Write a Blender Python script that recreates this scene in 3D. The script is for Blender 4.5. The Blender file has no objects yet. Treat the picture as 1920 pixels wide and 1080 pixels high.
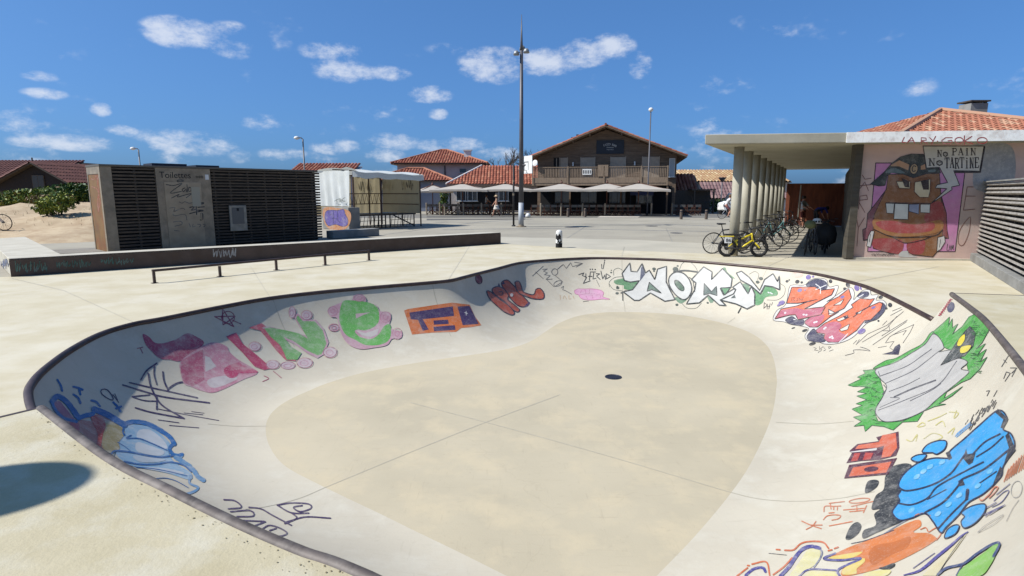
import bpy, bmesh, math, random
from mathutils import Vector, Matrix, geometry, noise
from mathutils.bvhtree import BVHTree
R = math.radians
random.seed(7)
scene = bpy.context.scene
col = scene.collection

# ------------------------------------------------------------------ camera
CAM_H, PITCH, FPX = 1.95, R(9.38), 1090.0
cam_d = bpy.data.cameras.new('camera'); cam_d.sensor_width = 36; cam_d.lens = FPX / 1920 * 36
cam_d.clip_start = 0.05; cam_d.clip_end = 3000
cam = bpy.data.objects.new('camera', cam_d); col.objects.link(cam)
cam.location = (0, 0, CAM_H); cam.rotation_euler = (R(90) - PITCH, 0, 0)
scene.camera = cam

# ------------------------------------------------------------------ sun, exposure
SUN_EL, SUN_AZ = R(47), R(78)          # azimuth: degrees left of straight behind the camera
sdir = Vector((-math.sin(SUN_AZ) * math.cos(SUN_EL), -math.cos(SUN_AZ) * math.cos(SUN_EL), math.sin(SUN_EL)))
sun_d = bpy.data.lights.new('sun', 'SUN'); sun_d.energy = 4.8; sun_d.angle = R(0.53); sun_d.color = (1.0, 0.985, 0.955)
sun = bpy.data.objects.new('sun', sun_d); col.objects.link(sun)
sun.rotation_euler = sdir.to_track_quat('Z', 'Y').to_euler()
scene.view_settings.view_transform = 'Standard'; scene.view_settings.look = 'None'
scene.view_settings.exposure = 0.55; scene.view_settings.gamma = 1.0
scene.view_settings.use_curve_mapping = False
scene.render.resolution_x = 1024; scene.render.resolution_y = 576

# ------------------------------------------------------------------ survey helpers (photograph pixel -> place)
CP, SP = math.cos(PITCH), math.sin(PITCH)
def ray(px, py):
    u, v = (px - 960) / FPX, (py - 540) / FPX
    return Vector((u, CP - v * SP, -SP - v * CP))
def P(px, py, z=0.0):                  # point on the level z
    d = ray(px, py); t = (z - CAM_H) / d.z
    return Vector((d.x * t, d.y * t, z))
def PY(px, py, Y):                     # point at the distance Y
    d = ray(px, py); t = Y / d.y
    return Vector((d.x * t, Y, CAM_H + d.z * t))

# ------------------------------------------------------------------ sky
world = bpy.data.worlds.new('World'); scene.world = world; world.use_nodes = True
wn, wl = world.node_tree.nodes, world.node_tree.links
wn.clear()
w_out = wn.new('ShaderNodeOutputWorld'); w_bg = wn.new('ShaderNodeBackground')
sky = wn.new('ShaderNodeTexSky'); sky.sky_type = 'NISHITA'; sky.sun_disc = False
sky.sun_elevation = SUN_EL; sky.sun_rotation = R(180) + SUN_AZ
sky.altitude = 0; sky.air_density = 0.7; sky.dust_density = 2.2; sky.ozone_density = 10.0
w_bg.inputs['Strength'].default_value = 0.096
def wmath(op, a, b=None, c=None, clamp=False):
    n = wn.new('ShaderNodeMath'); n.operation = op; n.use_clamp = clamp
    for i, v in enumerate((a, b, c)):
        if v is None: continue
        if isinstance(v, (int, float)): n.inputs[i].default_value = v
        else: wl.new(v, n.inputs[i])
    return n.outputs[0]
tc = wn.new('ShaderNodeTexCoord'); sep = wn.new('ShaderNodeSeparateXYZ'); wl.new(tc.outputs['Generated'], sep.inputs[0])
az = wmath('ARCTAN2', sep.outputs['X'], sep.outputs['Y']); el = wmath('ARCSINE', sep.outputs['Z'])
cmb = wn.new('ShaderNodeCombineXYZ')
wl.new(az, cmb.inputs[0]); wl.new(wmath('MULTIPLY', el, 1.7), cmb.inputs[1])
def wnoise(scale, detail, rough=0.55, off=0.0):
    n = wn.new('ShaderNodeTexNoise'); n.inputs['Scale'].default_value = scale; n.inputs['Detail'].default_value = detail
    n.inputs['Roughness'].default_value = rough
    m = wn.new('ShaderNodeVectorMath'); m.operation = 'ADD'; m.inputs[1].default_value = (off, off * .7, off * .3)
    wl.new(cmb.outputs[0], m.inputs[0]); wl.new(m.outputs[0], n.inputs['Vector']); return n.outputs['Fac']
def px_dir(px, py):
    d = ray(px, py).normalized(); return math.atan2(d.x, d.y), math.asin(d.z)
# fair-weather clouds: where each stands in the sky, half width, half height, weight
CLOUDS = [(345, 62, 78, 30, 1.0), (440, 92, 50, 18, .75), (430, 52, 36, 14, .5), (625, 98, 62, 20, .7), (650, 130, 70, 24, .85), (725, 138, 46, 14, .75),
          (925, 122, 66, 34, 1.0), (1020, 116, 80, 26, .9), (1090, 100, 60, 26, 1.0), (1148, 88, 44, 26, 1.0), (1199, 122, 24, 24, .8),
          (805, 177, 46, 17, .8), (821, 214, 20, 11, .75), (190, 206, 22, 13, .8), (75, 143, 38, 10, .5), (85, 176, 46, 11, .5),
          (30, 228, 70, 22, .85), (60, 262, 60, 16, .7), (150, 268, 90, 16, .7), (225, 246, 36, 12, .7), (350, 270, 100, 26, .65), (490, 232, 44, 14, .5),
          (630, 276, 50, 15, .75), (735, 266, 52, 17, .8), (715, 290, 44, 14, .8), (530, 290, 50, 12, .65), (850, 272, 74, 14, .7), (935, 288, 50, 14, .7),
          (1333, 155, 24, 15, .45), (1330, 230, 28, 12, .36), (1722, 165, 40, 20, .36), (840, 92, 46, 12, .3)]
dens = None
for (x, y, hw, hh, wt) in CLOUDS:
    a0, e0 = px_dir(x, y); a1, _ = px_dir(x + hw, y); _, e1 = px_dir(x, y - hh)
    wa, we = abs(a1 - a0) * 1.14, abs(e1 - e0) * 1.22
    vm = wn.new('ShaderNodeVectorMath'); vm.operation = 'MULTIPLY_ADD'; vm.inputs[1].default_value = (1 / wa, 1 / (1.7 * we), 0); vm.inputs[2].default_value = (-a0 / wa, -e0 / we, 0)
    wl.new(cmb.outputs[0], vm.inputs[0]); dt = wn.new('ShaderNodeVectorMath'); dt.operation = 'DOT_PRODUCT'; wl.new(vm.outputs[0], dt.inputs[0]); wl.new(vm.outputs[0], dt.inputs[1]); r2 = dt.outputs['Value']
    m = wmath('MULTIPLY_ADD', r2, -wt, wt)
    dens = m if dens is None else wmath('MAXIMUM', dens, m)
n1 = wnoise(16, 6, .66); n3 = wnoise(9, 4, .6, 8.0)
world.cycles.sampling_method = 'MANUAL'; world.cycles.sample_map_resolution = 256
# scattered small cumulus low over the horizon all the way round
low = wn.new('ShaderNodeMapRange'); low.inputs[1].default_value = .02; low.inputs[2].default_value = .30; low.inputs[3].default_value = .22; low.inputs[4].default_value = -.34; wl.new(el, low.inputs[0])
low_clouds = wmath('MULTIPLY_ADD', wmath('SUBTRACT', n3, .53), 4.2, low.outputs[0])
dens = wmath('MAXIMUM', wmath('MAXIMUM', dens, wmath('MULTIPLY', low_clouds, .55)), 0)
d2 = wmath('MULTIPLY_ADD', wmath('SUBTRACT', n1, .5), 3.8, dens)
mr = wn.new('ShaderNodeMapRange'); mr.interpolation_type = 'SMOOTHSTEP'; mr.inputs[1].default_value = .05; mr.inputs[2].default_value = 1.35; wl.new(d2, mr.inputs[0])
gate = wn.new('ShaderNodeMapRange'); gate.interpolation_type = 'SMOOTHSTEP'; gate.inputs[1].default_value = .0; gate.inputs[2].default_value = .34; wl.new(dens, gate.inputs[0])
cl = wmath('MULTIPLY', wmath('MULTIPLY', mr.outputs[0], gate.outputs[0]), .72)
mix = wn.new('ShaderNodeMix'); mix.data_type = 'RGBA'
gam = wn.new('ShaderNodeGamma'); gam.inputs[1].default_value = .6; wl.new(sky.outputs[0], gam.inputs[0])
wb = wn.new('ShaderNodeMix'); wb.data_type = 'RGBA'; wb.blend_type = 'MULTIPLY'; wb.inputs[0].default_value = 1; wb.inputs[7].default_value = (.78, 1.36, 2.0, 1); wl.new(gam.outputs[0], wb.inputs[6])
wl.new(cl, mix.inputs['Factor']); wl.new(wb.outputs[2], mix.inputs[6]); mix.inputs[7].default_value = (5.9, 6.2, 6.8, 1)
wl.new(mix.outputs[2], w_bg.inputs['Color']); wl.new(w_bg.outputs[0], w_out.inputs['Surface'])

# ------------------------------------------------------------------ colour and materials
def lin(c):
    c /= 255.0
    return c / 12.92 if c <= .04045 else ((c + .055) / 1.055) ** 2.4
def C(r, g, b, k=.6): return (lin(r) * k, lin(g) * k, lin(b) * k, 1)
MATS = {}
def mat(name, c1, c2=None, rough=.8, scale=3.0, detail=6, metal=0.0, bump=0.0, bscale=40, speck=0.0, spec=.4, stretch=None, coat=0, c3=None, scale3=.5, fac3=.5, chip=None, crack=0., scuff=0.):
    if name in MATS: return MATS[name]
    m = bpy.data.materials.new(name); m.use_nodes = True; MATS[name] = m
    nt = m.node_tree; N, L = nt.nodes, nt.links; b = N['Principled BSDF']
    b.inputs['Roughness'].default_value = rough; b.inputs['Metallic'].default_value = metal; b.inputs['Specular IOR Level'].default_value = spec
    if coat: b.inputs['Coat Weight'].default_value = coat
    g = N.new('ShaderNodeNewGeometry'); vec = g.outputs['Position']
    if stretch:
        vm = N.new('ShaderNodeVectorMath'); vm.operation = 'MULTIPLY'; vm.inputs[1].default_value = stretch; L.new(vec, vm.inputs[0]); vec = vm.outputs[0]
    def nz(sc, det, ro=.55):
        n = N.new('ShaderNodeTexNoise'); n.inputs['Scale'].default_value = sc; n.inputs['Detail'].default_value = det; n.inputs['Roughness'].default_value = ro
        L.new(vec, n.inputs['Vector']); return n.outputs['Fac']
    def mixc(f, a, bb):
        x = N.new('ShaderNodeMix'); x.data_type = 'RGBA'
        if isinstance(f, float): x.inputs[0].default_value = f
        else: L.new(f, x.inputs[0])
        for s, v in ((6, a), (7, bb)):
            if isinstance(v, tuple): x.inputs[s].default_value = v
            else: L.new(v, x.inputs[s])
        return x.outputs[2]
    def rng(v, a, bb, lo=0., hi=1.):
        r = N.new('ShaderNodeMapRange'); r.inputs[1].default_value = a; r.inputs[2].default_value = bb; r.inputs[3].default_value = lo; r.inputs[4].default_value = hi
        L.new(v, r.inputs[0]); return r.outputs[0]
    cc = c1
    if c2 is not None: cc = mixc(rng(nz(scale, detail), .36, .64), c1, c2)
    if c3 is not None: cc = mixc(rng(nz(scale3, 8, .65), .48, .66, 0., fac3), cc, c3)
    if chip is not None: cc = mixc(rng(nz(55, 5, .7), .56, .66, 0., chip[1]), cc, chip[0]); cc = mixc(rng(nz(2.6, 9, .75), .50, .70, 0., chip[1] * .8), cc, chip[0])
    if scuff:
        dk = (c1[0] * .62, c1[1] * .61, c1[2] * .60, 1)
        for st_ in ((.7, 11, 3), (9, .9, 3), (5, 6, 1)):
            vv = N.new('ShaderNodeVectorMath'); vv.operation = 'MULTIPLY'; vv.inputs[1].default_value = st_; L.new(g.outputs['Position'], vv.inputs[0])
            n = N.new('ShaderNodeTexNoise'); n.inputs['Scale'].default_value = 2.2; n.inputs['Detail'].default_value = 5; n.inputs['Roughness'].default_value = .7; L.new(vv.outputs[0], n.inputs['Vector'])
            cc = mixc(rng(n.outputs['Fac'], .60, .74, 0., scuff), cc, dk)
    if crack:
        vo = N.new('ShaderNodeTexVoronoi'); vo.feature = 'DISTANCE_TO_EDGE'; vo.inputs['Scale'].default_value = .33
        nn_ = N.new('ShaderNodeTexNoise'); nn_.inputs['Scale'].default_value = 1.6; nn_.inputs['Detail'].default_value = 6; L.new(vec, nn_.inputs['Vector'])
        va = N.new('ShaderNodeVectorMath'); va.operation = 'MULTIPLY_ADD'; va.inputs[1].default_value = (.5, .5, .5); L.new(nn_.outputs['Color'], va.inputs[0]); L.new(vec, va.inputs[2]); L.new(va.outputs[0], vo.inputs['Vector'])
        cc = mixc(rng(vo.outputs['Distance'], .0, .0022, crack, 0.), cc, (c1[0] * .4, c1[1] * .38, c1[2] * .36, 1))
    if speck: cc = mixc(rng(nz(90, 3), .60, .72, 0., speck), cc, (c1[0] * .35, c1[1] * .35, c1[2] * .35, 1))
    if isinstance(cc, tuple): b.inputs['Base Color'].default_value = cc
    else: L.new(cc, b.inputs['Base Color'])
    if bump:
        bp = N.new('ShaderNodeBump'); bp.inputs['Strength'].default_value = bump; bp.inputs['Distance'].default_value = .02
        L.new(nz(bscale, 5, .6), bp.inputs['Height']); L.new(bp.outputs[0], b.inputs['Normal'])
    return m
def cv(c, f): return (min(c[0] * f, .95), min(c[1] * f, .95), min(c[2] * f, .95), 1)

# ------------------------------------------------------------------ mesh helpers
class MB:
    def __init__(s): s.v, s.f, s.m = [], [], []
    def add(s, vs, fs, mi=0):
        o = len(s.v); s.v += [tuple(v) for v in vs]; s.f += [tuple(i + o for i in f) for f in fs]; s.m += [mi] * len(fs); return s
    def box(s, c, size, rz=0, mi=0, rot=None):
        hx, hy, hz = size[0] / 2, size[1] / 2, size[2] / 2
        M = rot if rot is not None else Matrix.Rotation(rz, 3, 'Z'); c = Vector(c)
        vs = [c + M @ Vector((x * hx, y * hy, z * hz)) for x in (-1, 1) for y in (-1, 1) for z in (-1, 1)]
        return s.add(vs, [(0, 1, 3, 2), (4, 6, 7, 5), (0, 4, 5, 1), (2, 3, 7, 6), (0, 2, 6, 4), (1, 5, 7, 3)], mi)
    def beam(s, a, b, w, h, mi=0, up=(0, 0, 1)):       # box section w x h from a to b
        a, b = Vector(a), Vector(b); d = (b - a).normalized(); upv = Vector(up)
        if abs(d.dot(upv)) > .99: upv = Vector((0, 1, 0))
        sx = d.cross(upv).normalized(); sz = sx.cross(d)
        vs = [p + sx * (i * w / 2) + sz * (j * h / 2) for p in (a, b) for i, j in ((-1, -1), (1, -1), (1, 1), (-1, 1))]
        return s.add(vs, [(0, 1, 2, 3), (7, 6, 5, 4), (0, 4, 5, 1), (1, 5, 6, 2), (2, 6, 7, 3), (3, 7, 4, 0)], mi)
    def tube(s, pts, r, n=8, mi=0, closed=False, caps=True):
        pts = [Vector(p) for p in pts]; k = len(pts); rs = r if isinstance(r, (list, tuple)) else [r] * k; vs = []
        prev = None
        for i, p in enumerate(pts):
            a = pts[i - 1] if (i or closed) else p; b = pts[(i + 1) % k] if (i < k - 1 or closed) else p
            d = (b - a)
            d = d.normalized() if d.length > 1e-9 else Vector((0, 0, 1))
            if prev is None: prev = Vector((0, 0, 1)) if abs(d.z) < .9 else Vector((1, 0, 0))
            x = d.cross(prev).normalized(); y = x.cross(d); prev = y
            vs += [p + (x * math.cos(t) + y * math.sin(t)) * rs[i] for t in [2 * math.pi * j / n for j in range(n)]]
        fs = []
        for i in range(k if closed else k - 1):
            o, q = i * n, ((i + 1) % k) * n
            fs += [(o + j, o + (j + 1) % n, q + (j + 1) % n, q + j) for j in range(n)]
        if caps and not closed: fs += [tuple(range(n - 1, -1, -1)), tuple(range((k - 1) * n, k * n))]
        return s.add(vs, fs, mi)
    def lathe(s, prof, c=(0, 0, 0), n=16, mi=0):         # prof: (radius, z)
        vs = [(c[0] + r * math.cos(2 * math.pi * j / n), c[1] + r * math.sin(2 * math.pi * j / n), c[2] + z) for r, z in prof for j in range(n)]
        fs = [(i * n + j, i * n + (j + 1) % n, (i + 1) * n + (j + 1) % n, (i + 1) * n + j) for i in range(len(prof) - 1) for j in range(n)]
        fs += [tuple(range(n - 1, -1, -1)), tuple(range((len(prof) - 1) * n, len(prof) * n))]
        return s.add(vs, fs, mi)
    def prism(s, poly, z0, z1, mi=0):                    # plan polygon (counter-clockwise) between two levels
        n = len(poly); vs = [(p[0], p[1], z0) for p in poly] + [(p[0], p[1], z1) for p in poly]
        return s.add(vs, [tuple(range(n - 1, -1, -1)), tuple(range(n, 2 * n))] + [(i, (i + 1) % n, n + (i + 1) % n, n + i) for i in range(n)], mi)
    def sheet(s, poly, mi=0):
        return s.add(poly, [tuple(range(len(poly)))], mi)
    def mesh(s, name, mats, smooth=False, bevel=0):
        me = bpy.data.meshes.new(name); me.from_pydata(s.v, [], s.f); me.update()
        for m in (mats if isinstance(mats, (list, tuple)) else [mats]): me.materials.append(m)
        if any(s.m): me.polygons.foreach_set('material_index', s.m)
        if smooth: me.polygons.foreach_set('use_smooth', [True] * len(me.polygons))
        return me
    def build(s, name, mats, parent=None, smooth=False, bevel=0):
        o = bpy.data.objects.new(name, s.mesh(name, mats, smooth)); col.objects.link(o)
        if parent is not None: o.parent = parent; o.matrix_parent_inverse = Matrix()
        if bevel:
            bv = o.modifiers.new('bevel', 'BEVEL'); bv.width = bevel; bv.segments = 2; bv.limit_method = 'ANGLE'
        return o
def tag(o, label, cat, group=None):
    o['label'] = label; o['category'] = cat
    if group: o['group'] = group
    return o
def struct(o, kind='structure'): o['kind'] = kind; return o
def thing(name, label, cat, loc=(0, 0, 0), rz=0, group=None):
    o = bpy.data.objects.new(name, None); col.objects.link(o); o.location = loc; o.rotation_euler = (0, 0, rz); o.empty_display_size = .2
    return tag(o, label, cat, group)
def copy_tree(o, parent=None):
    c = o.copy(); col.objects.link(c); c.parent = parent
    for ch in list(o.children): copy_tree(ch, c)
    return c
def inst(src, parent, loc=None, rot=None, name=None):
    o = bpy.data.objects.new(name or src.name.split('.')[0], src.data); col.objects.link(o); o.parent = parent
    if loc is not None: o.location = loc
    if rot is not None: o.rotation_euler = rot
    return o
def cat_rom(pts, step, closed=False):
    pts = [Vector(p) for p in pts]; n = len(pts); out = []
    if n < 3 and not closed:
        k = max(1, int((pts[1] - pts[0]).length / step)); return [pts[0].lerp(pts[1], i / k) for i in range(k + 1)]
    for i in range(n if closed else n - 1):
        p0 = pts[(i - 1) % n] if (closed or i) else pts[0] * 2 - pts[1]
        p1, p2 = pts[i], pts[(i + 1) % n]
        p3 = pts[(i + 2) % n] if (closed or i < n - 2) else p2 * 2 - p1
        k = max(2, int((p2 - p1).length / step))
        for j in range(k):
            t = j / k
            out.append(.5 * ((2 * p1) + (p2 - p0) * t + (2 * p0 - 5 * p1 + 4 * p2 - p3) * t * t + (3 * p1 - p0 - 3 * p2 + p3) * t ** 3))
    if not closed: out.append(pts[-1])
    return out
def lin_res(pts, step, closed=False):
    pts = [Vector(p) for p in pts]; n = len(pts); out = []
    for i in range(n if closed else n - 1):
        a, b = pts[i], pts[(i + 1) % n]; k = max(1, int(math.ceil((b - a).length / step)))
        out += [a.lerp(b, j / k) for j in range(k)]
    if not closed: out.append(pts[-1])
    return out
def CK(r, g, b, k):
    c = C(r, g, b); return (c[0] * k[0], c[1] * k[1], c[2] * k[2], 1)
# ================================================================== materials of the place
M_deck = mat('deck_concrete', crack=.14, scuff=.2, c1= CK(226, 216, 190, (1.0, .98, .93)), c2=CK(214, 202, 172, (1.0, .98, .93)), rough=.85, scale=1.3, bump=.12, bscale=60, speck=.10, c3=CK(236, 229, 212, (1.0, .98, .93)), scale3=.9, fac3=.55)
M_deck2 = mat('raised_deck_concrete', crack=.16, scuff=.18, c1= CK(214, 203, 172, (1.0, .98, .94)), c2=CK(202, 190, 156, (1.0, .98, .94)), rough=.85, scale=2.2, bump=.2, bscale=45, speck=.16, c3=CK(226, 219, 198, (1., 1., 1.)), scale3=2.0, fac3=.6)
M_wall = mat('bowl_concrete', crack=.08, scuff=.26, c1= CK(222, 211, 192, (1.03, 1.03, .98)), c2=CK(210, 199, 181, (1.03, 1.03, .98)), rough=.62, scale=1.1, bump=.06, bscale=30, speck=.06, c3=CK(232, 224, 208, (1.03, 1.03, .98)), scale3=2.2, fac3=.6)
M_floor = mat('bowl_floor_concrete', crack=.10, scuff=.30, c1= CK(206, 198, 178, (1.10, 1.03, 0.91)), c2=CK(192, 185, 166, (1.10, 1.03, 0.91)), rough=.8, scale=.45, bump=.08, bscale=50, speck=.08, c3=CK(214, 203, 178, (1.10, 1.03, 0.91)), scale3=1.6, fac3=.7)
M_plaza = mat('plaza_paving', scuff=.2, c1= CK(182, 181, 176, (1.08, 0.98, 0.8)), c2=CK(168, 167, 163, (1.08, 0.98, 0.8)), rough=.9, scale=.35, bump=.2, bscale=30, speck=.12, c3=CK(150, 149, 146, (1.08, 0.98, 0.8)), scale3=.25, fac3=.6)
M_strip = mat('pale_paving', CK(202, 200, 194, (1.06, 0.98, 0.82)), CK(190, 189, 184, (1.06, 0.98, 0.82)), rough=.9, scale=.6, bump=.1, speck=.08)
M_road = mat('road_asphalt', CK(138, 138, 136, (1.05, 0.98, 0.85)), CK(120, 120, 120, (1.05, 0.98, 0.85)), rough=.9, scale=.5, bump=.2, speck=.15)
M_cop = mat('coping_steel', C(66, 50, 46, .7), C(88, 70, 64, .7), rough=.5, scale=6, metal=.3, spec=.5)
M_cop2 = mat('worn_coping_steel', C(118, 106, 98), C(86, 76, 70), rough=.6, scale=8, metal=.15, c3=C(150, 140, 130), scale3=5, fac3=.6)
M_joint = mat('joint_filler', C(120, 112, 102), rough=.95)
M_dark = mat('dark_iron', C(50, 52, 66), C(66, 66, 76), rough=.5, metal=.4, scale=20)

# ================================================================== the bowl
DEPTH, RAISE = 1.2, 0.41
Q = lambda x, y, z=0: Vector((x, y, z))
zf = -DEPTH
F = lambda x, y: P(x, y, zf)
far_pairs = [(Q(-3.30, 4.17), F(603, 911)), (Q(-4.12, 4.80), F(535, 874)), (P(52, 740), F(506, 838)), (P(62, 712), F(498, 805)), (P(90, 684), F(504, 782)), (P(135, 652), F(520, 764)),
             (P(190, 624), F(545, 748)), (P(250, 606), F(578, 733)), (P(310, 595), F(615, 718)), (P(415, 574), F(672, 701)), (P(505, 558), F(735, 688)), (P(605, 546), F(795, 678)), (P(705, 537), F(850, 670)),
             (P(790, 530), F(900, 663)), (P(842, 525), F(948, 655)), (P(868, 519), F(980, 646)), (P(895, 512), F(1002, 636)), (P(935, 502), F(1024, 621)), (P(975, 492), F(1048, 606)),
             (P(1027, 487), F(1078, 594)), (P(1077, 484), F(1110, 588)), (P(1130, 483), F(1150, 585)), (P(1234, 485.5), F(1215, 586)), (P(1317, 490.5), F(1280, 591)), (P(1380, 496), F(1340, 602)),
             (P(1442, 502), F(1385, 615)), (P(1526, 512), F(1416, 629)), (P(1607, 531), F(1438, 648)), (P(1648, 546), F(1448, 666)), (P(1690, 566), F(1454, 688)), (P(1750, 597), F(1457, 716))]
near_pairs = [(P(1785, 549, RAISE), F(1457, 720)), (P(1817, 573, RAISE), F(1452, 757)), (P(1850, 601, RAISE), F(1440, 800)), (P(1920, 686, RAISE), F(1408, 868)), (Q(4.0, 4.15, RAISE), F(1370, 925)), (Q(3.0, 2.95, RAISE), F(1305, 1003)),
              (Q(1.85, 1.93, RAISE), F(1235, 1076)), (Q(.60, 1.42, RAISE), Q(.70, 3.80, zf)), (P(690, 1080, RAISE), F(952, 1081)), (P(560, 1031, RAISE), F(862, 1036)), (P(440, 979, RAISE), F(775, 994)), (P(320, 920, RAISE), F(712, 963)), (P(200, 857, RAISE), F(655, 936)), (P(62, 769, RAISE), F(603, 911))]
NPROF = 36
def extend(rim, flo, z):               # carry the arc of one profile on up to the level z
    D = rim.z - flo.z; h = Vector((rim.x - flo.x, rim.y - flo.y, 0)); Lh = h.length; h.normalize()
    r = (Lh * Lh + D * D) / (2 * D); t = math.acos(1 - (z - flo.z) / r)
    return flo + h * (r * math.sin(t)) + Vector((0, 0, z - flo.z))
near_pairs[0] = (extend(*far_pairs[-1], RAISE), far_pairs[-1][1]); near_pairs[-1] = (extend(*far_pairs[0], RAISE), far_pairs[0][1])
def pix(p):
    d = Vector(p) - Vector((0, 0, CAM_H)); z = d.y * CP - d.z * SP; return (960 + FPX * d.x / z, 540 - FPX * (d.y * SP + d.z * CP) / z)
print('STEP', pix(near_pairs[0][0]), pix(near_pairs[-1][0]))
def spl(pairs, sub):
    n = len(pairs); a = [p[0] for p in pairs]; b = [p[1] for p in pairs]; out = []
    def cr(q, i, t):
        p1, p2 = q[i], q[i + 1]; p0 = q[i - 1] if i else p1 * 2 - p2; p3 = q[i + 2] if i < n - 2 else p2 * 2 - p1
        return .5 * ((2 * p1) + (p2 - p0) * t + (2 * p0 - 5 * p1 + 4 * p2 - p3) * t * t + (3 * p1 - p0 - 3 * p2 + p3) * t ** 3)
    for i in range(n - 1):
        for j in range(sub): out.append((cr(a, i, j / sub), cr(b, i, j / sub)))
    out.append((a[-1].copy(), b[-1].copy())); return out
far, near = spl(far_pairs, 10), spl(near_pairs, 14)
def profile(rim, flo):
    D = rim.z - flo.z; h = Vector((rim.x - flo.x, rim.y - flo.y, 0)); Lh = max(h.length, D * 1.0001); h.normalize()
    r = (Lh * Lh + D * D) / (2 * D); tm = math.atan2(Lh, r - D)
    return [flo + h * (r * math.sin(tm * k / NPROF)) + Vector((0, 0, r * (1 - math.cos(tm * k / NPROF)))) for k in range(NPROF + 1)]
bowl = thing('skate_bowl', 'large kidney shaped concrete skate bowl covered with graffiti', 'skate bowl', (0, 0, zf))
off = Vector((0, 0, -zf))
def wall_mesh(rows):
    mb = MB(); vs = []
    for a, b in rows: vs += profile(a, b)
    k = NPROF + 1; fs = [(i * k + j, i * k + j + 1, (i + 1) * k + j + 1, (i + 1) * k + j) for i in range(len(rows) - 1) for j in range(NPROF)]
    return mb.add(vs, fs)
def orient(mb, ref):            # make the faces look at ref
    for i, f in enumerate(mb.f):
        a, b, c = (Vector(mb.v[j]) for j in f[:3])
        if (b - a).cross(c - a).dot(ref - a) < 0: mb.f[i] = tuple(reversed(f))
    return mb
REF = Vector((0, 9, 3))
wf, wn_ = orient(wall_mesh(far), REF), orient(wall_mesh(near), REF)
def shifted(mb):
    m2 = MB(); m2.v = [(v[0], v[1], v[2] - zf) for v in mb.v]; m2.f = mb.f; m2.m = mb.m; return m2
o = shifted(wf).build('transition_wall', M_wall, bowl, smooth=True)
o = shifted(wn_).build('raised_transition_wall', M_wall, bowl, smooth=True)
floor_loop = [b for a, b in far] + [b for a, b in near[1:-1]]
tri = geometry.tessellate_polygon([floor_loop])
fl = MB(); fl.add(floor_loop, tri); orient(fl, REF)
shifted(fl).build('bowl_floor', M_floor, bowl)
bowl_bvh = BVHTree.FromPolygons(wf.v + wn_.v + fl.v, wf.f + [tuple(i + len(wf.v) for i in f) for f in wn_.f] + [tuple(i + len(wf.v) + len(wn_.v) for i in f) for f in fl.f])
def coping(rows, r, m, dz):
    mb = MB(); mb.tube([a + Vector((0, 0, dz)) + off for a, b in rows], r, 10); return mb.build('coping', m, bowl, smooth=True)
coping(far, .042, M_cop, -.022)['label'] = 'dark brown steel coping of the low rim'
coping(near, .036, M_cop2, -.018)['label'] = 'worn grey steel coping of the raised rim'
# drain in the bowl floor
dp = P(1150, 707, zf); mb = MB(); mb.lathe([(.145, -.02), (.145, .006), (.12, .010), (.115, .004), (0.001, .004)], (dp.x, dp.y, 0), 24)
dr = mb.build('drain', M_dark, bowl, smooth=False)
for k in range(-3, 4):
    g = MB(); hw = math.sqrt(max(.0, .105 ** 2 - (k * .03) ** 2)); g.box((dp.x + k * .03, dp.y, .007), (.012, 2 * hw, .006)); g.build('drain_bar', M_dark, dr)

# ------------------------------------------------------------------ decks, plaza, road
def sheet_hole(name, outer, hole, z, m, thick=0):
    loops = [[Vector((p[0], p[1], z)) for p in outer], [Vector((p[0], p[1], z)) for p in hole]]
    vs = loops[0] + loops[1]; tr = geometry.tessellate_polygon(loops)
    mb = MB(); mb.add(vs, tr)
    for i, f in enumerate(mb.f):
        a, b, c = (Vector(mb.v[j]) for j in f)
        if (b - a).cross(c - a).z < 0: mb.f[i] = tuple(reversed(f))
    return struct(mb.build(name, m))
hole = [a for a, b in far] + [a for a, b in near]
deck_outer = [P(22, 519), P(938, 457), P(1040, 463), P(1112, 467.5), P(1340, 476), P(1592, 490), P(1815, 488), (16, 15), (16, -14), (-24, -14), (-24, 12), (-15.5, 12.6)]
sheet_hole('skate_deck', deck_outer, hole, 0.0, M_deck)
# raised deck where the photographer stands
a0, a1 = near[0][0], near[-1][0]
rd = [a for a, b in near] + [Q(-5.1, 1.7), Q(-9.5, -4.3), Q(-9.5, -9), Q(13, -9), Q(13, 7.1), Q(9.5, 8.2)]
mb = MB(); top = [Vector((p.x, p.y, RAISE)) for p in rd]; tr = geometry.tessellate_polygon([top]); mb.add(top, tr)
for i, f in enumerate(mb.f):
    a, b, c = (Vector(mb.v[j]) for j in f)
    if (b - a).cross(c - a).z < 0: mb.f[i] = tuple(reversed(f))
n = len(top); k0 = len(near) - 1
side = top + [Vector((p.x, p.y, .004)) for p in top]
mb.add(side, [(i, (i + 1) % n, n + (i + 1) % n, n + i) for i in range(k0, n)])
struct(mb.build('raised_deck', M_deck2))
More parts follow.
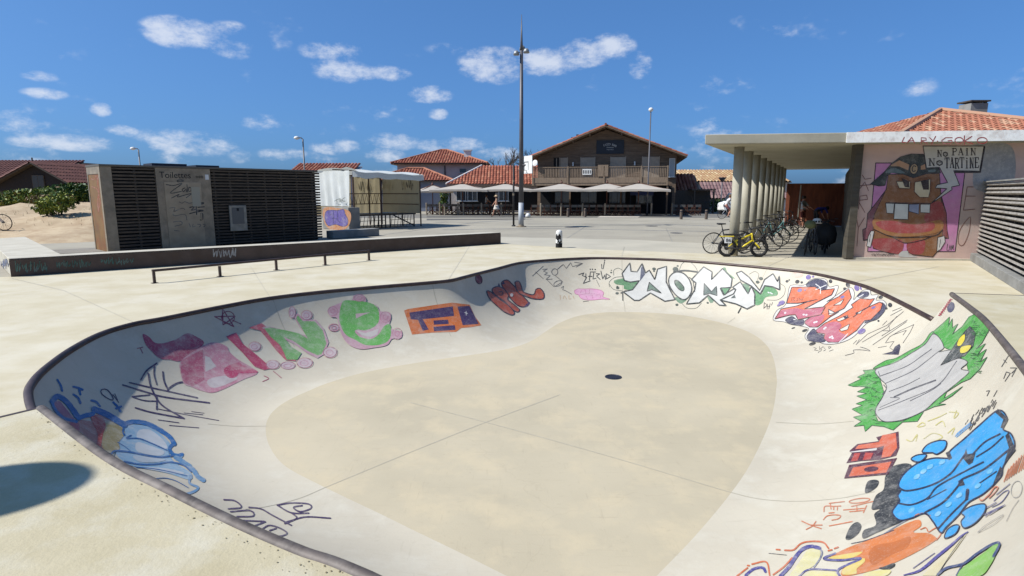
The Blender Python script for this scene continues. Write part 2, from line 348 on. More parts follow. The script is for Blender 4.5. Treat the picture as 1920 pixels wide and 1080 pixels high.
# steel edge along the ends of the raised deck
for a, b in ((a1, Q(-5.1, 1.7, RAISE)), (a0, Q(9.5, 8.2, RAISE))):
    e = MB(); e.beam(Vector((a.x, a.y, RAISE - .012)), Vector((b.x, b.y, RAISE - .012)), .03, .03); struct(e.build('deck_edge', M_cop))
ground_hole = [(-7, 1.0), (9, 1.0), (9, 15.2), (6.3, 17.5), (-2, 17.9), (-7, 16)]
sheet_hole('ground', [(-900, -300), (900, -300), (900, 1600), (-900, 1600)], ground_hole, -.014, M_plaza)
def flat(name, poly, z, m):
    mb = MB(); v = [Vector((p[0], p[1], z)) for p in poly]; tr = geometry.tessellate_polygon([v]); mb.add(v, tr)
    for i, f in enumerate(mb.f):
        a, b, c = (Vector(mb.v[j]) for j in f)
        if (b - a).cross(c - a).z < 0: mb.f[i] = tuple(reversed(f))
    return struct(mb.build(name, m))
flat('pale_pavement', [P(700, 446), P(940, 444), P(1180, 449), P(1350, 457), P(1340, 475.6), P(1112, 467.1), P(1040, 462.6), P(938, 456.6), P(760, 462)], -.007, M_strip)
flat('road', [(-60, 45), (60, 45), (60, 53.2), (-60, 53.2)], -.008, M_road)

# grit swept up along the near coping: nobody could count it
rgg = random.Random(4); mb = MB(); npts = [a for a, b in near]
for k in range(110):
    i = rgg.randrange(int(len(npts) * .55), len(npts) - 2); a = npts[i].lerp(npts[i + 1], rgg.random()); d = (npts[i + 1] - npts[i]).normalized(); o_ = Vector((d.y, -d.x, 0))
    if (a + o_ * .1 - Vector((0, 9, RAISE))).length < (a - Vector((0, 9, RAISE))).length: o_ = -o_
    c = a + o_ * (.038 + abs(rgg.gauss(0, .035))) + Vector((0, 0, .003)); r = rgg.uniform(.0015, .0055) * (1.6 if rgg.random() < .06 else 1); t0 = rgg.uniform(0, 6.28); n_ = 5
    mb.add([c + Vector((math.cos(t0 + 6.28 * j / n_) * r * rgg.uniform(.6, 1.3), math.sin(t0 + 6.28 * j / n_) * r * rgg.uniform(.6, 1.3), 0)) for j in range(n_)] + [c + Vector((0, 0, r * .3))], [(j, (j + 1) % n_, n_) for j in range(n_)])
go_ = mb.build('grit', mat('sandy_grit', C(172, 156, 118), C(130, 118, 90), rough=.95, scale=60)); go_['kind'] = 'stuff'; go_['label'] = 'dark sandy grit swept along the near coping'; go_['category'] = 'grit'
def hit_deck(x, y):
    p_ = P(x, y, 0.0); return p_, Vector((0, 0, 1))
# ================================================================== graffiti: sheets of paint lying on the concrete, a couple of millimetres proud
PAINT = {}
def paint(c, wear=.25):
    key = (c, wear)
    if key in PAINT: return PAINT[key]
    b = C(*c)
    PAINT[key] = mat('spray_paint_%02x%02x%02x' % c, b, cv(b, .86), rough=.55, scale=5, bump=.04, bscale=60, c3=(b[0] * .55 + .22, b[1] * .55 + .21, b[2] * .55 + .19, 1), scale3=9, fac3=wear, chip=((.42, .39, .34, 1), min(.75, .18 + wear)))
    return PAINT[key]
def ell(cx, cy, rx, ry, a=0, n=18):
    ca, sa = math.cos(a), math.sin(a)
    return [(cx + rx * math.cos(t) * ca - ry * math.sin(t) * sa, cy + rx * math.cos(t) * sa + ry * math.sin(t) * ca) for t in [2 * math.pi * k / n for k in range(n)]]
class Piece:
    """strokes and fills drawn on a survey sheet (origin, scale), laid on a surface"""
    def __init__(s, origin, scale, hit, grid=5.0): s.o, s.s, s.hit, s.grid = origin, scale, hit, grid; s.items = []; s.w0 = .25
    def T(s, pts): return [Vector((s.o[0] + x / s.s, s.o[1] + y / s.s)) for x, y in pts]
    def fill(s, c, pts, smooth=False, line=None, w=0, wear=None):
        p = s.T(pts); p = cat_rom(p, 3, True) if smooth else lin_res(p, 4, True)
        s.items.append(('f', c, p, wear))
        if line is not None: s.stroke(line, w, pts + [pts[0]], smooth, wear, True)
        return s
    def stroke(s, c, w, pts, smooth=True, wear=None, closed=False, taper=False):
        if closed and smooth: p = cat_rom(s.T(pts[:-1]), 3, True); p.append(p[0])
        else: p = (cat_rom(s.T(pts), 3) if smooth else lin_res(s.T(pts), 3))
        s.items.append(('l', c, p, w / s.s / 2, wear, taper)); return s
    def build(s, name, label, parent, base=.0025, shift=Vector((0, 0, 0))):
        mats, out, done = [], MB(), []
        for it in s.items:
            e = it[3] if it[0] == 'l' else 0; q_ = it[2]; bb = (min(q.x for q in q_) - e, max(q.x for q in q_) + e, min(q.y for q in q_) - e, max(q.y for q in q_) + e)
            lay = 1 + max([l_ for b_, l_, k_ in done if b_[0] < bb[1] and bb[0] < b_[1] and b_[2] < bb[3] and bb[2] < b_[3] and not (k_ == it[0] == 'l')] or [0])
            done.append((bb, lay, it[0])); h = base + .0008 * lay
            m = paint(it[1], s.w0 if it[-1 if it[0] == 'f' else 4] is None else it[-1 if it[0] == 'f' else 4])
            if m not in mats: mats.append(m)
            mi = mats.index(m)
            if it[0] == 'f':
                p = it[2]; n = len(p); xs = [q.x for q in p]; ys = [q.y for q in p]; ext = []
                def inside(x, y):
                    c = False; j = n - 1
                    for i in range(n):
                        if (p[i].y > y) != (p[j].y > y) and x < (p[j].x - p[i].x) * (y - p[i].y) / (p[j].y - p[i].y) + p[i].x: c = not c
                        j = i
                    return c
                x = min(xs) + s.grid * .5
                while x < max(xs):
                    y = min(ys) + s.grid * .5
                    while y < max(ys):
                        if inside(x, y): ext.append(Vector((x, y)))
                        y += s.grid
                    x += s.grid
                r = geometry.delaunay_2d_cdt(p + ext, [(i, (i + 1) % n) for i in range(n)], [], 0, 1e-4)
                v2 = r[0]; f2 = [f for f in r[2] if inside(sum(v2[i].x for i in f) / 3, sum(v2[i].y for i in f) / 3)]
            else:
                p, hw = it[2], it[3]; v2, f2 = [], []; k = len(p)
                for i, q in enumerate(p):
                    d = p[min(i + 1, k - 1)] - p[max(i - 1, 0)]
                    d = d.normalized() if d.length > 1e-6 else Vector((1, 0))
                    ww = hw * (1.0 if not it[5] else .35 + .65 * math.sin(math.pi * (i + .5) / k)) * (.92 + .16 * random.random())
                    nrm = Vector((-d.y, d.x)) * ww; v2 += [q + nrm, q - nrm]
                f2 = [(2 * i, 2 * i + 1, 2 * i + 3, 2 * i + 2) for i in range(k - 1)]
                # round ends
                for q, d in ((p[0], p[0] - p[1]), (p[-1], p[-1] - p[-2])):
                    if d.length < 1e-6 or it[5]: continue
                    d = d.normalized(); e = Vector((-d.y, d.x)); o0 = len(v2)
                    v2 += [q + e * hw, q + (e * .7 + d * .7) * hw, q + d * hw, q + (d * .7 - e * .7) * hw, q - e * hw]; f2.append((o0, o0 + 1, o0 + 2, o0 + 3, o0 + 4))
            v3, ok = [], []
            for q in v2:
                hp = s.hit(q.x, q.y)
                if hp is None: v3.append(Vector((0, 0, 0))); ok.append(False)
                else: v3.append(hp[0] + hp[1] * h + shift); ok.append(True)
            fs = []
            for f in f2:
                if not all(ok[i] for i in f): continue
                a, b, c = (v3[i] for i in f[:3]); nn = (b - a).cross(c - a); hp = (a + b + c) / 3 - shift
                if max((v3[i] - v3[f[0]]).length for i in f) > 1.2: continue
                fs.append(f if nn.dot(Vector((0, 0, CAM_H)) - hp) > 0 else tuple(reversed(f)))
            out.add(v3, fs, mi)
        # drop loose points
        used = sorted({i for f in out.f for i in f}); mp = {k: j for j, k in enumerate(used)}
        out.v = [out.v[i] for i in used]; out.f = [tuple(mp[i] for i in f) for f in out.f]
        o = out.build(name, mats, parent, smooth=True)
        if label: o['label'] = label
        return o
EYE = Vector((0, 0, CAM_H))
def hit_bowl(x, y):
    d = ray(x, y).normalized(); r = bowl_bvh.ray_cast(EYE, d)
    if r[0] is None: return None
    n = r[1] if r[1].dot(d) < 0 else -r[1]
    if r[0].z > RAISE + .01: return None
    return r[0], n
GP = lambda ox, oy, s: Piece((ox, oy), s, hit_bowl)
K = (48, 48, 50); VI = (62, 46, 88)

g = GP(60, 680, 4)                                      # blue and red throw-up
g.fill((152, 190, 215), [(640, 560), (690, 480), (760, 465), (880, 485), (980, 550), (1040, 620), (1020, 660), (1060, 740), (1190, 830), (1180, 880), (1010, 830), (760, 780), (680, 740), (630, 690), (630, 640)], True, wear=.6)
g.fill((216, 220, 222), [(800, 510), (880, 505), (960, 560), (1010, 620), (1000, 650), (880, 600), (790, 570)], True).fill((214, 219, 221), [(790, 600), (900, 630), (990, 670), (960, 700), (860, 690), (780, 660)], True)
g.fill((216, 220, 222), [(830, 790), (960, 790), (1080, 810), (1140, 830), (1100, 840), (950, 815)], True).fill((200, 210, 216), [(760, 700), (900, 715), (1000, 730), (930, 750), (800, 745)], True)
g.fill((186, 128, 116), [(180, 405), (250, 430), (340, 450), (360, 430), (440, 440), (450, 400), (500, 390), (580, 430), (650, 480), (690, 530), (640, 590), (650, 650), (560, 682), (470, 625), (380, 560), (280, 490), (220, 445)], wear=.7)
g.fill((172, 156, 104), [(545, 440), (640, 470), (695, 530), (650, 600), (655, 650), (590, 680), (550, 670), (515, 610), (500, 560)], True, wear=.7).fill((190, 72, 60), [(445, 400), (520, 400), (550, 470), (530, 540), (510, 640), (480, 622), (490, 540), (450, 450)], True, wear=.5)
g.fill((168, 108, 132), [(150, 310), (200, 290), (240, 330), (280, 380), (320, 440), (250, 430), (200, 400), (170, 360)], True).fill((182, 86, 104), [(280, 455), (350, 460), (340, 560), (300, 510)], True)
B1 = (22, 100, 168)
for w, p in ((42, [(150, 292), (190, 255), (250, 290), (300, 350), (340, 410)]), (24, [(150, 290), (158, 330), (195, 385), (240, 420), (330, 445)]), (34, [(345, 420), (400, 400), (450, 388), (470, 350)]), (46, [(465, 352), (560, 392), (640, 440), (690, 470)]),
             (34, [(690, 462), (760, 445), (860, 460), (960, 510), (1030, 560), (1065, 612)]), (26, [(1065, 605), (1030, 650), (1070, 700), (1125, 690)])): g.stroke(B1 if w > 40 else (44, 112, 176), w, p)
for w, p in ((14, [(690, 470), (680, 520), (690, 545)]), (10, [(740, 548), (705, 570), (800, 572), (900, 610), (1010, 660)]), (13, [(590, 692), (620, 665), (740, 675), (860, 700), (960, 712), (1060, 700)]), (12, [(690, 745), (800, 765), (930, 765), (1030, 750), (1130, 770), (1190, 820)]),
             (7, [(770, 785), (920, 800), (1050, 825), (1160, 852)]), (6, [(920, 872), (1000, 868), (1080, 890), (1170, 940)]), (6, [(640, 600), (690, 630), (740, 670)])): g.stroke((40, 104, 166), w, p)
for w, p in ((34, [(1075, 712), (1150, 760), (1210, 810), (1240, 855), (1285, 885)]), (18, [(1190, 850), (1180, 905), (1245, 940), (1200, 975), (1130, 990)]), (12, [(1030, 680), (1130, 700), (1110, 720), (1190, 770)])): g.stroke((98, 150, 192), w, p, wear=.6)
g.build('graffiti', 'blue outlined throw-up with red and olive letter under the worn coping', bowl, shift=off)
g = GP(60, 680, 4)
for p in ([(190, 130), (215, 175), (225, 212)], [(310, 182), (345, 190), (378, 205)], [(350, 190), (362, 240)], [(310, 240), (345, 265), (362, 305)], [(445, 285), (480, 295), (508, 328)], [(610, 300), (640, 330), (660, 365)], [(630, 345), (668, 330)]): g.stroke(B1, 17, p)
g.build('graffiti', 'short blue paint splashes above the blue outlined throw-up', bowl, shift=off)

g = GP(60, 680, 4)                                      # dark violet tag
for w, p in ((12, [(815, 130), (860, 60), (935, 5)]), (10, [(918, 20), (915, 90), (935, 165)]), (12, [(870, 80), (890, 180), (940, 280), (1000, 340), (1140, 420)]), (12, [(980, 70), (990, 140), (1020, 208)]), (14, [(1020, 198), (1090, 155), (1182, 142)]), (14, [(1165, 0), (1150, 60), (1165, 130), (1185, 152)]),
             (11, [(730, 150), (900, 190), (1060, 225), (1240, 265)]), (12, [(680, 168), (850, 220), (1000, 260), (1330, 303)]), (12, [(935, 260), (935, 352)]), (9, [(750, 258), (840, 285), (930, 290)]), (9, [(750, 255), (880, 243)]), (12, [(775, 340), (900, 375), (1140, 420)]),
             (6, [(945, 430), (1100, 452)]), (6, [(1030, 472), (1250, 490)]), (6, [(930, 345), (1150, 390), (1400, 435)]), (5, [(1140, 378), (1280, 392)]), (4, [(1195, 368), (1290, 380)])): g.stroke(VI, w, p)
g.stroke(VI, 8, [(520, 205), (560, 203), (600, 250), (606, 282), (560, 265), (520, 232), (520, 205)], True, None, True).stroke(VI, 6, [(605, 240), (650, 300)]).stroke(VI, 6, [(620, 235), (640, 280)])
g.build('graffiti', 'scratchy dark violet tag of crossing lines beside the pink letters', bowl, shift=off)

g = GP(0, 640, 2.454)                                   # violet tag low by the near rim
for p in ([(1030, 730), (1080, 735), (1110, 765), (1050, 772)], [(1060, 785), (1150, 780), (1165, 805), (1090, 808)], [(1100, 825), (1215, 830)], [(1170, 850), (1220, 832)], [(1210, 862), (1240, 848), (1290, 862), (1320, 885), (1285, 898), (1235, 890), (1205, 868)], [(1240, 872), (1270, 862)],
          [(1275, 755), (1340, 745), (1420, 750), (1430, 770), (1380, 785), (1350, 765), (1390, 757)], [(1275, 755), (1340, 790), (1420, 792)], [(1340, 790), (1365, 815), (1310, 835)], [(1145, 765), (1200, 772), (1250, 800), (1340, 848)], [(1310, 840), (1400, 810), (1520, 815)]): g.stroke((78, 58, 96), 7, p)
g.build('graffiti', 'thin looping violet tag low on the bowl above the near rim', bowl, shift=off)

g = GP(230, 540, 4)                                     # pink and green letters ZINE
PK, PM, PL = (186, 84, 110), (208, 144, 158), (210, 164, 174); g.w0 = .5
g.fill(PK, [(150, 345), (200, 370), (240, 410), (300, 415), (400, 385), (485, 340), (560, 370), (605, 400), (600, 430), (520, 490), (430, 550), (360, 540), (280, 530), (220, 480), (170, 420)], True)
g.fill(PM, [(440, 545), (610, 430), (700, 410), (780, 440), (800, 480), (870, 540), (1010, 632), (900, 690), (700, 782), (600, 775), (520, 745), (460, 720), (435, 640)], True, wear=.75)
g.fill((212, 200, 196), [(615, 510), (650, 520), (700, 590), (620, 632)], wear=.6).fill((212, 196, 194), [(640, 690), (760, 660), (860, 680), (720, 745), (650, 740)], True, wear=.7)
g.fill((190, 98, 122), [(440, 545), (600, 460), (612, 690), (520, 742), (460, 710), (432, 640)], wear=.45).fill((198, 78, 114), [(760, 612), (800, 580), (870, 560), (900, 580), (980, 610), (1012, 635), (900, 642), (870, 640), (850, 670), (800, 676), (765, 645)], True)
g.fill((194, 78, 108), [(775, 365), (850, 335), (900, 420), (1000, 500), (1080, 570), (1150, 600), (1060, 618), (990, 592), (900, 490), (820, 410)], wear=.3).fill((206, 102, 116), [(945, 300), (1040, 265), (1070, 285), (1120, 360), (1200, 460), (1280, 510), (1300, 552), (1220, 542), (1150, 470), (1080, 380), (1030, 320)], wear=.4)
g.fill(PL, [(1040, 300), (1100, 290), (1380, 360), (1330, 300), (1285, 220), (1310, 190), (1360, 235), (1450, 240), (1510, 310), (1545, 410), (1510, 500), (1460, 530), (1380, 490), (1280, 420), (1220, 390)], wear=.6)
g.fill((128, 182, 108), [(1060, 305), (1100, 297), (1200, 315), (1320, 342), (1388, 382), (1340, 300), (1300, 230), (1312, 205), (1350, 250), (1440, 252), (1500, 320), (1528, 420), (1490, 500), (1460, 508), (1380, 470), (1280, 400), (1205, 368), (1260, 440), (1340, 490), (1310, 540), (1230, 540), (1210, 490), (1180, 430), (1110, 370)], wear=.5)
for cx, cy, rx, ry in ((1555, 485, 52, 40), (1365, 565, 60, 38), (1240, 582, 55, 28), (1125, 577, 50, 33), (1380, 205, 40, 36), (1270, 185, 24, 44), (990, 440, 45, 34), (1585, 300, 38, 27)):
    g.fill((216, 190, 192), ell(cx, cy, rx * .9, ry * .9), wear=.85); e = ell(cx, cy, rx, ry); g.stroke((206, 138, 154), 4, e + [e[0]], True, None, True); e = ell(cx - 4, cy + 3, rx * .5, ry * .5); g.stroke((206, 142, 156), 3.5, e + [e[0]], True, None, True)
g.stroke((150, 66, 92), 8, [(690, 215), (845, 212), (752, 278), (748, 155), (835, 292), (690, 215)], False); e = ell(790, 222, 48, 46); g.stroke((150, 66, 92), 6, e + [e[0]], True, None, True); g.stroke((150, 66, 92), 7, [(820, 240), (885, 270)])
for p in ([(1130, 625), (1190, 675)], [(1060, 660), (1095, 680), (1050, 702)], [(108, 455), (150, 445)], [(130, 450), (150, 490)]): g.stroke((176, 90, 110), 6, p)
g.o, g.s = (560, 500), 4
g.fill(PL, [(215, 330), (250, 300), (320, 270), (400, 250), (410, 220), (460, 208), (505, 240), (505, 268), (580, 290), (610, 335), (680, 345), (692, 390), (680, 430), (700, 470), (772, 490), (765, 540), (700, 545), (660, 592), (560, 612), (470, 622), (400, 602), (350, 562), (308, 480), (288, 390), (238, 378)], True, wear=.5)
g.fill((112, 186, 92), [(330, 265), (400, 255), (520, 270), (590, 310), (602, 400), (570, 450), (500, 480), (440, 475), (420, 490), (460, 530), (540, 545), (600, 510), (640, 450), (682, 435), (692, 500), (670, 560), (600, 590), (500, 590), (420, 550), (350, 510), (310, 430), (305, 360)], True, wear=.42)
g.fill((206, 178, 178), [(425, 355), (538, 345), (482, 366), (430, 392)], wear=.4).fill((216, 204, 198), [(425, 480), (500, 502), (600, 468), (590, 512), (540, 532), (470, 516)], wear=.4)
for cx, cy, rx, ry in ((262, 458, 40, 27), (738, 505, 36, 42), (650, 380, 40, 40), (456, 236, 40, 26), (255, 335, 36, 34)):
    e = ell(cx, cy, rx, ry); g.stroke((204, 138, 154), 3.5, e + [e[0]], True, None, True); e = ell(cx, cy, rx * .45, ry * .45); g.stroke((204, 138, 154), 3.5, e + [e[0]], True, None, True)
g.build('graffiti', 'large pink and green bubble letters with small swirls', bowl, shift=off)

g = GP(560, 500, 4)                                     # TEO in orange and purple
g.fill((216, 116, 54), [(790, 330), (820, 318), (940, 300), (1040, 285), (1150, 270), (1280, 285), (1320, 370), (1370, 440), (1290, 455), (1220, 460), (1180, 490), (1000, 495), (850, 510), (820, 420)])
for p in ([(830, 345), (1155, 298), (1165, 370), (930, 395), (975, 472), (930, 482), (895, 400), (840, 395)], [(1190, 300), (1280, 295), (1350, 430), (1230, 440)], [(1010, 405), (1120, 398), (1125, 430), (1015, 436)], [(1010, 452), (1170, 440), (1176, 475), (1015, 486)]): g.fill((72, 52, 96), p, wear=.15)
g.stroke((225, 220, 215), 5, [(1245, 345), (1265, 352)]).stroke((225, 220, 215), 5, [(1255, 335), (1256, 365)])
g.build('graffiti', 'orange box with the letters TEO in dark purple', bowl, shift=off)

g = GP(560, 500, 4)                                     # rust-orange letters in the hip
OR, OK_ = (196, 88, 56), (58, 34, 54)
for p in ([(1520, 122), (1560, 100), (1600, 130), (1680, 220), (1722, 270), (1690, 302), (1640, 290), (1590, 240), (1540, 170)], [(1450, 170), (1490, 150), (1540, 170), (1575, 220), (1565, 245), (1620, 290), (1657, 325), (1640, 342), (1600, 320), (1540, 260), (1470, 210)],
          [(1410, 185), (1440, 190), (1500, 240), (1570, 290), (1617, 345), (1600, 364), (1540, 340), (1480, 290), (1430, 240)], [(1622, 118), (1650, 110), (1670, 150), (1684, 190), (1760, 212), (1778, 172), (1810, 165), (1838, 200), (1832, 242), (1760, 242), (1700, 222), (1650, 200), (1630, 160)]):
    g.fill(OR, p, True, OK_, 8)
g.fill((92, 58, 104), [(1690, 302), (1722, 268), (1735, 272), (1712, 300)], True).fill((225, 214, 205), ell(1596, 214, 12, 13)).stroke(OK_, 6, [(1500, 190), (1525, 188), (1530, 210), (1508, 215)])
for p in ([(1490, 150), (1500, 122), (1512, 150)], [(1520, 135), (1535, 110), (1548, 130)]): g.fill((58, 50, 84), p)
g.fill((128, 52, 62), ell(1350, 95, 24, 36, -.3), False, (70, 40, 50), 7)
g.build('graffiti', 'rust orange tag with fat rounded letters in the hip of the bowl', bowl, shift=off)

g = GP(960, 460, 6)                                     # thin scribble and black tag, pink throw-up
for p in ([(230, 345), (350, 235)], [(265, 300), (350, 375)], [(340, 270), (400, 265), (350, 290), (400, 310), (360, 330), (430, 340), (380, 385), (450, 380)], [(510, 270), (575, 215), (610, 260), (660, 195), (680, 240), (795, 205), (700, 190)], [(720, 245), (795, 205)], [(390, 385), (470, 465)], [(490, 345), (570, 410), (480, 465)], [(550, 480), (580, 460), (570, 500), (600, 510), (670, 550)]): g.stroke((92, 88, 88), 6, p, False)
for e in (ell(480, 300, 34, 36), ell(515, 430, 48, 28, -.4)): g.stroke((92, 88, 88), 6, e + [e[0]], True, None, True)
g.build('graffiti', 'thin grey scribbled letters T E O on the far wall', bowl, shift=off)
g = GP(960, 460, 6)
for p in ([(750, 330), (810, 310), (790, 340), (840, 360), (800, 430), (880, 400)], [(830, 320), (830, 380)], [(880, 310), (870, 390)], [(860, 350), (900, 350)], [(920, 310), (910, 380), (945, 370)], [(945, 320), (990, 320), (950, 345), (992, 385)], [(1000, 290), (1020, 380), (1045, 330), (1050, 385)], [(1060, 320), (1060, 380), (1110, 350), (1060, 320)], [(880, 300), (940, 300)], [(1040, 185), (1025, 265), (1010, 262), (1008, 215)]): g.stroke(K, 9, p, False)
g.stroke(K, 4, [(950, 390), (985, 465)])
for x, y in ((880, 270), (905, 270), (935, 272), (1042, 170)): g.fill(K, ell(x, y, 8, 8, 0, 8))
g.build('graffiti', 'small spiky black tag on the far wall', bowl, shift=off)
g = GP(960, 460, 6)
g.fill((240, 178, 206), [(700, 512), (740, 490), (800, 492), (900, 490), (1000, 507), (1032, 540), (1020, 580), (1100, 607), (1010, 606), (900, 617), (800, 610), (760, 580), (750, 557), (712, 547)], True)
for p in ([(700, 512), (740, 490), (800, 492), (900, 490), (1000, 507), (1032, 540), (1020, 580), (1100, 607), (1010, 606), (900, 617), (800, 610), (760, 580), (750, 557), (712, 547), (700, 512)], [(760, 560), (850, 545), (1000, 545)], [(780, 510), (770, 535)], [(820, 500), (830, 540)], [(870, 500), (870, 540)], [(830, 570), (850, 605)], [(900, 560), (910, 600)], [(950, 560), (1000, 560), (990, 590)]): g.stroke((206, 118, 158), 5, p)
for p in ([(540, 560), (545, 610)], [(575, 600), (590, 565), (610, 605)], [(640, 565), (640, 605), (665, 600)], [(685, 570), (700, 600)]): g.stroke((222, 182, 140), 5, p)
g.stroke(K, 5, [(800, 635), (860, 627)])
g.build('graffiti', 'small pale pink bubble lettering on the far wall', bowl, shift=off)

g = GP(1130, 460, 4.8)                                  # NOMI in white with black outline
GR, WH, KN = (98, 144, 98), (222, 219, 210), (50, 54, 52)
for p in ([(60, 375), (60, 330), (110, 290), (185, 282)], [(60, 350), (95, 395), (180, 412)], [(690, 220), (720, 160), (780, 148), (830, 190), (858, 240)], [(710, 520), (760, 565), (840, 566), (890, 520)], [(1600, 345), (1642, 380), (1630, 450), (1570, 492), (1480, 492)], [(1320, 260), (1370, 235), (1405, 260), (1395, 310)], [(100, 270), (100, 225), (140, 205), (178, 225)]): g.stroke((70, 80, 72), 4, p)
g.fill(GR, [(102, 318), (190, 298), (200, 325), (290, 330), (335, 300), (330, 360), (270, 402), (190, 392), (190, 362), (118, 350)], True).fill(GR, [(1080, 208), (1105, 200), (1122, 240), (1190, 300), (1120, 272)], True).fill((100, 156, 102), [(1370, 395), (1430, 440), (1465, 368), (1560, 398), (1570, 450), (1470, 468), (1435, 522), (1380, 540), (1362, 470)], True)
g.fill((110, 145, 112), [(1230, 350), (1310, 340), (1330, 400), (1300, 440)]).fill((120, 150, 120), [(650, 470), (760, 480), (700, 525)], True).fill((120, 150, 120), [(940, 455), (1000, 500), (970, 520)], True)
W = 12
g.fill(WH, [(175, 255), (245, 160), (255, 235), (310, 240), (355, 165), (385, 250), (420, 225), (470, 310), (495, 215), (575, 190), (572, 330), (605, 400), (652, 490), (560, 505), (430, 430), (330, 497), (285, 497), (185, 420), (270, 400), (330, 320), (250, 332), (195, 318)], False, KN, W)
g.fill((84, 88, 108), [(345, 205), (358, 185), (382, 262), (335, 325)]).fill((110, 132, 112), [(420, 335), (400, 415), (440, 400), (528, 432)], False, KN, 9)
g.fill(WH, [(600, 290), (650, 245), (720, 250), (780, 310), (802, 400), (770, 470), (720, 490), (650, 440), (600, 360)], True, KN, W).fill((92, 116, 94), [(650, 318), (682, 322), (732, 380), (725, 412), (690, 400), (652, 352)], True, KN, 8)
g.fill(WH, [(800, 310), (910, 195), (985, 240), (980, 310), (1080, 210), (1165, 300), (1155, 380), (1060, 390), (1090, 450), (1180, 395), (1212, 400), (1150, 470), (1060, 495), (1112, 545), (1050, 540), (950, 450), (870, 520), (755, 530), (830, 400), (840, 340)], False, KN, W)
g.fill((104, 118, 110), [(915, 345), (910, 450), (965, 435), (1030, 455), (1025, 370), (980, 420)], False, KN, 8).fill((104, 152, 108), [(1065, 385), (1150, 385), (1100, 450)], False, KN, 8)
g.fill(WH, [(1060, 495), (1180, 440), (1200, 400), (1170, 380), (1240, 330), (1310, 440), (1340, 370), (1370, 440), (1368, 540), (1300, 575), (1200, 530)], False, KN, W).fill((90, 96, 92), [(1150, 480), (1190, 445), (1200, 478)])
g.fill(WH, [(1205, 252), (1250, 235), (1320, 290), (1415, 410), (1460, 310), (1535, 258), (1575, 330), (1590, 278), (1595, 402), (1530, 375), (1460, 365), (1420, 440), (1340, 370), (1240, 312)], False, KN, W)
g.stroke(KN, 14, [(640, 240), (740, 228), (850, 240)]).stroke(KN, 7, [(780, 290), (810, 310), (830, 420)], False).stroke(KN, 10, [(180, 430), (181, 495)]).stroke(KN, 10, [(1245, 565), (1220, 610)]).stroke(KN, 12, [(165, 430), (210, 410)])
for x, y, r in ((655, 215, 20), (675, 186, 8), (462, 213, 13), (462, 233, 7), (135, 384, 12), (132, 372, 7), (130, 432, 12), (668, 536, 11), (1395, 332, 13), (945, 519, 8), (1425, 300, 14), (76, 245, 7), (78, 225, 5)): g.fill((70, 80, 70), ell(x, y, r * 1.3, r, 0, 10))
for p in ([(1455, 515), (1450, 570)], [(1455, 518), (1478, 540), (1452, 566)], [(1482, 530), (1480, 575)], [(1508, 525), (1495, 575)], [(1480, 552), (1506, 550)], [(1530, 515), (1520, 540)]): g.stroke(K, 5, p)
for p in ([(1510, 430), (1530, 440)], [(1490, 425), (1500, 432)]): g.stroke((225, 230, 220), 10, p)
g.build('graffiti', 'big white letters NOMI with black outline and green shading', bowl, shift=off)

g = GP(1440, 500, 6)                                    # orange and pink wildstyle
g.fill((232, 226, 216), [(60, 600), (100, 495), (200, 425), (238, 240), (280, 207), (410, 207), (480, 150), (570, 130), (660, 150), (690, 230), (792, 216), (740, 350), (660, 395), (700, 370), (912, 238), (972, 290), (965, 375), (1020, 310), (1080, 265), (1150, 265), (1165, 318), (1242, 318), (1215, 378), (1300, 380), (1335, 450), (1245, 582), (1110, 642), (960, 792), (800, 862), (640, 872), (540, 835), (450, 835), (415, 780), (460, 700), (380, 672), (260, 652), (178, 622)], True, (70, 66, 70), 6)
DK = (78, 76, 98)
for p in ([(430, 215), (500, 152), (580, 142), (660, 180), (658, 250), (560, 252)], [(1005, 335), (1060, 287), (1132, 287), (1130, 332), (1060, 352)], [(195, 605), (270, 560), (330, 600), (405, 600), (390, 662), (270, 652)], [(438, 790), (470, 740), (520, 700), (560, 760), (625, 770), (645, 842), (560, 852), (460, 832)], [(1270, 405), (1325, 440), (1312, 505), (1235, 582), (1110, 634), (1095, 622), (1240, 500)]): g.fill(DK, p, True, K, 5)
O1, P1, KO = (233, 122, 82), (200, 110, 128), (74, 42, 52)
g.fill(O1, [(540, 720), (640, 640), (800, 560), (960, 460), (940, 430), (1040, 360), (1150, 370), (1203, 360), (1130, 460), (1060, 500), (960, 570), (1080, 480), (1260, 400), (1293, 420), (1270, 490), (1160, 600), (1090, 610), (1000, 720), (900, 790), (800, 852), (680, 852), (628, 810), (640, 760), (560, 750)], False, KO, 9)
g.fill(P1, [(546, 720), (640, 655), (760, 620), (830, 660), (800, 730), (890, 782), (800, 845), (680, 846), (636, 808), (650, 760), (575, 746)], True)
g.fill(O1, [(422, 610), (560, 520), (640, 440), (700, 390), (800, 340), (912, 250), (942, 350), (860, 470), (760, 520), (680, 480), (690, 540), (800, 510), (700, 570), (560, 682), (470, 682), (418, 645)], False, KO, 9).fill(P1, [(430, 612), (560, 535), (640, 562), (560, 672), (470, 675), (426, 642)], True)
g.fill(O1, [(212, 415), (270, 235), (530, 230), (600, 270), (752, 250), (720, 320), (560, 400), (410, 480), (650, 455), (600, 545), (340, 600), (310, 545), (240, 550), (78, 592), (150, 480), (330, 445), (450, 400), (330, 415)], False, KO, 9).fill(P1, [(152, 492), (330, 470), (410, 490), (638, 462), (598, 538), (342, 593), (312, 538), (240, 544), (92, 582)])
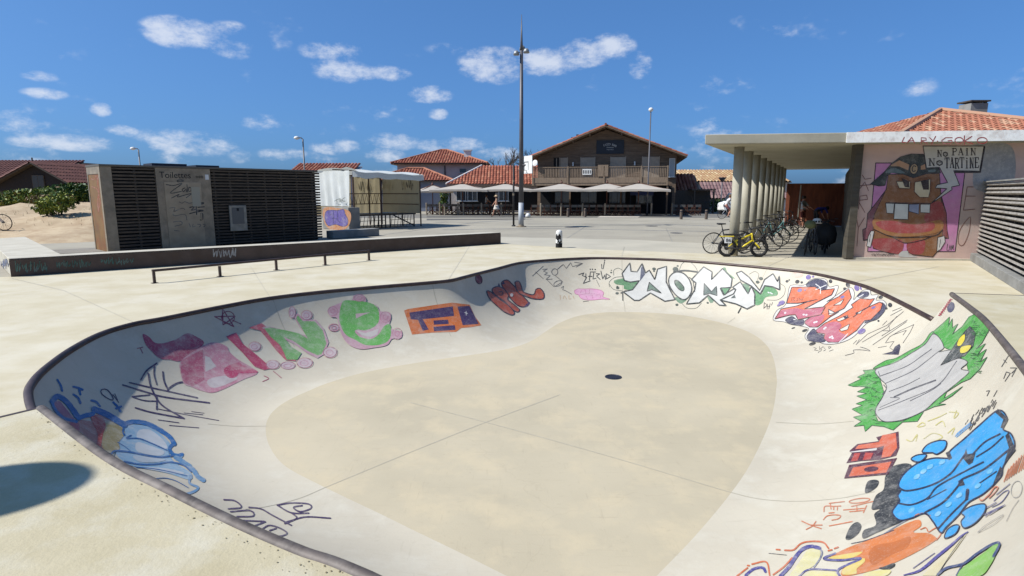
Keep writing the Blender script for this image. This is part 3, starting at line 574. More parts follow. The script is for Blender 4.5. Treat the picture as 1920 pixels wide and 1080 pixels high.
for p in ([(740, 440), (862, 368), (820, 432)], [(770, 602), (905, 548), (880, 590), (800, 622)], [(808, 712), (922, 648), (900, 712), (830, 732)], [(988, 532), (1072, 488), (1040, 532)], [(680, 535), (760, 525), (700, 555)], [(390, 405), (560, 372), (450, 402)]): g.fill((232, 222, 206), p, False, KO, 6)
g.fill((66, 60, 76), [(850, 560), (920, 570), (870, 600)]).fill((66, 60, 76), [(985, 522), (1020, 510), (1010, 535)])
for x, y in ((195, 525), (405, 545), (435, 548), (525, 632), (548, 625), (635, 702), (650, 690), (700, 800), (722, 790), (730, 810)): g.fill((236, 226, 224), ell(x, y, 15, 11, -.3, 8))
for p in ([(540, 200), (590, 240), (592, 305)], [(660, 210), (590, 240), (540, 262)], [(290, 600), (310, 602)], [(800, 860), (900, 760)], [(1020, 345), (1075, 315)]): g.stroke((240, 236, 232), 9, p)
for x, y, rx, ry in ((330, 170, 26, 21), (380, 178, 15, 13), (900, 205, 24, 30), (705, 165, 20, 22), (865, 250, 18, 14), (215, 165, 18, 14), (240, 150, 10, 8), (415, 720, 34, 14), (285, 692, 22, 8), (500, 870, 40, 16), (1270, 345, 26, 18), (1375, 432, 24, 26), (1335, 470, 12, 14), (1245, 612, 12, 10)): g.fill(K, ell(x, y, rx, ry, -.3, 12))
for x, y, rx, ry in ((455, 120, 30, 26), (508, 112, 14, 12), (1000, 240, 28, 36), (1045, 245, 10, 20), (155, 410, 38, 24), (125, 435, 26, 12), (1055, 730, 48, 28), (360, 270, 28, 20), (418, 266, 10, 10), (840, 345, 26, 16), (1190, 462, 28, 14)): g.fill((132, 112, 170), ell(x, y, rx, ry, -.4, 12), wear=.4)
g.fill((232, 196, 176), ell(330, 92, 66, 30), wear=.9)
for p in ([(270, 350), (270, 390)], [(270, 350), (310, 352), (285, 370), (310, 388), (270, 390)], [(345, 355), (325, 365), (345, 380), (320, 390)], [(355, 355), (360, 388), (375, 365), (385, 388), (400, 350)]): g.stroke((120, 62, 50), 5, p, False)
g.build('graffiti', 'orange and pink wildstyle lettering with purple bubbles and black outline', bowl, shift=off)
g = GP(1440, 500, 6)
for p in ([(990, 880), (1120, 760), (1340, 660), (1525, 505)], [(1060, 850), (1340, 690), (1450, 560)], [(1180, 880), (1560, 620)], [(1280, 780), (1570, 600)], [(1340, 610), (1290, 660)], [(1360, 660), (1372, 722), (1290, 722)], [(1642, 652), (1470, 730), (1370, 790), (1320, 860), (1420, 840), (1370, 912), (1410, 942)], [(1642, 652), (1600, 740), (1520, 860)], [(1400, 500), (1500, 460)], [(1380, 550), (1510, 480)], [(960, 870), (1000, 830)], [(990, 880), (1030, 820)], [(1240, 912), (1335, 895)], [(1400, 770), (1560, 715), (1520, 770)]): g.stroke((70, 64, 68), 5, p, False)
g.fill((62, 58, 78), [(1285, 987), (1400, 955), (1430, 900), (1480, 870), (1492, 900), (1470, 992)]).stroke((70, 64, 68), 6, [(870, 1000), (970, 972), (960, 940), (1060, 938), (1150, 950), (1100, 922), (1040, 905)])
g.build('graffiti', 'thin black scratch lines with one solid dark arrowhead', bowl, shift=off)
g = GP(1440, 500, 6)
for p in ([(515, 910), (545, 920), (520, 940), (565, 945)], [(580, 900), (580, 935), (620, 900), (640, 925)], [(680, 900), (685, 925), (712, 905), (690, 900)], [(590, 955), (605, 930)], [(690, 952), (735, 935)], [(565, 970), (580, 950)], [(625, 950), (650, 935)]): g.stroke((80, 76, 74), 5, p, False)
g.build('graffiti', 'tiny grey signature below the orange lettering', bowl, shift=off)

g = GP(1560, 550, 4)                                    # green monster foot
GN, GD = (82, 170, 70), (38, 96, 48)
g.fill(GN, [(235, 580), (330, 572), (352, 620), (372, 680), (395, 760), (345, 830), (322, 900), (345, 960), (400, 968), (530, 962), (690, 888), (642, 962), (530, 968), (460, 1028), (390, 1002), (300, 992), (250, 1038), (240, 992), (165, 1000), (222, 962), (160, 930), (230, 915), (150, 870), (230, 842), (180, 830), (262, 800), (185, 772), (262, 752), (190, 740), (270, 702), (160, 700), (120, 690), (222, 642), (190, 630), (250, 602)], False, GD, 5)
g.fill(GN, [(310, 565), (400, 508), (480, 488), (580, 433), (680, 378), (738, 300), (762, 293), (702, 392), (600, 452), (490, 522), (380, 552)], True, GD, 5)
g.fill(GN, [(760, 290), (830, 230), (885, 178), (875, 250), (905, 190), (905, 260), (948, 230), (905, 310), (980, 250), (1030, 178), (1080, 155), (1200, 240), (1130, 370), (1082, 420), (1155, 378), (1090, 470), (1162, 420), (1112, 520), (1168, 478), (1112, 570), (1040, 642), (970, 672), (862, 742), (842, 792), (985, 700), (902, 772), (800, 832), (858, 834), (770, 852), (700, 882), (780, 790), (940, 660), (1030, 600), (1010, 520), (920, 440), (830, 400), (800, 330)], False, GD, 5)
g.fill((202, 197, 189), [(330, 575), (480, 520), (600, 450), (700, 385), (760, 308), (812, 340), (842, 410), (800, 442), (900, 430), (870, 500), (960, 490), (1022, 520), (972, 570), (1032, 590), (960, 660), (800, 790), (690, 885), (540, 950), (400, 966), (340, 920), (330, 870), (382, 780), (412, 700), (360, 640)], True, (70, 74, 70), 6)
for w, p in ((6, [(360, 625), (560, 550), (680, 470), (750, 420)]), (6, [(400, 680), (600, 590), (700, 520), (800, 440)]), (5, [(430, 740), (560, 690), (662, 638)]), (12, [(470, 780), (600, 722), (780, 655)]), (6, [(350, 880), (560, 800), (800, 690), (940, 510)]), (6, [(590, 810), (750, 730), (820, 680)]), (5, [(350, 590), (360, 620)]), (8, [(390, 690), (410, 720), (380, 760)]), (5, [(440, 785), (510, 790), (450, 820), (360, 860)])): g.stroke((92, 90, 94), w, p)
g.fill((72, 78, 76), [(820, 542), (900, 430), (940, 370), (1000, 290), (1040, 250), (1082, 300), (1062, 400), (1000, 470), (920, 500)], False, K, 5, wear=.4)
for p in ([(942, 392), (960, 340), (1000, 308), (1002, 352), (970, 398)], [(970, 452), (975, 405), (1052, 393), (1022, 442)]): g.fill((244, 222, 62), p, True, K, 4)
rr = random.Random(3)
for k in range(70):
    if k < 34: x, y = rr.uniform(230, 340), rr.uniform(600, 980)
    elif k < 54: x, y = rr.uniform(1040, 1150), rr.uniform(200, 330)
    else: x, y = rr.uniform(1030, 1110), rr.uniform(420, 600)
    g.stroke((44, 108, 50), 4, [(x, y), (x + rr.uniform(8, 18), y + rr.uniform(-10, 6)), (x + rr.uniform(24, 40), y + rr.uniform(-6, 14))])
e = ell(893, 105, 26, 40, .35); g.fill((74, 74, 104), e, True)
for k in range(9):
    t = k / 8; x, y = 800 + 80 * t, 165 - 115 * t; g.stroke((190, 82, 92), 6, [(x, y), (x + 14, y + 5), (x + 8, y - 8), (x + 24, y - 2)], False)
g.build('graffiti', 'green furred shape with a grey claw and two yellow eyes', bowl, shift=off)
g = GP(1560, 550, 4)
for p in ([(1275, 550), (1325, 470)], [(1290, 640), (1310, 590), (1340, 600), (1300, 660)], [(1340, 560), (1390, 560), (1350, 600)], [(1380, 575), (1352, 625)], [(1290, 500), (1310, 520)], [(1240, 730), (1215, 775)], [(1160, 735), (1185, 730), (1165, 770)]): g.stroke((84, 82, 80), 6, p, False)
g.build('graffiti', 'short black strokes under the raised rim', bowl, shift=off); g = GP(1560, 550, 4)
for k in range(46):
    t = rr.random(); x, y = 1020 + 200 * t + rr.uniform(-30, 20), 1010 - 170 * t + rr.uniform(-30, 30); a = rr.uniform(14, 34); g.stroke((62, 58, 56), rr.uniform(4, 8), [(x, y), (x + a * .55, y - a)], False)
g.build('graffiti', 'cluster of black dashes over the blue letters', bowl, shift=off); g = GP(1560, 550, 4)
for p in ([(640, 1000), (680, 970), (700, 990), (650, 1005)], [(720, 960), (800, 930), (860, 900)], [(880, 890), (950, 900), (915, 940), (935, 880)], [(560, 1100), (600, 1110), (640, 1060), (630, 1110)], [(690, 1090), (760, 1050), (830, 1080), (740, 1120)], [(870, 1050), (920, 1010), (900, 1060)], [(780, 990), (830, 960), (850, 1000)]): g.stroke((216, 204, 120), 7, p, wear=.7)
g.build('graffiti', 'pale yellow scribbles', bowl, shift=off); g = GP(1560, 550, 4)
for k in range(9): x, y = 925 + k * 12, 1075 - k * 10; g.stroke((120, 170, 214), 5, [(x, y), (x + 20, y - 30), (x + 10, y + 8), (x + 34, y - 12)], False)
g.build('graffiti', 'pale blue zigzag scribble', bowl, shift=off)

g = GP(1560, 740, 4)                                    # orange TEO on the right wall
DR, OR2 = (92, 42, 62), (224, 110, 74)
g.fill(DR, [(130, 425), (190, 372), (350, 350), (332, 320), (500, 278), (507, 400), (482, 460), (360, 492), (220, 500), (108, 516), (150, 440)])
g.fill(OR2, [(175, 410), (200, 380), (352, 358), (380, 305), (480, 290), (490, 400), (440, 465), (372, 475), (392, 385), (340, 400)]).fill((190, 74, 66), [(170, 442), (215, 440), (192, 498), (142, 504)]).fill((190, 74, 66), [(252, 437), (312, 440), (290, 488), (232, 494)])
g.fill((226, 220, 212), [(130, 432), (340, 402), (335, 420), (150, 436)]).fill(DR, [(92, 632), (130, 530), (490, 478), (422, 602)]).fill(OR2, [(128, 618), (160, 550), (450, 505), (410, 588)]).fill(DR, ell(297, 563, 55, 20, -.1))
g.build('graffiti', 'orange red letters TEO edged with dark purple on the right wall', bowl, shift=off)

g = GP(1560, 740, 4)                                    # blue bubble letters
BL, BK, ND = (54, 166, 228), (54, 56, 58), (28, 38, 72)
g.fill(BK, [(580, 520), (602, 545), (560, 640), (540, 720), (550, 800), (500, 860), (540, 940), (420, 1002), (330, 1042), (236, 1082), (240, 1020), (330, 980), (318, 900), (360, 862), (298, 860), (330, 760), (388, 712), (400, 620), (440, 550), (520, 520)], True, wear=.3)
g.fill(BK, [(248, 737), (265, 660), (310, 640), (352, 650), (340, 692), (290, 730)], True).fill(BK, [(102, 1080), (140, 990), (190, 958), (222, 985), (202, 1040), (140, 1088)], True)
g.fill(BL, [(500, 680), (540, 600), (640, 520), (760, 480), (890, 478), (885, 430), (1000, 330), (1100, 240), (1250, 120), (1318, 180), (1288, 260), (1350, 300), (1372, 400), (1290, 540), (1270, 620), (1150, 740), (1030, 812), (960, 900), (860, 1000), (820, 1040), (760, 955), (700, 895), (600, 930), (510, 945), (455, 890), (480, 840), (510, 800), (495, 760), (520, 720)], True, ND, 12, wear=.12)
for p in ([(1248, 108), (1328, 185), (1292, 257), (1268, 250), (1290, 190), (1232, 140)], [(1305, 312), (1330, 283), (1384, 420), (1292, 534), (1332, 400)], [(1268, 540), (1290, 570), (1262, 632), (1210, 684), (1242, 600)], [(985, 480), (1010, 410), (1020, 450), (1082, 440), (1060, 512), (1030, 532)], [(960, 692), (950, 650), (985, 640), (1002, 682)], [(855, 440), (885, 425), (905, 480), (880, 495)]): g.fill((34, 38, 54), p)
for w, p in ((13, [(500, 700), (560, 725), (680, 705), (800, 660), (900, 590), (960, 510), (1010, 440)]), (12, [(505, 820), (600, 830), (720, 780), (800, 690), (1000, 580), (1140, 510)]), (14, [(700, 890), (840, 810), (950, 690), (980, 640), (1150, 560), (1335, 415)]), (12, [(1060, 450), (1150, 360), (1265, 298)]), (11, [(1090, 470), (1200, 400), (1290, 318)]), (9, [(1110, 670), (1240, 580)]), (26, [(1022, 720), (1015, 785)]), (15, [(1012, 790), (900, 900), (800, 1010)]), (9, [(720, 790), (860, 715)])): g.stroke(ND, w, p)
for x, y in ((740, 545), (690, 580), (830, 510), (640, 620), (1190, 580), (1100, 690), (880, 830), (600, 870), (800, 900), (960, 760)): g.fill((112, 192, 232), ell(x, y, 28, 16, -.6, 10), wear=.5)
for p in ([(680, 430), (720, 380), (800, 350), (862, 355), (850, 412), (790, 452), (760, 440), (700, 440)], [(598, 490), (640, 460), (712, 455), (690, 492), (650, 512)], [(978, 890), (1060, 840), (1155, 828), (1150, 890), (1080, 970), (1000, 1007), (975, 960), (1002, 920)], [(852, 1082), (868, 1022), (920, 985), (960, 990), (930, 1050)]): g.fill(BL, p, True, ND, 10)
for k in range(9): g.stroke((214, 126, 80), 8, [(1295 + 18 * k, 655 - 12 * k), (1330 + 20 * k, 560 - 20 * k)], False, wear=.6)
g.o, g.s = (1600, 900), 6
for p in ([(1500, 420), (1560, 370), (1700, 300), (1540, 400)], [(1590, 240), (1700, 140), (1760, 130), (1680, 250), (1570, 310)], [(1500, 330), (1620, 260)], [(1620, 170), (1770, 50)], [(1480, 400), (1720, 290)]): g.stroke((96, 92, 140), 9, p, wear=.5)
g.stroke((120, 116, 116), 4, [(1410, 600), (1500, 520), (1700, 400), (1600, 500), (1410, 600)]).stroke((120, 116, 116), 4, [(1730, 470), (1800, 330), (1870, 230)])
g.stroke((216, 124, 84), 14, [(1430, 220), (1460, 240), (1540, 170), (1600, 90), (1640, 90), (1600, 150), (1540, 210)], wear=.5); e = ell(1845, 110, 60, 95, .2); g.stroke((170, 166, 158), 6, e + [e[0]], True, None, True)
g.build('graffiti', 'bright blue bubble letters with navy outline over black smoke', bowl, shift=off)

g = GP(1360, 900, 6)                                    # orange, yellow and purple piece at the bottom
g.fill((226, 132, 70), [(1240, 832), (1440, 740), (1560, 700), (1790, 610), (2020, 500), (2180, 450), (2205, 520), (2120, 592), (2280, 600), (2362, 640), (2370, 682), (2200, 790), (1960, 912), (1760, 992), (1500, 1062), (1320, 1085), (1330, 1000), (1530, 890), (1300, 905), (1180, 890)], True)
g.fill((206, 116, 58), [(1620, 820), (1700, 740), (1900, 700), (2080, 640), (2050, 760), (1850, 860), (1680, 960), (1630, 920)], True, wear=.1)
g.fill((238, 210, 112), [(1180, 872), (1400, 830), (1545, 815), (1420, 882), (1200, 892)], True).fill((240, 214, 118), [(1325, 1070), (1340, 1000), (1540, 885), (1575, 920), (1480, 1010), (1480, 1060)], True)
g.fill((236, 226, 168), [(720, 1090), (840, 920), (920, 800), (1030, 770), (1072, 820), (1030, 940), (900, 1030), (830, 1090)], True, wear=.5).fill((238, 226, 150), [(880, 1090), (950, 1030), (1230, 1035), (1270, 1090)], wear=.4).fill((236, 224, 150), [(1560, 1090), (1620, 1040), (1860, 1020), (1800, 1090)], True, wear=.4)
PU = (82, 78, 146)
for w, p in ((24, [(1240, 832), (1110, 892), (1300, 910), (1530, 890), (1280, 1010), (1290, 1090)]), (18, [(830, 1090), (950, 1012), (1250, 1022)]), (42, [(620, 1090), (720, 980), (800, 860), (870, 785), (960, 752), (1060, 772)]), (32, [(230, 1075), (320, 1005), (420, 990), (452, 1035)])): g.stroke(PU, w, p, wear=.5)
g.stroke((130, 132, 150), 18, [(1060, 772), (1092, 820), (1060, 900), (1000, 985)], wear=.6).fill(BK, [(1730, 1000), (1790, 980), (1900, 940), (1910, 975), (1830, 1015)], True)
for p in ([(130, 1085), (250, 992)], [(300, 950), (460, 926), (500, 1075)], [(540, 1070), (660, 980), (752, 880)], [(670, 795), (770, 790), (850, 720), (960, 695), (1100, 705), (1162, 772)], [(1160, 800), (1200, 790)], [(1230, 775), (1270, 760)], [(575, 785), (615, 788)], [(250, 965), (270, 967)]): g.stroke((220, 118, 74), 18, p)
g.stroke((150, 150, 158), 14, [(1790, 610), (2000, 480), (2180, 400), (2270, 380), (2340, 440)]).stroke((218, 120, 74), 12, [(2020, 470), (2180, 385), (2290, 390), (2350, 460)]).stroke((218, 120, 74), 12, [(2200, 560), (2260, 540), (2290, 590), (2340, 560), (2400, 540), (2430, 610), (2380, 680)])
g.stroke((70, 66, 72), 6, [(490, 828), (690, 848)]).stroke((70, 66, 90), 8, [(1420, 720), (1600, 680), (1900, 570)])
g.o = (1600, 900)
g.fill((230, 216, 172), [(780, 1085), (900, 960), (1130, 760), (1290, 600), (1180, 760), (960, 1050), (935, 1088)], wear=.4).stroke((86, 78, 150), 34, [(570, 1080), (760, 1022), (960, 860), (1120, 730), (1220, 640), (1300, 588)], taper=True).stroke((90, 84, 140), 8, [(680, 1000), (920, 830)]).stroke((84, 84, 92), 7, [(1250, 640), (1100, 850), (950, 1080)])
g.fill((144, 202, 90), [(1180, 1090), (1240, 1000), (1290, 960), (1460, 840), (1590, 742), (1650, 722), (1640, 790), (1560, 960), (1440, 1090)], True).stroke((60, 78, 126), 28, [(960, 1075), (1060, 1002), (1250, 952), (1400, 842), (1560, 742), (1652, 715), (1650, 762), (1590, 870)]).stroke((60, 78, 126), 14, [(1240, 960), (1170, 1085)])
g.build('graffiti', 'orange yellow and purple piece with a green leaf tip', bowl, shift=off)
g = GP(1360, 900, 6)
for p in ([(860, 465), (960, 510), (1080, 550)], [(1020, 470), (980, 520), (910, 560)], [(960, 510), (1090, 510)], [(1170, 265), (1340, 245)], [(1110, 360), (1120, 300), (1200, 295)], [(1180, 270), (1190, 330)], [(1220, 300), (1220, 335)], [(1262, 310), (1260, 340)], [(1200, 300), (1300, 295)], [(1165, 375), (1225, 370)], [(1105, 450), (1140, 410), (1220, 395), (1300, 405), (1270, 440), (1200, 455)], [(1170, 520), (1430, 470)], [(1420, 300), (1660, 245)], [(1330, 340), (1580, 320)], [(1400, 360), (1560, 345)], [(1590, 290), (1555, 370)], [(1480, 300), (1482, 350)]): g.stroke((222, 128, 84), 11, p)
e = ell(1510, 235, 118, 24, -.12); g.stroke((222, 128, 84), 11, e + [e[0]], True, None, True)
g.build('graffiti', 'orange handwriting with a star beside the black smoke', bowl, shift=off)

# joints sawn in the bowl
JT = (200, 190, 166)
for p in ([(610, 914), (760, 852), (900, 796), (1050, 740)], [(770, 755), (960, 805), (1150, 858), (1358, 920)], [(610, 914), (560, 935), (500, 950), (460, 955)], [(1358, 920), (1420, 935), (1490, 940), (1570, 935), (1640, 922)], [(390, 795), (440, 799), (500, 799)], [(512, 562), (530, 610), (552, 650)], [(1166, 487), (1167, 540), (1172, 584)], [(1440, 500), (1425, 530)], [(1378, 596), (1364, 606)], [(810, 530), (820, 570), (845, 630)], [(1455, 792), (1530, 795), (1600, 790)]):
    g = Piece((0, 0), 1, hit_bowl); g.stroke(JT, 1.0, p, wear=.1); g.build('joint', None, bowl, base=.001, shift=off)

for p in ([(1166, 482), (1170, 463)], [(1441, 499), (1478, 482)], [(505, 556), (470, 500)], [(842, 523), (880, 462)], [(250, 604), (120, 545), (22, 522)], [(1607, 528), (1760, 500)]):
    g = Piece((0, 0), 1, hit_deck); g.stroke((206, 196, 172), .8, p, False, .1); o = struct(g.build('deck_joint', None, None, base=.0015))

# ================================================================== street furniture of the skatepark
M_conc = mat('cast_concrete', C(222, 214, 194), C(205, 196, 176), rough=.85, scale=2, bump=.12, bscale=50, speck=.08)
M_concg = mat('grey_concrete', C(168, 166, 160), C(150, 148, 142), rough=.85, scale=2, bump=.12, bscale=50, speck=.1, c3=C(120, 118, 112), scale3=1.5, fac3=.5)
M_bsteel = mat('brown_steel_plate', C(92, 76, 68, .8), C(74, 62, 56, .8), rough=.55, scale=3, metal=.25, c3=C(110, 84, 66), scale3=3, fac3=.4)
M_rail = mat('painted_rail_steel', C(86, 70, 64, .8), C(70, 56, 52, .8), rough=.45, metal=.3, scale=5)
M_galv = mat('brushed_steel', C(188, 170, 144), C(160, 144, 120), rough=.45, metal=.25, scale=4, bump=.04, c3=C(120, 110, 98), scale3=1.2, fac3=.5)
M_slat = mat('black_stained_timber', C(92, 80, 68, .8), C(60, 54, 48, .8), rough=.7, scale=5, stretch=(1, 1, 8), bump=.1)
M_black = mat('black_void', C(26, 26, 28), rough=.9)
M_white = mat('white_paint', C(238, 236, 230, .75), C(222, 220, 214, .75), rough=.6, scale=3)
def basis(e):
    e = Vector((e[0], e[1], 0)).normalized(); return e, Vector((-e.y, e.x, 0))
def hit_plane(p0, nrm):
    p0, nrm = Vector(p0), Vector(nrm).normalized()
    def h(x, y):
        d = ray(x, y); dn = d.dot(nrm)
        if abs(dn) < 1e-6: return None
        return EYE + d * ((p0 - EYE).dot(nrm) / dn), nrm
    return h
def text_part(name, s, size, origin, ux, uz, m, parent, off=Vector((0, 0, 0)), align='LEFT', ext=.002, width=None):
    cu = bpy.data.curves.new('lettering', 'FONT'); cu.body = s; cu.size = size; cu.extrude = ext; cu.align_x = align; cu.resolution_u = 3
    t = bpy.data.objects.new('lettering', cu); col.objects.link(t); dg = bpy.context.evaluated_depsgraph_get(); me = bpy.data.meshes.new_from_object(t.evaluated_get(dg)); bpy.data.objects.remove(t)
    sx = 1.0
    if width:
        xs = [v.co.x for v in me.vertices]; sx = width / (max(xs) - min(xs))
    ux, uz = Vector(ux), Vector(uz); un = ux.cross(uz)
    for v in me.vertices: v.co = Vector(origin) + ux * v.co.x * sx + uz * v.co.y + un * (v.co.z + .004) - off
    me.materials.clear(); me.materials.append(m)
    o = bpy.data.objects.new(name, me); col.objects.link(o); o.parent = parent; return o

# ---- grind ledge with a return arm
LA, LB = P(22, 519), P(938, 457)
le, ln_ = basis(LB - LA); LH = .42
ledge = thing('grind_ledge', 'long low concrete grind ledge faced with brown steel, turning a corner', 'ledge', LA)
Lw, Rw = .62, .95; la = Vector((-.70, .714, 0))
pts = [LA + le * .0, LB, LB + ln_ * Lw, LA + le * Rw + ln_ * Lw, LA + le * Rw + ln_ * Lw + la * 8, LA + la * 8]
mb = MB(); mb.prism([(p.x - LA.x, p.y - LA.y) for p in pts], .0, LH); mb.build('body', M_conc, ledge, bevel=.012)
o_ = -le * .012 - ln_ * .012
mb = MB(); a, b = -ln_ * .014 - le * .01, (LB - LA) - ln_ * .014
mb.beam(a + Vector((0, 0, LH / 2 - .014)), b + Vector((0, 0, LH / 2 - .014)), .022, LH - .03); mb.build('front_plate', M_bsteel, ledge)
mb = MB(); mb.beam((LB - LA) + le * .014 + Vector((0, 0, LH / 2 - .014)), (LB - LA) + le * .014 + ln_ * Lw + Vector((0, 0, LH / 2 - .014)), .022, LH - .03); mb.build('end_plate', M_bsteel, ledge)
mb = MB(); mb.beam(a + Vector((0, 0, LH - .006)), b + Vector((0, 0, LH - .006)), .04, .022); mb.build('grind_edge', M_rail, ledge, bevel=.004)
hp = hit_plane(LA - ln_ * .026, -ln_)
def scrawl(x0, x1, y0, y1, n, seed):
    r_ = random.Random(seed); out = []
    for k in range(n):
        xa = x0 + (x1 - x0) * k / n; w = (x1 - x0) / n
        out.append([(xa + r_.uniform(0, .3) * w, y0 + r_.uniform(0, .4) * (y1 - y0)), (xa + r_.uniform(.2, .6) * w, y1 - r_.uniform(0, .3) * (y1 - y0)), (xa + r_.uniform(.6, 1.1) * w, y0 + r_.uniform(0, .5) * (y1 - y0)), (xa + r_.uniform(.4, 1.2) * w, y1 - r_.uniform(0, .5) * (y1 - y0))])
    return out
for x0, x1, y0, y1, n, c, lab in ((28, 90, 488, 511, 9, (74, 132, 116), 'teal tag nearest the corner of the ledge'), (104, 170, 486, 503, 9, (66, 118, 104), 'fainter teal tag'), (188, 250, 481, 497, 9, (72, 128, 114), 'teal tag'), (398, 442, 464, 484, 7, (196, 196, 194), 'pale grey tag')):
    g = Piece((0, 0), 1, hp)
    for p in scrawl(x0, x1, y0, y1, n, int(x0)): g.stroke(c, 1.3, p)
    g.build('graffiti', lab, ledge, base=.001, shift=-LA)
ls = Vector((-la.y, la.x, 0)); g = Piece((0, 0), 1, hit_plane(LA + ls * .004, ls))
for p in scrawl(1, 17, 484, 505, 5, 5): g.stroke((120, 130, 160), 1.0, p)
g.build('graffiti', 'faint blue scrawl', ledge, base=.001, shift=-LA)

# ---- flat rail
rp = [P(290, 531), P(413, 518.5), P(518.5, 506.5), P(610, 497), P(692, 488)]
rail = thing('grind_rail', 'low brown steel flat rail on five posts', 'rail', rp[0]); RH = .30
for p in rp:
    mb = MB(); q = p - rp[0]; mb.box((q.x, q.y, RH / 2 - .03), (.05, .05, RH - .05), rz=math.atan2(rp[-1].y - rp[0].y, rp[-1].x - rp[0].x)); mb.build('post', M_rail, rail)
    mb = MB(); mb.box((q.x, q.y, .006), (.12, .12, .008), rz=.9); mb.build('base_plate', M_rail, rail)
mb = MB(); d = (rp[-1] - rp[0]).normalized(); mb.beam(Vector((0, 0, RH - .025)) - d * .03, rp[-1] - rp[0] + Vector((0, 0, RH - .025)) + d * .03, .06, .05); mb.build('rail_bar', M_rail, rail, bevel=.006)

# ---- toilet block
T0 = Vector((-13.0, 18.7, 0)); te, tn = basis((.67, .745)); TL, TD, TH = 7.5, 1.55, 2.82
toilet = thing('toilet_building', 'dark slatted public toilet block with a steel door marked Toilettes', 'building', T0)
def TP(s, d, z): return te * s + tn * d + Vector((0, 0, z))
def tbox(s0, s1, d0, d1, z0, z1, name, m, parent=None, bevel=0):
    mb = MB(); c = TP((s0 + s1) / 2, (d0 + d1) / 2, (z0 + z1) / 2); mb.box(c, (s1 - s0, d1 - d0, z1 - z0), rz=math.atan2(te.y, te.x)); return mb.build(name, m, parent or toilet, bevel=bevel)
tbox(.04, TL - .05, .12, TD, 0, TH - .08, 'core', M_black)
tbox(-.03, TL + .0, -.05, TD + .05, TH - .07, TH, 'roof_cap', mat('roof_flashing', C(120, 112, 100), rough=.5, metal=.4), bevel=.01)
tbox(0, .30, -.02, .12, 0, TH - .072, 'corner_post', M_galv); tbox(-.02, 0, 0, .16, 0, TH - .072, 'corner_post', M_galv); tbox(-.02, .0, TD - .10, TD, 0, TH - .072, 'corner_post', M_galv)
tbox(-.02, 0, .162, TD - .102, TH - .3, TH - .072, 'header', M_galv)
M_ochre = mat('rust_stained_door', C(150, 112, 62), C(128, 96, 58), rough=.6, scale=2.5, c3=C(160, 80, 40), scale3=1.3, fac3=.7)
dl = tbox(-.006, .03, .162, TD - .102, .02, TH - .302, 'side_door', M_ochre); dl['label'] = 'ochre door stained with rust'
sp = tbox(1.55, 3.30, -.02, .12, 0, TH - .072, 'steel_front', M_galv)
dr_ = tbox(1.78, 2.95, -.035, -.0205, .02, 2.28, 'door', mat('steel_door', C(196, 178, 150), C(176, 158, 132), rough=.4, metal=.25, scale=3), sp)
tbox(2.62, 2.90, -.042, -.0355, 1.45, 2.12, 'notice', mat('notice_paper', C(190, 182, 160), rough=.7), dr_)
tbox(2.86, 2.90, -.06, -.0355, .95, 1.2, 'handle', M_galv, dr_); tbox(3.12, 3.24, -.032, -.0205, 2.38, 2.56, 'pictogram', M_white, sp)
sl = MB(); L1 = 1.55 - .30; sl.box((0, 0, 0), (L1 - .02, .03, .062)); me1 = sl.mesh('slat', M_slat); sl = MB(); sl.box((0, 0, 0), (TL - 3.30 + .06, .03, .062)); me2 = sl.mesh('slat', M_slat)
for k in range(25):
    z = .10 + k * .108
    for me, s in ((me1, .30 + L1 / 2), (me2, 3.32 + (TL - 3.30) / 2 + .03)):
        o = bpy.data.objects.new('slat', me); col.objects.link(o); o.parent = toilet; o.location = TP(s, random.uniform(-.006, .006), z + random.uniform(-.007, .007)); o.rotation_euler = (R(14 + random.uniform(-5, 5)), R(random.uniform(-.22, .22)), math.atan2(te.y, te.x))
for s in (.95, 3.45, 4.0, 4.65, 5.3, 5.95, 6.6, 7.25): tbox(s - .03, s + .03, .03, .118, .02, TH - .08, 'batten', M_slat)
dv = tbox(3.84, 4.46, -.10, -.03, .52, 1.46, 'dispenser', mat('dispenser_steel', C(176, 172, 160), C(150, 146, 136), rough=.4, metal=.4, scale=6), bevel=.01)
tbox(3.92, 4.36, -.106, -.1005, .78, 1.38, 'display', mat('grey_glass', C(110, 112, 112), rough=.2), dv); tbox(4.10, 4.18, -.112, -.1065, 1.26, 1.36, 'sticker', M_black, dv)
tbox(1.6, 2.7, .4, 1.3, TH + .002, TH + .10, 'roof_hatch', M_dark); tbox(3.0, 3.8, .4, 1.3, TH + .002, TH + .08, 'roof_hatch', M_dark)
M_ink = mat('black_lettering', C(44, 42, 42), rough=.7)
text_part('lettering', 'Toilettes', .30, T0 + TP(1.66, -.022, 2.42), te, (0, 0, 1), M_ink, sp, T0, width=.98)
text_part('lettering', '***', .22, T0 + TP(2.80, -.022, 2.36), te, (0, 0, 1), M_ink, sp, T0, width=.26)
g = Piece((120, 290), 3.84, hit_plane(T0 + TP(0, -.036, 0), -tn))
for p in ([(735, 215), (790, 222), (850, 208), (765, 275), (845, 265)], [(870, 240), (850, 250), (860, 268), (880, 245), (880, 268)], [(885, 215), (890, 268)], [(900, 235), (895, 262), (912, 262), (915, 240), (900, 235)], [(775, 312), (830, 285), (815, 305), (915, 280), (880, 310)], [(815, 185), (850, 182), (860, 190), (820, 195), (815, 185)]): g.stroke((48, 46, 48), 6, p)
for p in ([(960, 350), (1000, 345), (1005, 352), (965, 358), (960, 350)], [(905, 380), (940, 375), (915, 400), (945, 395)], [(950, 340), (955, 430)], [(965, 380), (1010, 375)], [(960, 400), (1005, 400), (975, 408)], [(905, 425), (940, 415), (1000, 405)], [(985, 425), (998, 425), (998, 468), (982, 470)]): g.stroke((44, 42, 44), 8, p)
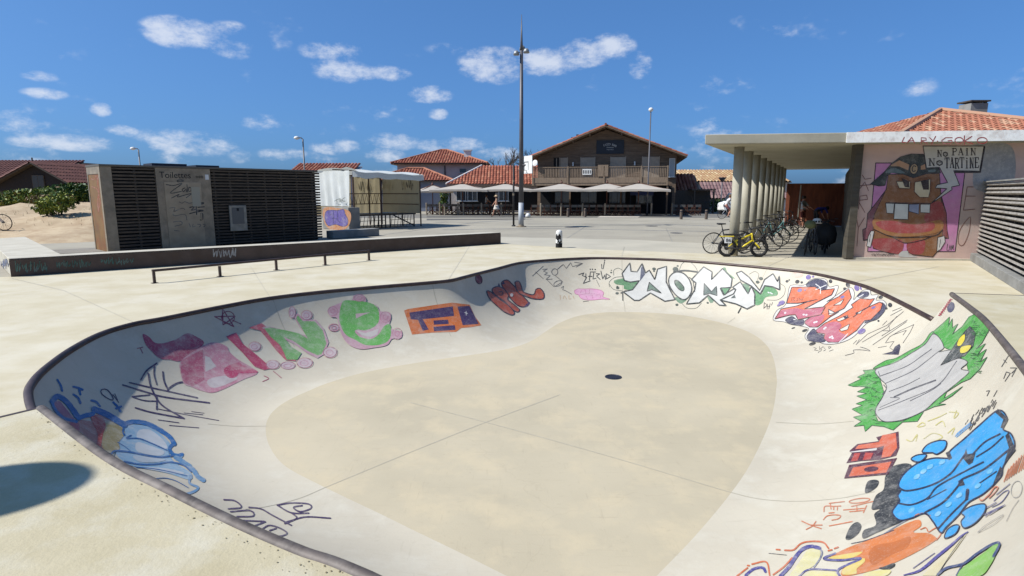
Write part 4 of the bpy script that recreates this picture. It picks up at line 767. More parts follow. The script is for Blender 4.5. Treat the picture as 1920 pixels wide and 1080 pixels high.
g.build('graffiti', 'black marker tags', dr_, base=.001, shift=-T0); g = Piece((120, 290), 3.84, hit_plane(T0 + TP(0, -.036, 0), -tn))
for p in ([(830, 340), (850, 350), (870, 338), (900, 350), (925, 345)], [(760, 385), (800, 380), (790, 410), (850, 385), (870, 395)], [(785, 430), (800, 440), (870, 430), (885, 470)], [(785, 485), (840, 480), (850, 500), (800, 515)], [(900, 495), (910, 520)], [(930, 500), (925, 520), (945, 515)], [(960, 500), (985, 505), (975, 520)], [(1000, 500), (1020, 505), (1005, 520)], [(795, 545), (830, 550)]): g.stroke((110, 104, 98), 5, p)
g.build('graffiti', 'faded grey marker tags', dr_, base=.001, shift=-T0)
g = Piece((120, 290), 3.84, hit_plane(T0 + TP(-.007, 0, 0), -te))
for p in ([(250, 150), (240, 200), (252, 260), (243, 330), (250, 410)], [(235, 160), (215, 180), (190, 170)], [(200, 230), (240, 250), (255, 300)], [(225, 150), (245, 180)], [(248, 300), (262, 340), (255, 380)]): g.stroke((170, 80, 44), 5, p, wear=.6)
g.build('graffiti', 'rust red scrawl', dl, base=.001, shift=-T0)

# ---- boardwalk behind the ledge
bw = struct(MB().prism([(T0.x - 9, T0.y - 6.3), (T0.x + 2.2, T0.y + 2.0), (T0.x + 1.0, T0.y + 3.6), (T0.x - 10.2, T0.y - 4.7)], -.012, -.002).build('boardwalk', mat('boardwalk_base', C(120, 112, 100), rough=.9)))
mb = MB(); mb.box((0, 0, 0), (13.2, .23, .028)); mep = mb.mesh('plank', mat('grey_planks', C(168, 160, 146), C(146, 138, 126), rough=.85, scale=3, stretch=(1, 6, 1), bump=.1))
for k in range(7):
    o = bpy.data.objects.new('plank', mep); col.objects.link(o); o.parent = bw; o.location = Vector((T0.x - 3.45, T0.y - 2.15, .02)) + Vector((-.60, .80, 0)) * (.14 + k * .255); o.rotation_euler = (0, 0, math.atan2(8.3, 11.2))

# ---- low concrete bench wall, striped bollard
w0, w1 = Vector((-7.75, 24.75, 0)), P(705, 441); we, wnn = basis(w1 - w0)
mb = MB(); mb.beam(Vector((0, 0, .16)), w1 - w0 + Vector((0, 0, .16)), .5, .32); tag(mb.build('bench_wall', M_concg, bevel=.015), 'low grey concrete bench wall beyond the toilet block', 'wall').location = w0
bp_ = P(1048, 464); bol = thing('bollard', 'short round bollard painted in black and white patches', 'bollard', bp_)
mb = MB(); mb.lathe([(.115, 0), (.115, .50), (.11, .55), (.085, .60), (.04, .62)], n=20); mb.build('body', M_white, bol, smooth=False)
mb = MB(); mb.lathe([(.118, 0), (.118, .16)], n=20); mb.build('band', M_black, bol)
for a0_, a1_, z0_, z1_ in ((190, 300, .28, .46), (230, 330, .163, .24)):
    mb = MB(); n_ = 10; vs = []
    for j in range(n_ + 1):
        t = R(a0_ + (a1_ - a0_) * j / n_); vs += [(.118 * math.cos(t), .118 * math.sin(t), z0_ + .03 * math.sin(j)), (.118 * math.cos(t), .118 * math.sin(t), z1_ - .04 * math.cos(j * 1.3))]
    mb.add(vs, [(2 * j, 2 * j + 2, 2 * j + 3, 2 * j + 1) for j in range(n_)]); mb.build('band', M_black, bol)

# ---- floodlight mast with basketball board
mp_ = P(977, 425); mast = thing('floodlight_mast', 'tall tapering floodlight mast with a pale lower sleeve', 'mast', mp_)
zt, zs, zl = PY(979, 27, mp_.y).z, PY(979, 95, mp_.y).z, PY(978, 380, mp_.y).z
M_mast = mat('mast_paint', C(110, 108, 112), C(98, 96, 100), rough=.5, scale=2, metal=.2)
mb = MB(); mb.tube([(0, 0, 0), (0, 0, zl)], [.155, .145], 16); mb.build('sleeve', mat('pale_mast_paint', C(205, 210, 214), C(190, 194, 198), rough=.5), mast, smooth=True)
mb = MB(); mb.tube([(0, 0, zl), (0, 0, zs)], [.135, .085], 16); mb.build('pole', M_mast, mast, smooth=True)
mb = MB(); mb.tube([(0, 0, zs), (0, 0, zs + .5), (0, 0, zt)], [.085, .06, .012], 12); mb.build('spike', M_mast, mast, smooth=True)
mb = MB(); mb.lathe([(.30, 0), (.30, .03), (.17, .05), (.16, .12)], n=16); mb.build('base_flange', M_galv, mast)
for a_, dz in ((200, .0), (330, .1), (80, .35)):
    c = Vector((math.cos(R(a_)) * .30, math.sin(R(a_)) * .30, zs - .15 + dz)); mb = MB(); mb.tube([(0, 0, c.z + .1), c], .022, 8); br = mb.build('lamp_arm', M_mast, mast)
    mb = MB(); mb.lathe([(.02, .13), (.09, .12), (.15, .02), (.17, -.10), (.0, -.11)], tuple(c), 14); mb.build('floodlight', mat('lamp_housing', C(170, 172, 172), rough=.4, metal=.3), mast, smooth=True)
hoop = thing('basketball_hoop', 'white basketball backboard fixed to the floodlight mast', 'basketball hoop', mp_)
bz0, bz1 = PY(980, 326, mp_.y).z, PY(980, 293, mp_.y).z; ba = R(62); bd = Vector((math.cos(ba), -math.sin(ba), 0)); bnn = Vector((math.sin(ba), math.cos(ba), 0)); bc = bnn * .20 + Vector((0, 0, (bz0 + bz1) / 2))
bc = Vector((.30, -.32, (bz0 + bz1) / 2))
mb = MB(); mb.beam(bc - bd * .62, bc + bd * .62, .04, bz1 - bz0); mb.build('backboard', M_white, hoop, bevel=.01)
nb = bd.cross(Vector((0, 0, 1)))
for s_, t_ in ((-.22, 0), (.22, 0)):
    mb = MB(); mb.beam(bc + bd * s_ - nb * 0 + Vector((0, 0, -.28)) + nb * .024, bc + bd * s_ + nb * .024 + Vector((0, 0, .14)), .035, .012); mb.build('target_line', M_ink, hoop)
mb = MB(); mb.beam(bc + bd * -.237 + nb * .024 + Vector((0, 0, .155)), bc + bd * .237 + nb * .024 + Vector((0, 0, .155)), .012, .035); mb.build('target_line', M_ink, hoop)
rc = bc + nb * .36 + Vector((0, 0, -.30)); mb = MB(); mb.tube([rc + Vector((math.cos(t) * .225, math.sin(t) * .225, 0)) for t in [2 * math.pi * k / 20 for k in range(20)]], .012, 6, closed=True); mb.build('rim', mat('dark_rim', C(70, 44, 40), rough=.5), hoop)
mb = MB(); mb.beam(bc + nb * .02 + Vector((0, 0, -.30)), rc - nb * .22, .06, .02); mb.build('rim_bracket', M_mast, hoop)
mb = MB(); mb.tube([Vector((0, 0, bc.z)), bc - nb * .02], .035, 8); mb.build('arm', M_mast, hoop)
dp_ = P(963, 424); dpost = thing('dark_post', 'slender dark steel post beside the floodlight mast', 'post', dp_)
mb = MB(); mb.tube([(0, 0, .06), (0, 0, PY(963, 308, dp_.y).z)], .055, 12); mb.build('pole', M_ink, dpost, smooth=True); mb = MB(); mb.lathe([(.12, 0), (.12, .03), (.07, .07)], n=12); mb.build('foot', M_ink, dpost)
for z_ in (1.75, 2.5): 
    mb = MB(); mb.lathe([(.062, z_), (.062, z_ + .12)], n=12); mb.build('collar', M_galv, dpost)
bg = P(990, 408); bag = thing('bag', 'white and blue bag lying on the plaza behind the mast', 'bag', bg)
mb = MB(); mb.lathe([(.05, 0), (.19, .04), (.2, .18), (.13, .30), (.04, .34)], n=12); mb.build('pouch', M_white, bag, smooth=True); mb = MB(); mb.tube([(-.1, 0, .30), (-.05, 0, .46), (.05, 0, .46), (.1, 0, .30)], .018, 6); mb.build('strap', mat('blue_webbing', C(50, 80, 150), rough=.7), bag); mb = MB(); mb.box((-.42, -.1, .09), (.32, .2, .16), rz=.3); mb.build('flap', mat('blue_webbing', C(50, 80, 150)), bag, bevel=.03)

# ---- made-up lamp, added out of view so its oval head shades the raised deck
hd_h = 4.6; sp0 = P(64, 925, RAISE); k_ = (hd_h - RAISE) / math.tan(SUN_EL); hc = Vector((sp0.x - math.sin(SUN_AZ) * k_ - .28, sp0.y - math.cos(SUN_AZ) * k_, hd_h))
caster = thing('unseen_shadow_caster', 'added unseen lamp shape with a broad oval head casting shade on the raised deck', 'street lamp', (hc.x - 1.4, hc.y - .75, 0))
lo = Vector((hc.x - 1.4, hc.y - .75, 0)); mb = MB(); mb.tube([(0, 0, 0), (0, 0, 3.9), (.25, .15, 4.35), (1.0, .55, 4.58)], [.08, .06, .05, .04], 12); mb.build('pole', M_mast, caster, smooth=True)
mb = MB(); prof = []; q = hc - lo
for i in range(5):
    prof.append([(q.x + .50 * f * math.cos(t) * math.cos(.35) - .34 * f * math.sin(t) * math.sin(.35), q.y + .50 * f * math.cos(t) * math.sin(.35) + .34 * f * math.sin(t) * math.cos(.35), q.z + z) for t in [2 * math.pi * k / 28 for k in range(28)] for f, z in [((.35, -.05), (.93, -.045), (1.0, 0), (.9, .05), (.3, .09))[i]]])
vs = [p for r_ in prof for p in r_]; mb.add(vs, [(i * 28 + j, i * 28 + (j + 1) % 28, (i + 1) * 28 + (j + 1) % 28, (i + 1) * 28 + j) for i in range(4) for j in range(28)] + [tuple(range(27, -1, -1)), tuple(range(112, 140))]); mb.build('lamp_head', M_mast, caster, smooth=True)

# ---- covers and joints in the plaza
for px, py, r_, lab in ((1072, 426, .42, 'dark round cover sunk in the plaza beside the mast'), (1222, 424, .34, 'dark round cover in the plaza before the bar'), (1268, 437, .30, 'small dark cover in the plaza near the bikes')):
    p = P(px, py, -.014); t = thing('manhole_cover', lab, 'manhole cover', p); mb = MB(); mb.lathe([(r_, 0), (r_, .006), (r_ * .9, .008)], n=20); mb.build('ring', M_dark, t); mb = MB(); mb.lathe([(r_ * .86, .002), (r_ * .86, .007), (.001, .0075)], n=20); mb.build('lid', M_concg, t)
def hit_ground(x, y): return P(x, y, -.014), Vector((0, 0, 1))
for p in ([(960, 447), (1180, 451), (1350, 459)], [(830, 431), (1000, 428), (1330, 434)], [(990, 420), (1250, 421), (1345, 424)], [(1120, 409), (1090, 430), (1040, 461)], [(1240, 410), (1250, 430), (1268, 470)], [(720, 440), (900, 416), (1000, 411)]):
    g = Piece((0, 0), 1, hit_ground); g.stroke((140, 136, 128), .7, p, False, .2); struct(g.build('paving_joint', None, None, base=.0012))
# ================================================================== covered bike shelter with the mural
M_shel = mat('shelter_concrete', C(204, 197, 176), C(190, 183, 162), rough=.8, scale=1.5, bump=.08, c3=C(168, 162, 142), scale3=1.0, fac3=.4)
M_soff = mat('soffit_paint', C(196, 190, 166), C(184, 178, 154), rough=.85, scale=1)
M_mural = mat('mural_render', C(238, 204, 190), C(226, 192, 178), rough=.85, scale=1.5, bump=.1, c3=C(196, 182, 172), scale3=.8, fac3=.7)
cd = Vector((.478, .878, 0)); cp = Vector((.878, -.478, 0))
FY = 17.1; FL = Vector((PY(1322, 262, FY).x, FY, 0)); fe = Vector((1, -.15, 0)).normalized(); fn = Vector((-fe.y, fe.x, 0))
UZ, RT = 3.30, .27
shel = thing('bike_shelter', 'open colonnaded bike shelter with a flat concrete roof and a painted end wall', 'shelter', FL)
FR = FL + fe * 15; BL = FL + cd * 22.5; BR = BL + cp * 9
ro = lambda p: (p.x - FL.x, p.y - FL.y)
mb = MB(); mb.prism([ro(FL), ro(FR), ro(FR + fn * 9), ro(BR), ro(BL)], UZ, UZ + RT); rf = mb.build('roof_slab', M_shel, shel, bevel=.02)
mb = MB(); mb.prism([ro(FL + fe * .12 + fn * .15), ro(FR + fn * .15), ro(FR + fn * 9), ro(BR), ro(BL + cp * .15 - cd * .1)], UZ - .006, UZ - .002); mb.build('soffit', M_soff, rf)
mb = MB(); mb.prism([ro(FL + fe * .7 + fn * .6), ro(FR + fn * .6), ro(FR + fn * 8.8), ro(BR - cp * .2), ro(BL + cp * .7)], UZ + RT + .002, UZ + RT + .05); mb.build('roof_covering', M_dark, rf)
# white fascia boards
fx0 = (PY(1566, 262, FY).x - FL.x) / fe.x; M_fas = mat('white_fascia_paint', C(244, 242, 236, .85), C(234, 232, 224, .85), rough=.6, scale=2, c3=C(170, 120, 96), scale3=5, fac3=.35)
for a_, b_ in ((fx0, fx0 + .42), (fx0 + .425, 15.0)):
    mb = MB(); mb.beam(fe * a_ - fn * .014 + Vector((0, 0, UZ + RT / 2)), fe * b_ - fn * .014 + Vector((0, 0, UZ + RT / 2)), .022, RT + .01); fb = mb.build('fascia_board', M_fas, shel)
g = Piece((1560, 180), 2.842, hit_plane(FL - fn * .026, -fn))
for p in ([(385, 220), (372, 247), (390, 247)], [(400, 250), (425, 220), (440, 250)], [(405, 240), (435, 238)], [(475, 252), (475, 222), (500, 224), (502, 235), (475, 238), (508, 252)], [(520, 222), (537, 238)], [(552, 215), (530, 256)], [(560, 240), (564, 241)], [(640, 222), (605, 222), (583, 238), (595, 253), (625, 254), (640, 246), (638, 236), (618, 238)], [(705, 212), (705, 258)], [(745, 215), (706, 240), (750, 254)]): g.stroke((172, 48, 46), 5, p, False)
for e in (ell(677, 237, 22, 16), ell(800, 237, 26, 16)): g.stroke((172, 48, 46), 5, e + [e[0]], True, None, True)
g.build('graffiti', 'red hand painted letters LARY GOKO', fb, base=.001, shift=-FL)
# columns
c0 = P(1374, 479); cols = []
mb = MB(); mb.lathe([(.145, 0), (.145, UZ - .004)], n=20); mec = mb.mesh('column', M_shel, smooth=False)
for p in mec.polygons: p.use_smooth = len(p.vertices) == 4
CSP = 2.3
for k in range(9):
    o = bpy.data.objects.new('column', mec); col.objects.link(o); o.parent = shel; o.location = c0 + cd * CSP * k - FL; cols.append(c0 + cd * CSP * k)
# end wall, side wall, back gate
WY = .72; W0 = FL + fe * ((PY(1584, 400, FY + WY - .2).x - FL.x)) + fn * WY
WL = 11.0
mb = MB(); c = W0 + fe * (WL / 2) + fn * .13 - FL; mb.box((c.x, c.y, UZ / 2 - .1), (WL, .26, UZ + .19), rz=math.atan2(fe.y, fe.x)); wallm = mb.build('end_wall', M_mural, shel)
mb = MB(); c = W0 + fe * (WL / 2) - fn * .05 - FL; mb.box((c.x, c.y, -.02), (WL, .1, .14), rz=math.atan2(fe.y, fe.x)); mb.build('plinth', M_conc, shel)
M_dw = mat('dark_wood_cladding', C(92, 84, 70), C(70, 64, 54), rough=.8, scale=4, stretch=(1, 1, 5), c3=C(120, 116, 104), scale3=2, fac3=.4)
mb = MB(); a = W0 - fe * .11 + fn * .02 - FL; mb.box((a.x, a.y, UZ / 2), (.20, .30, UZ - .02), rz=math.atan2(fe.y, fe.x)); mb.build('corner_post', M_dw, shel)
s0, s1 = W0 + cd * .35 - FL, W0 + cd * 18.6 - FL
mb = MB(); mb.beam(s0 + Vector((0, 0, UZ / 2 - .15)), s1 + Vector((0, 0, UZ / 2 - .15)), .12, UZ - .3); sw = mb.build('side_wall', M_dw, shel)
for k in range(9):
    z = 2.0 + k * .11; mb = MB(); mb.beam(s0 - cp * .075 + Vector((0, 0, z)), s1 - cp * .075 + Vector((0, 0, z)), .028, .085); mb.build('board', M_dw, sw)
for k in range(4):
    q = s0 + cd * (1.0 + k * 1.4) - cp * .105 + Vector((0, 0, 2.75)); mb = MB(); mb.beam(q, q + cd * .75, .02, .34); mb.build('poster', mat('yellowed_poster', C(206, 186, 120), C(176, 160, 110), rough=.7, scale=6), sw)
g0, g1 = c0 + cd * 18.9 + cp * .2 - FL, W0 + cd * 18.7 - FL
gate = thing('board_gate', 'red brown timber gate closing the far end of the shelter', 'gate', FL + g0)
gd = (g1 - g0); gl = gd.length; gu = gd.normalized(); M_gate = mat('red_brown_boards', C(150, 84, 56), C(120, 64, 44), rough=.75, scale=2, stretch=(3, 3, .6)); nB = 22
mb = MB(); mb.beam(Vector((0, 0, 0)), gu * (gl / nB - .002), .03, 2.42); meb = mb.mesh('board', M_gate)
for k in range(nB):
    o = bpy.data.objects.new('board', meb); col.objects.link(o); o.parent = gate; o.location = gu * (gl / nB * k) + Vector((0, 0, 1.23))
for z in (.3, 2.3): mb = MB(); mb.beam(cd * .04 + Vector((0, 0, z)), gu * gl + cd * .04 + Vector((0, 0, z)), .05, .1); mb.build('cross_rail', M_gate, gate)
mb = MB(); mb.beam(-cd * .03 + gu * .7 + Vector((0, 0, .5)), -cd * .03 + gu * .75 + Vector((0, 0, 2.35)), .05, .05); mb.build('pale_strip', M_conc, gate)

# ---- mural
hm = hit_plane(W0, -fn)
g = Piece((1590, 270), 4.909, hm); MO = (44, 32, 40)
g.w0 = .12
g.fill((172, 170, 170), [(1110, 20), (1500, 20), (1500, 400), (1180, 420), (1150, 200)], True, wear=.6)
g.fill((230, 152, 200), [(255, 175), (1085, 175), (985, 990), (180, 990)], False, MO, 8)
g.fill((158, 106, 66), [(370, 280), (840, 270), (855, 470), (905, 640), (910, 790), (925, 870), (830, 870), (820, 990), (780, 1040), (600, 1020), (545, 990), (545, 910), (495, 912), (490, 1010), (400, 1010), (230, 960), (225, 870), (140, 890), (135, 790), (170, 770), (180, 640), (260, 540), (350, 420)], False, MO, 7)
g.fill((140, 84, 96), [(180, 640), (340, 440), (240, 650), (228, 790), (215, 860), (140, 890), (135, 790), (170, 770)], False, MO, 5).fill((160, 84, 84), [(855, 500), (905, 640), (910, 790), (925, 872), (870, 850), (862, 640)], False, MO, 5)
g.fill((170, 78, 78), [(762, 552), (858, 540), (875, 700), (790, 760), (700, 690)], True).fill((184, 126, 76), [(240, 690), (420, 720), (620, 745), (850, 700), (850, 800), (600, 850), (380, 840), (245, 780)], True).fill((186, 84, 84), [(255, 722), (400, 705), (600, 740), (782, 722), (760, 800), (500, 822), (320, 785)], True)  # lighter brown across the belly puts sunlight below the roof shadow into the colour
g.stroke(MO, 8, [(235, 785), (400, 852), (600, 858), (800, 842), (868, 790)]).fill((178, 76, 78), [(235, 875), (490, 885), (488, 1000), (400, 1003), (240, 956)], True).fill((178, 76, 78), [(550, 912), (700, 885), (690, 1000), (605, 1015), (550, 985)], True)
g.stroke(MO, 7, [(400, 852), (520, 910), (660, 890), (760, 855)])
g.stroke(MO, 7, [(350, 540), (760, 547)], False)
for c_, p in (((232, 234, 226), [(345, 545), (425, 548), (415, 640), (355, 635)]), ((158, 168, 196), [(560, 555), (655, 552), (650, 645), (560, 620)]), ((232, 234, 226), [(665, 555), (755, 555), (750, 635), (665, 630)]), ((236, 238, 230), [(430, 548), (555, 552), (550, 695), (420, 690)])): g.fill(c_, p, False, MO, 6)
g.fill((140, 88, 50), [(440, 340), (500, 300), (575, 340), (575, 415), (450, 412)], True).fill((140, 88, 50), [(605, 350), (680, 310), (770, 320), (765, 450), (700, 500), (610, 450)], True)
g.fill((236, 218, 178), [(445, 345), (572, 345), (566, 410), (470, 405)], False, MO, 5).fill((236, 218, 178), [(615, 352), (757, 325), (752, 440), (740, 490), (660, 490), (610, 440)], False, MO, 5).fill((60, 40, 34), [(490, 312), (562, 345), (562, 402), (520, 396)]).fill((60, 40, 34), [(668, 342), (742, 328), (744, 420), (690, 420)])
g.fill((62, 66, 62), [(205, 370), (330, 260), (400, 180), (480, 120), (580, 92), (695, 95), (712, 200), (832, 215), (852, 267), (740, 267), (600, 312), (520, 282), (400, 262), (360, 292), (340, 382), (280, 387)], False, MO, 6)
g.fill((212, 160, 118), [(398, 192), (470, 150), (562, 190), (552, 242), (470, 206), (388, 204)]).fill((212, 160, 118), [(668, 202), (706, 185), (712, 232), (668, 237)]).fill((112, 128, 128), [(340, 262), (420, 220), (522, 266), (430, 268)], True).fill((112, 128, 128), [(740, 240), (800, 235), (800, 256), (740, 258)], True)
g.fill((196, 166, 124), ell(605, 230, 36, 48, .2), True, MO, 7).stroke(MO, 9, [(622, 208), (604, 200), (588, 226), (596, 254), (618, 246)])
g.fill((226, 220, 208), [(690, 20), (1255, 20), (1215, 250), (970, 245), (1025, 380), (950, 395), (955, 420), (760, 550), (910, 410), (800, 405), (820, 375), (915, 355), (840, 215), (720, 220)], False, MO, 7)
g.stroke(MO, 18, [(985, 258), (1212, 258), (1252, 30)], False)
for p in ([(210, 800), (240, 800), (225, 870), (205, 950), (170, 940), (185, 850)], [(825, 860), (885, 845), (892, 900), (850, 970), (815, 990)]): g.fill((236, 232, 226), p, False, MO, 6)
for p in ([(205, 830), (195, 900)], [(850, 880), (840, 950)]): g.stroke(MO, 5, p)
g.fill((216, 214, 208), [(490, 990), (550, 985), (560, 1020), (640, 1040), (470, 1035)], True)
LR = (128, 78, 74)
for p in ([(130, 285), (155, 325), (212, 315)], [(110, 410), (155, 350), (188, 430)], [(105, 385), (207, 375)], [(95, 600), (110, 480), (170, 470), (180, 510), (90, 520), (155, 630)], [(75, 665), (95, 770), (150, 680)], [(95, 770), (82, 940)], [(1150, 395), (1095, 395), (1060, 610), (1165, 600)], [(1085, 480), (1168, 480)]): g.stroke(LR, 6, p, False)
g.stroke((150, 100, 84), 7, [(1110, 680), (1030, 790), (1015, 910), (1060, 930), (1110, 820), (1128, 690), (1110, 680)], True, None, True)
for p in ([(915, 920), (908, 978), (925, 978)], [(930, 978), (938, 930), (945, 978)], [(950, 978), (952, 930), (960, 970), (965, 930)], [(968, 975), (970, 932)]): g.stroke(MO, 6, p, False)
for p in scrawl(215, 420, 1005, 1030, 9, 8): g.stroke((96, 88, 84), 4, p)

LET = {'N': [(2, [(.18, 0), (.18, 1)]), (2, [(.18, 0), (.82, 1)]), (1, [(.82, 0), (.82, 1)]), (1, [(0, 0), (.34, 0)]), (1, [(0, 1), (.36, 1)]), (1, [(.66, 0), (1, 0)])], 'O': [(2, [(.5, .3), (.1, .45), (.1, .8), (.5, .98), (.9, .8), (.9, .45), (.5, .3)]), (1, [(.35, .62), (.7, .6)])],
       'P': [(2, [(.25, 0), (.25, 1)]), (1.5, [(.1, 0), (.75, 0), (.9, .25), (.7, .5), (.25, .52)]), (1, [(0, 1), (.5, 1)])], 'A': [(1, [(.5, 0), (.12, 1)]), (2, [(.5, 0), (.88, 1)]), (1, [(.26, .62), (.74, .62)]), (1, [(0, 1), (.28, 1)]), (1, [(.7, 1), (1, 1)])],
       'I': [(2, [(.5, .25), (.5, 1)]), (1, [(.25, 1), (.75, 1)]), (1, [(.3, .25), (.5, .25)]), (2.4, [(.48, .02), (.54, .05)])], 'T': [(2, [(.5, 0), (.5, 1)]), (1.4, [(0, 0), (1, 0)]), (1, [(0, 0), (0, .2)]), (1, [(1, 0), (1, .2)]), (1, [(.3, 1), (.7, 1)])],
       'R': [(2, [(.2, 0), (.2, 1)]), (1.5, [(.05, 0), (.75, 0), (.85, .25), (.7, .48), (.2, .5)]), (1.8, [(.5, .5), (.95, 1)]), (1, [(0, 1), (.4, 1)])], 'E': [(2, [(.2, 0), (.2, 1)]), (1.3, [(.05, 0), (.9, 0), (.95, .18)]), (1.2, [(.2, .5), (.7, .5)]), (1.3, [(.05, 1), (.9, 1), (1, .8)])]}
def serif(g, text, x0, x1, y0, y1, w):
    n = len(text); a = (x1 - x0) / n; rgl = random.Random(len(text))
    for k, ch in enumerate(text):
        dy = rgl.uniform(-.06, .06) * (y1 - y0)
        for th, pts in LET[ch]: g.stroke(MO, w * th, [(x0 + a * (k + .08 + .84 * px), y0 + dy + (y1 - y0) * py) for px, py in pts], False)
serif(g, 'NO', 815, 920, 55, 112, 6); serif(g, 'PAIN', 948, 1180, 42, 104, 6); serif(g, 'NO', 735, 875, 132, 194, 6.5); serif(g, 'TARTINE', 886, 1205, 130, 222, 6.5)
mural = g.build('mural', 'mural of a brown toothy creature in a cap on a pink panel', wallm, base=.003, shift=-FL)
# rainwater pipe and louvre wall
pq = PY(1897, 345, FY + WY - .25); pz = PY(1908, 278, FY + WY - .25)
mb = MB(); mb.tube([Vector((pq.x, pq.y, 1.0)) - FL, pq - FL, Vector((pq.x, pq.y, pz.z - .25)) - FL, Vector((pq.x + .08, pq.y, pz.z - .08)) - FL, Vector((pq.x + .5, pq.y, pz.z)) - FL], .035, 8); mb.build('rainwater_pipe', M_concg, shel, smooth=True)
V0, V1 = P(1822, 483), P(1919, 541); ve, vn = basis(V1 - V0); VL = 9.5; VH = 2.18
louv = thing('louvre_wall', 'grey slatted louvre wall on a concrete kerb beside the mural', 'wall', V0)
mb = MB(); mb.beam(Vector((0, 0, .11)), ve * VL + Vector((0, 0, .11)), .34, .22); mb.build('kerb', M_concg, louv, bevel=.01)
M_lou = mat('weathered_louvre', C(186, 180, 170), C(160, 152, 142), rough=.7, scale=5, stretch=(1, 1, 6), c3=C(124, 116, 106), scale3=3, fac3=.6)
mb = MB(); mb.box((VL / 2, 0, 0), (VL, .09, .05)); mel = mb.mesh('slat', M_lou)
for k in range(17):
    o = bpy.data.objects.new('slat', mel); col.objects.link(o); o.parent = louv; o.location = Vector((0, 0, .30 + k * .115 + random.uniform(-.008, .008))); o.rotation_euler = (R(-26 + random.uniform(-6, 6)), R(random.uniform(-.15, .15)), math.atan2(ve.y, ve.x))
for k in range(9):
    mb = MB(); q = ve * (.06 + k * 1.15) - vn * -.09; mb.box((q.x, q.y, VH / 2 + .1), (.07, .07, VH - .24), rz=math.atan2(ve.y, ve.x)); mb.build('post', M_slat, louv)
mb = MB(); q = vn * .16; mb.beam(q + Vector((0, 0, VH / 2 + .1)), q + ve * VL + Vector((0, 0, VH / 2 + .1)), .03, VH - .25); mb.build('backing', M_slat, louv)
mb = MB(); mb.beam(Vector((0, 0, VH + .05)), ve * VL + Vector((0, 0, VH + .05)), .18, .035); mb.build('cap', M_concg, louv)
# ================================================================== houses, bar terrace, stall, lamps
M_tile = [mat('roof_tile_a', C(184, 108, 80), C(166, 94, 68), rough=.8, scale=6), mat('roof_tile_b', C(164, 92, 68), C(148, 82, 60), rough=.8, scale=6), mat('roof_tile_c', C(196, 132, 100), C(182, 116, 88), rough=.8, scale=6)]
M_tilep = [mat('pale_tile_a', C(206, 172, 126), C(190, 152, 108), rough=.8, scale=6), mat('pale_tile_b', C(186, 144, 104), rough=.8), mat('pale_tile_c', C(216, 188, 146), rough=.8)]
M_tileg = [mat('mauve_tile_a', C(150, 118, 116), C(134, 104, 104), rough=.8, scale=6), mat('mauve_tile_b', C(140, 108, 108), rough=.8), mat('mauve_tile_c', C(160, 130, 126), rough=.8)]
M_tiled = [mat('dark_tile_a', C(122, 70, 60), C(108, 62, 54), rough=.8, scale=6), mat('dark_tile_b', C(114, 64, 56), rough=.8), mat('dark_tile_c', C(130, 78, 66), rough=.8)]
M_wwall = mat('white_render', C(226, 216, 210), C(214, 204, 198), rough=.85, scale=1, bump=.05)
M_bwall = mat('shaded_render', C(150, 158, 176), C(140, 148, 166), rough=.85, scale=1)  # blue grey puts the shade on the annex wall into its colour
M_plank = mat('brown_weatherboard', C(148, 124, 102), C(120, 100, 82), rough=.8, scale=2.5, stretch=(.6, .6, 9), c3=C(84, 66, 54), scale3=1.2, fac3=.6)
M_balw = mat('grey_brown_timber', C(164, 142, 118), C(140, 120, 100), rough=.8, scale=4, stretch=(4, 4, .6))
M_fab = mat('cream_canvas', C(230, 220, 206), C(220, 210, 196), rough=.85, scale=1.2)
M_glass = mat('window_glass', C(60, 70, 80), rough=.1, spec=.8)
def roof_poly(parent, pts, tiles, under, tw=.26, tl=.42, th=.10, seed=1, name='roof'):
    """one pitch: pts world corners, first edge = eave; slab with half-round tiles laid on it (local to parent)"""
    o0 = parent.matrix_world.inverted() if False else None
    p = [Vector(q) for q in pts]; eu = (p[1] - p[0]).normalized(); nn = (p[1] - p[0]).cross(p[-1] - p[0]).normalized()
    if nn.z < 0: nn = -nn
    evv = nn.cross(eu)
    if evv.z < 0: evv = -evv
    mb = MB(); k = len(p); dn = Vector((0, 0, -th)); mb.add(p + [q + dn for q in p], [tuple(range(k)), tuple(range(2 * k - 1, k - 1, -1))] + [(i, (i + 1) % k, k + (i + 1) % k, k + i) for i in range(k)]); slab = mb.build(name, under, parent)
    uv = [((q - p[0]).dot(eu), (q - p[0]).dot(evv)) for q in p]
    def ins(x, y):
        c = False; j = k - 1
        for i in range(k):
            if (uv[i][1] > y) != (uv[j][1] > y) and x < (uv[j][0] - uv[i][0]) * (y - uv[i][1]) / (uv[j][1] - uv[i][1]) + uv[i][0]: c = not c
            j = i
        return c
    rg = random.Random(seed); t = MB(); umin, umax, vmax = min(a for a, b in uv), max(a for a, b in uv), max(b for a, b in uv)
    v = -.06
    while v < vmax - .1:
        u = umin + tw / 2
        while u < umax:
            if ins(u, max(v + tl * .5, .02)):
                h = tw * .36; mi = rg.choice((0, 0, 0, 1, 1, 2)); vs = []
                for vv, lift in ((v, .035), (v + tl * 1.1, .008)):
                    for a, hh in ((-.5, 0), (-.28, .78), (0, 1), (.28, .78), (.5, 0)): vs.append(p[0] + eu * (u + a * tw) + evv * vv + nn * (lift + hh * h))
                t.add(vs, [(i, i + 1, i + 6, i + 5) for i in range(4)], mi)
            u += tw
        v += tl
    if t.f: to = t.build('roof_tiles', tiles, slab); to['kind'] = 'stuff'
    return slab
def ridge(parent, a, b, m, r=.11):
    mb = MB(); mb.tube([a, b], r, 8); return mb.build('ridge_tiles', m, parent)
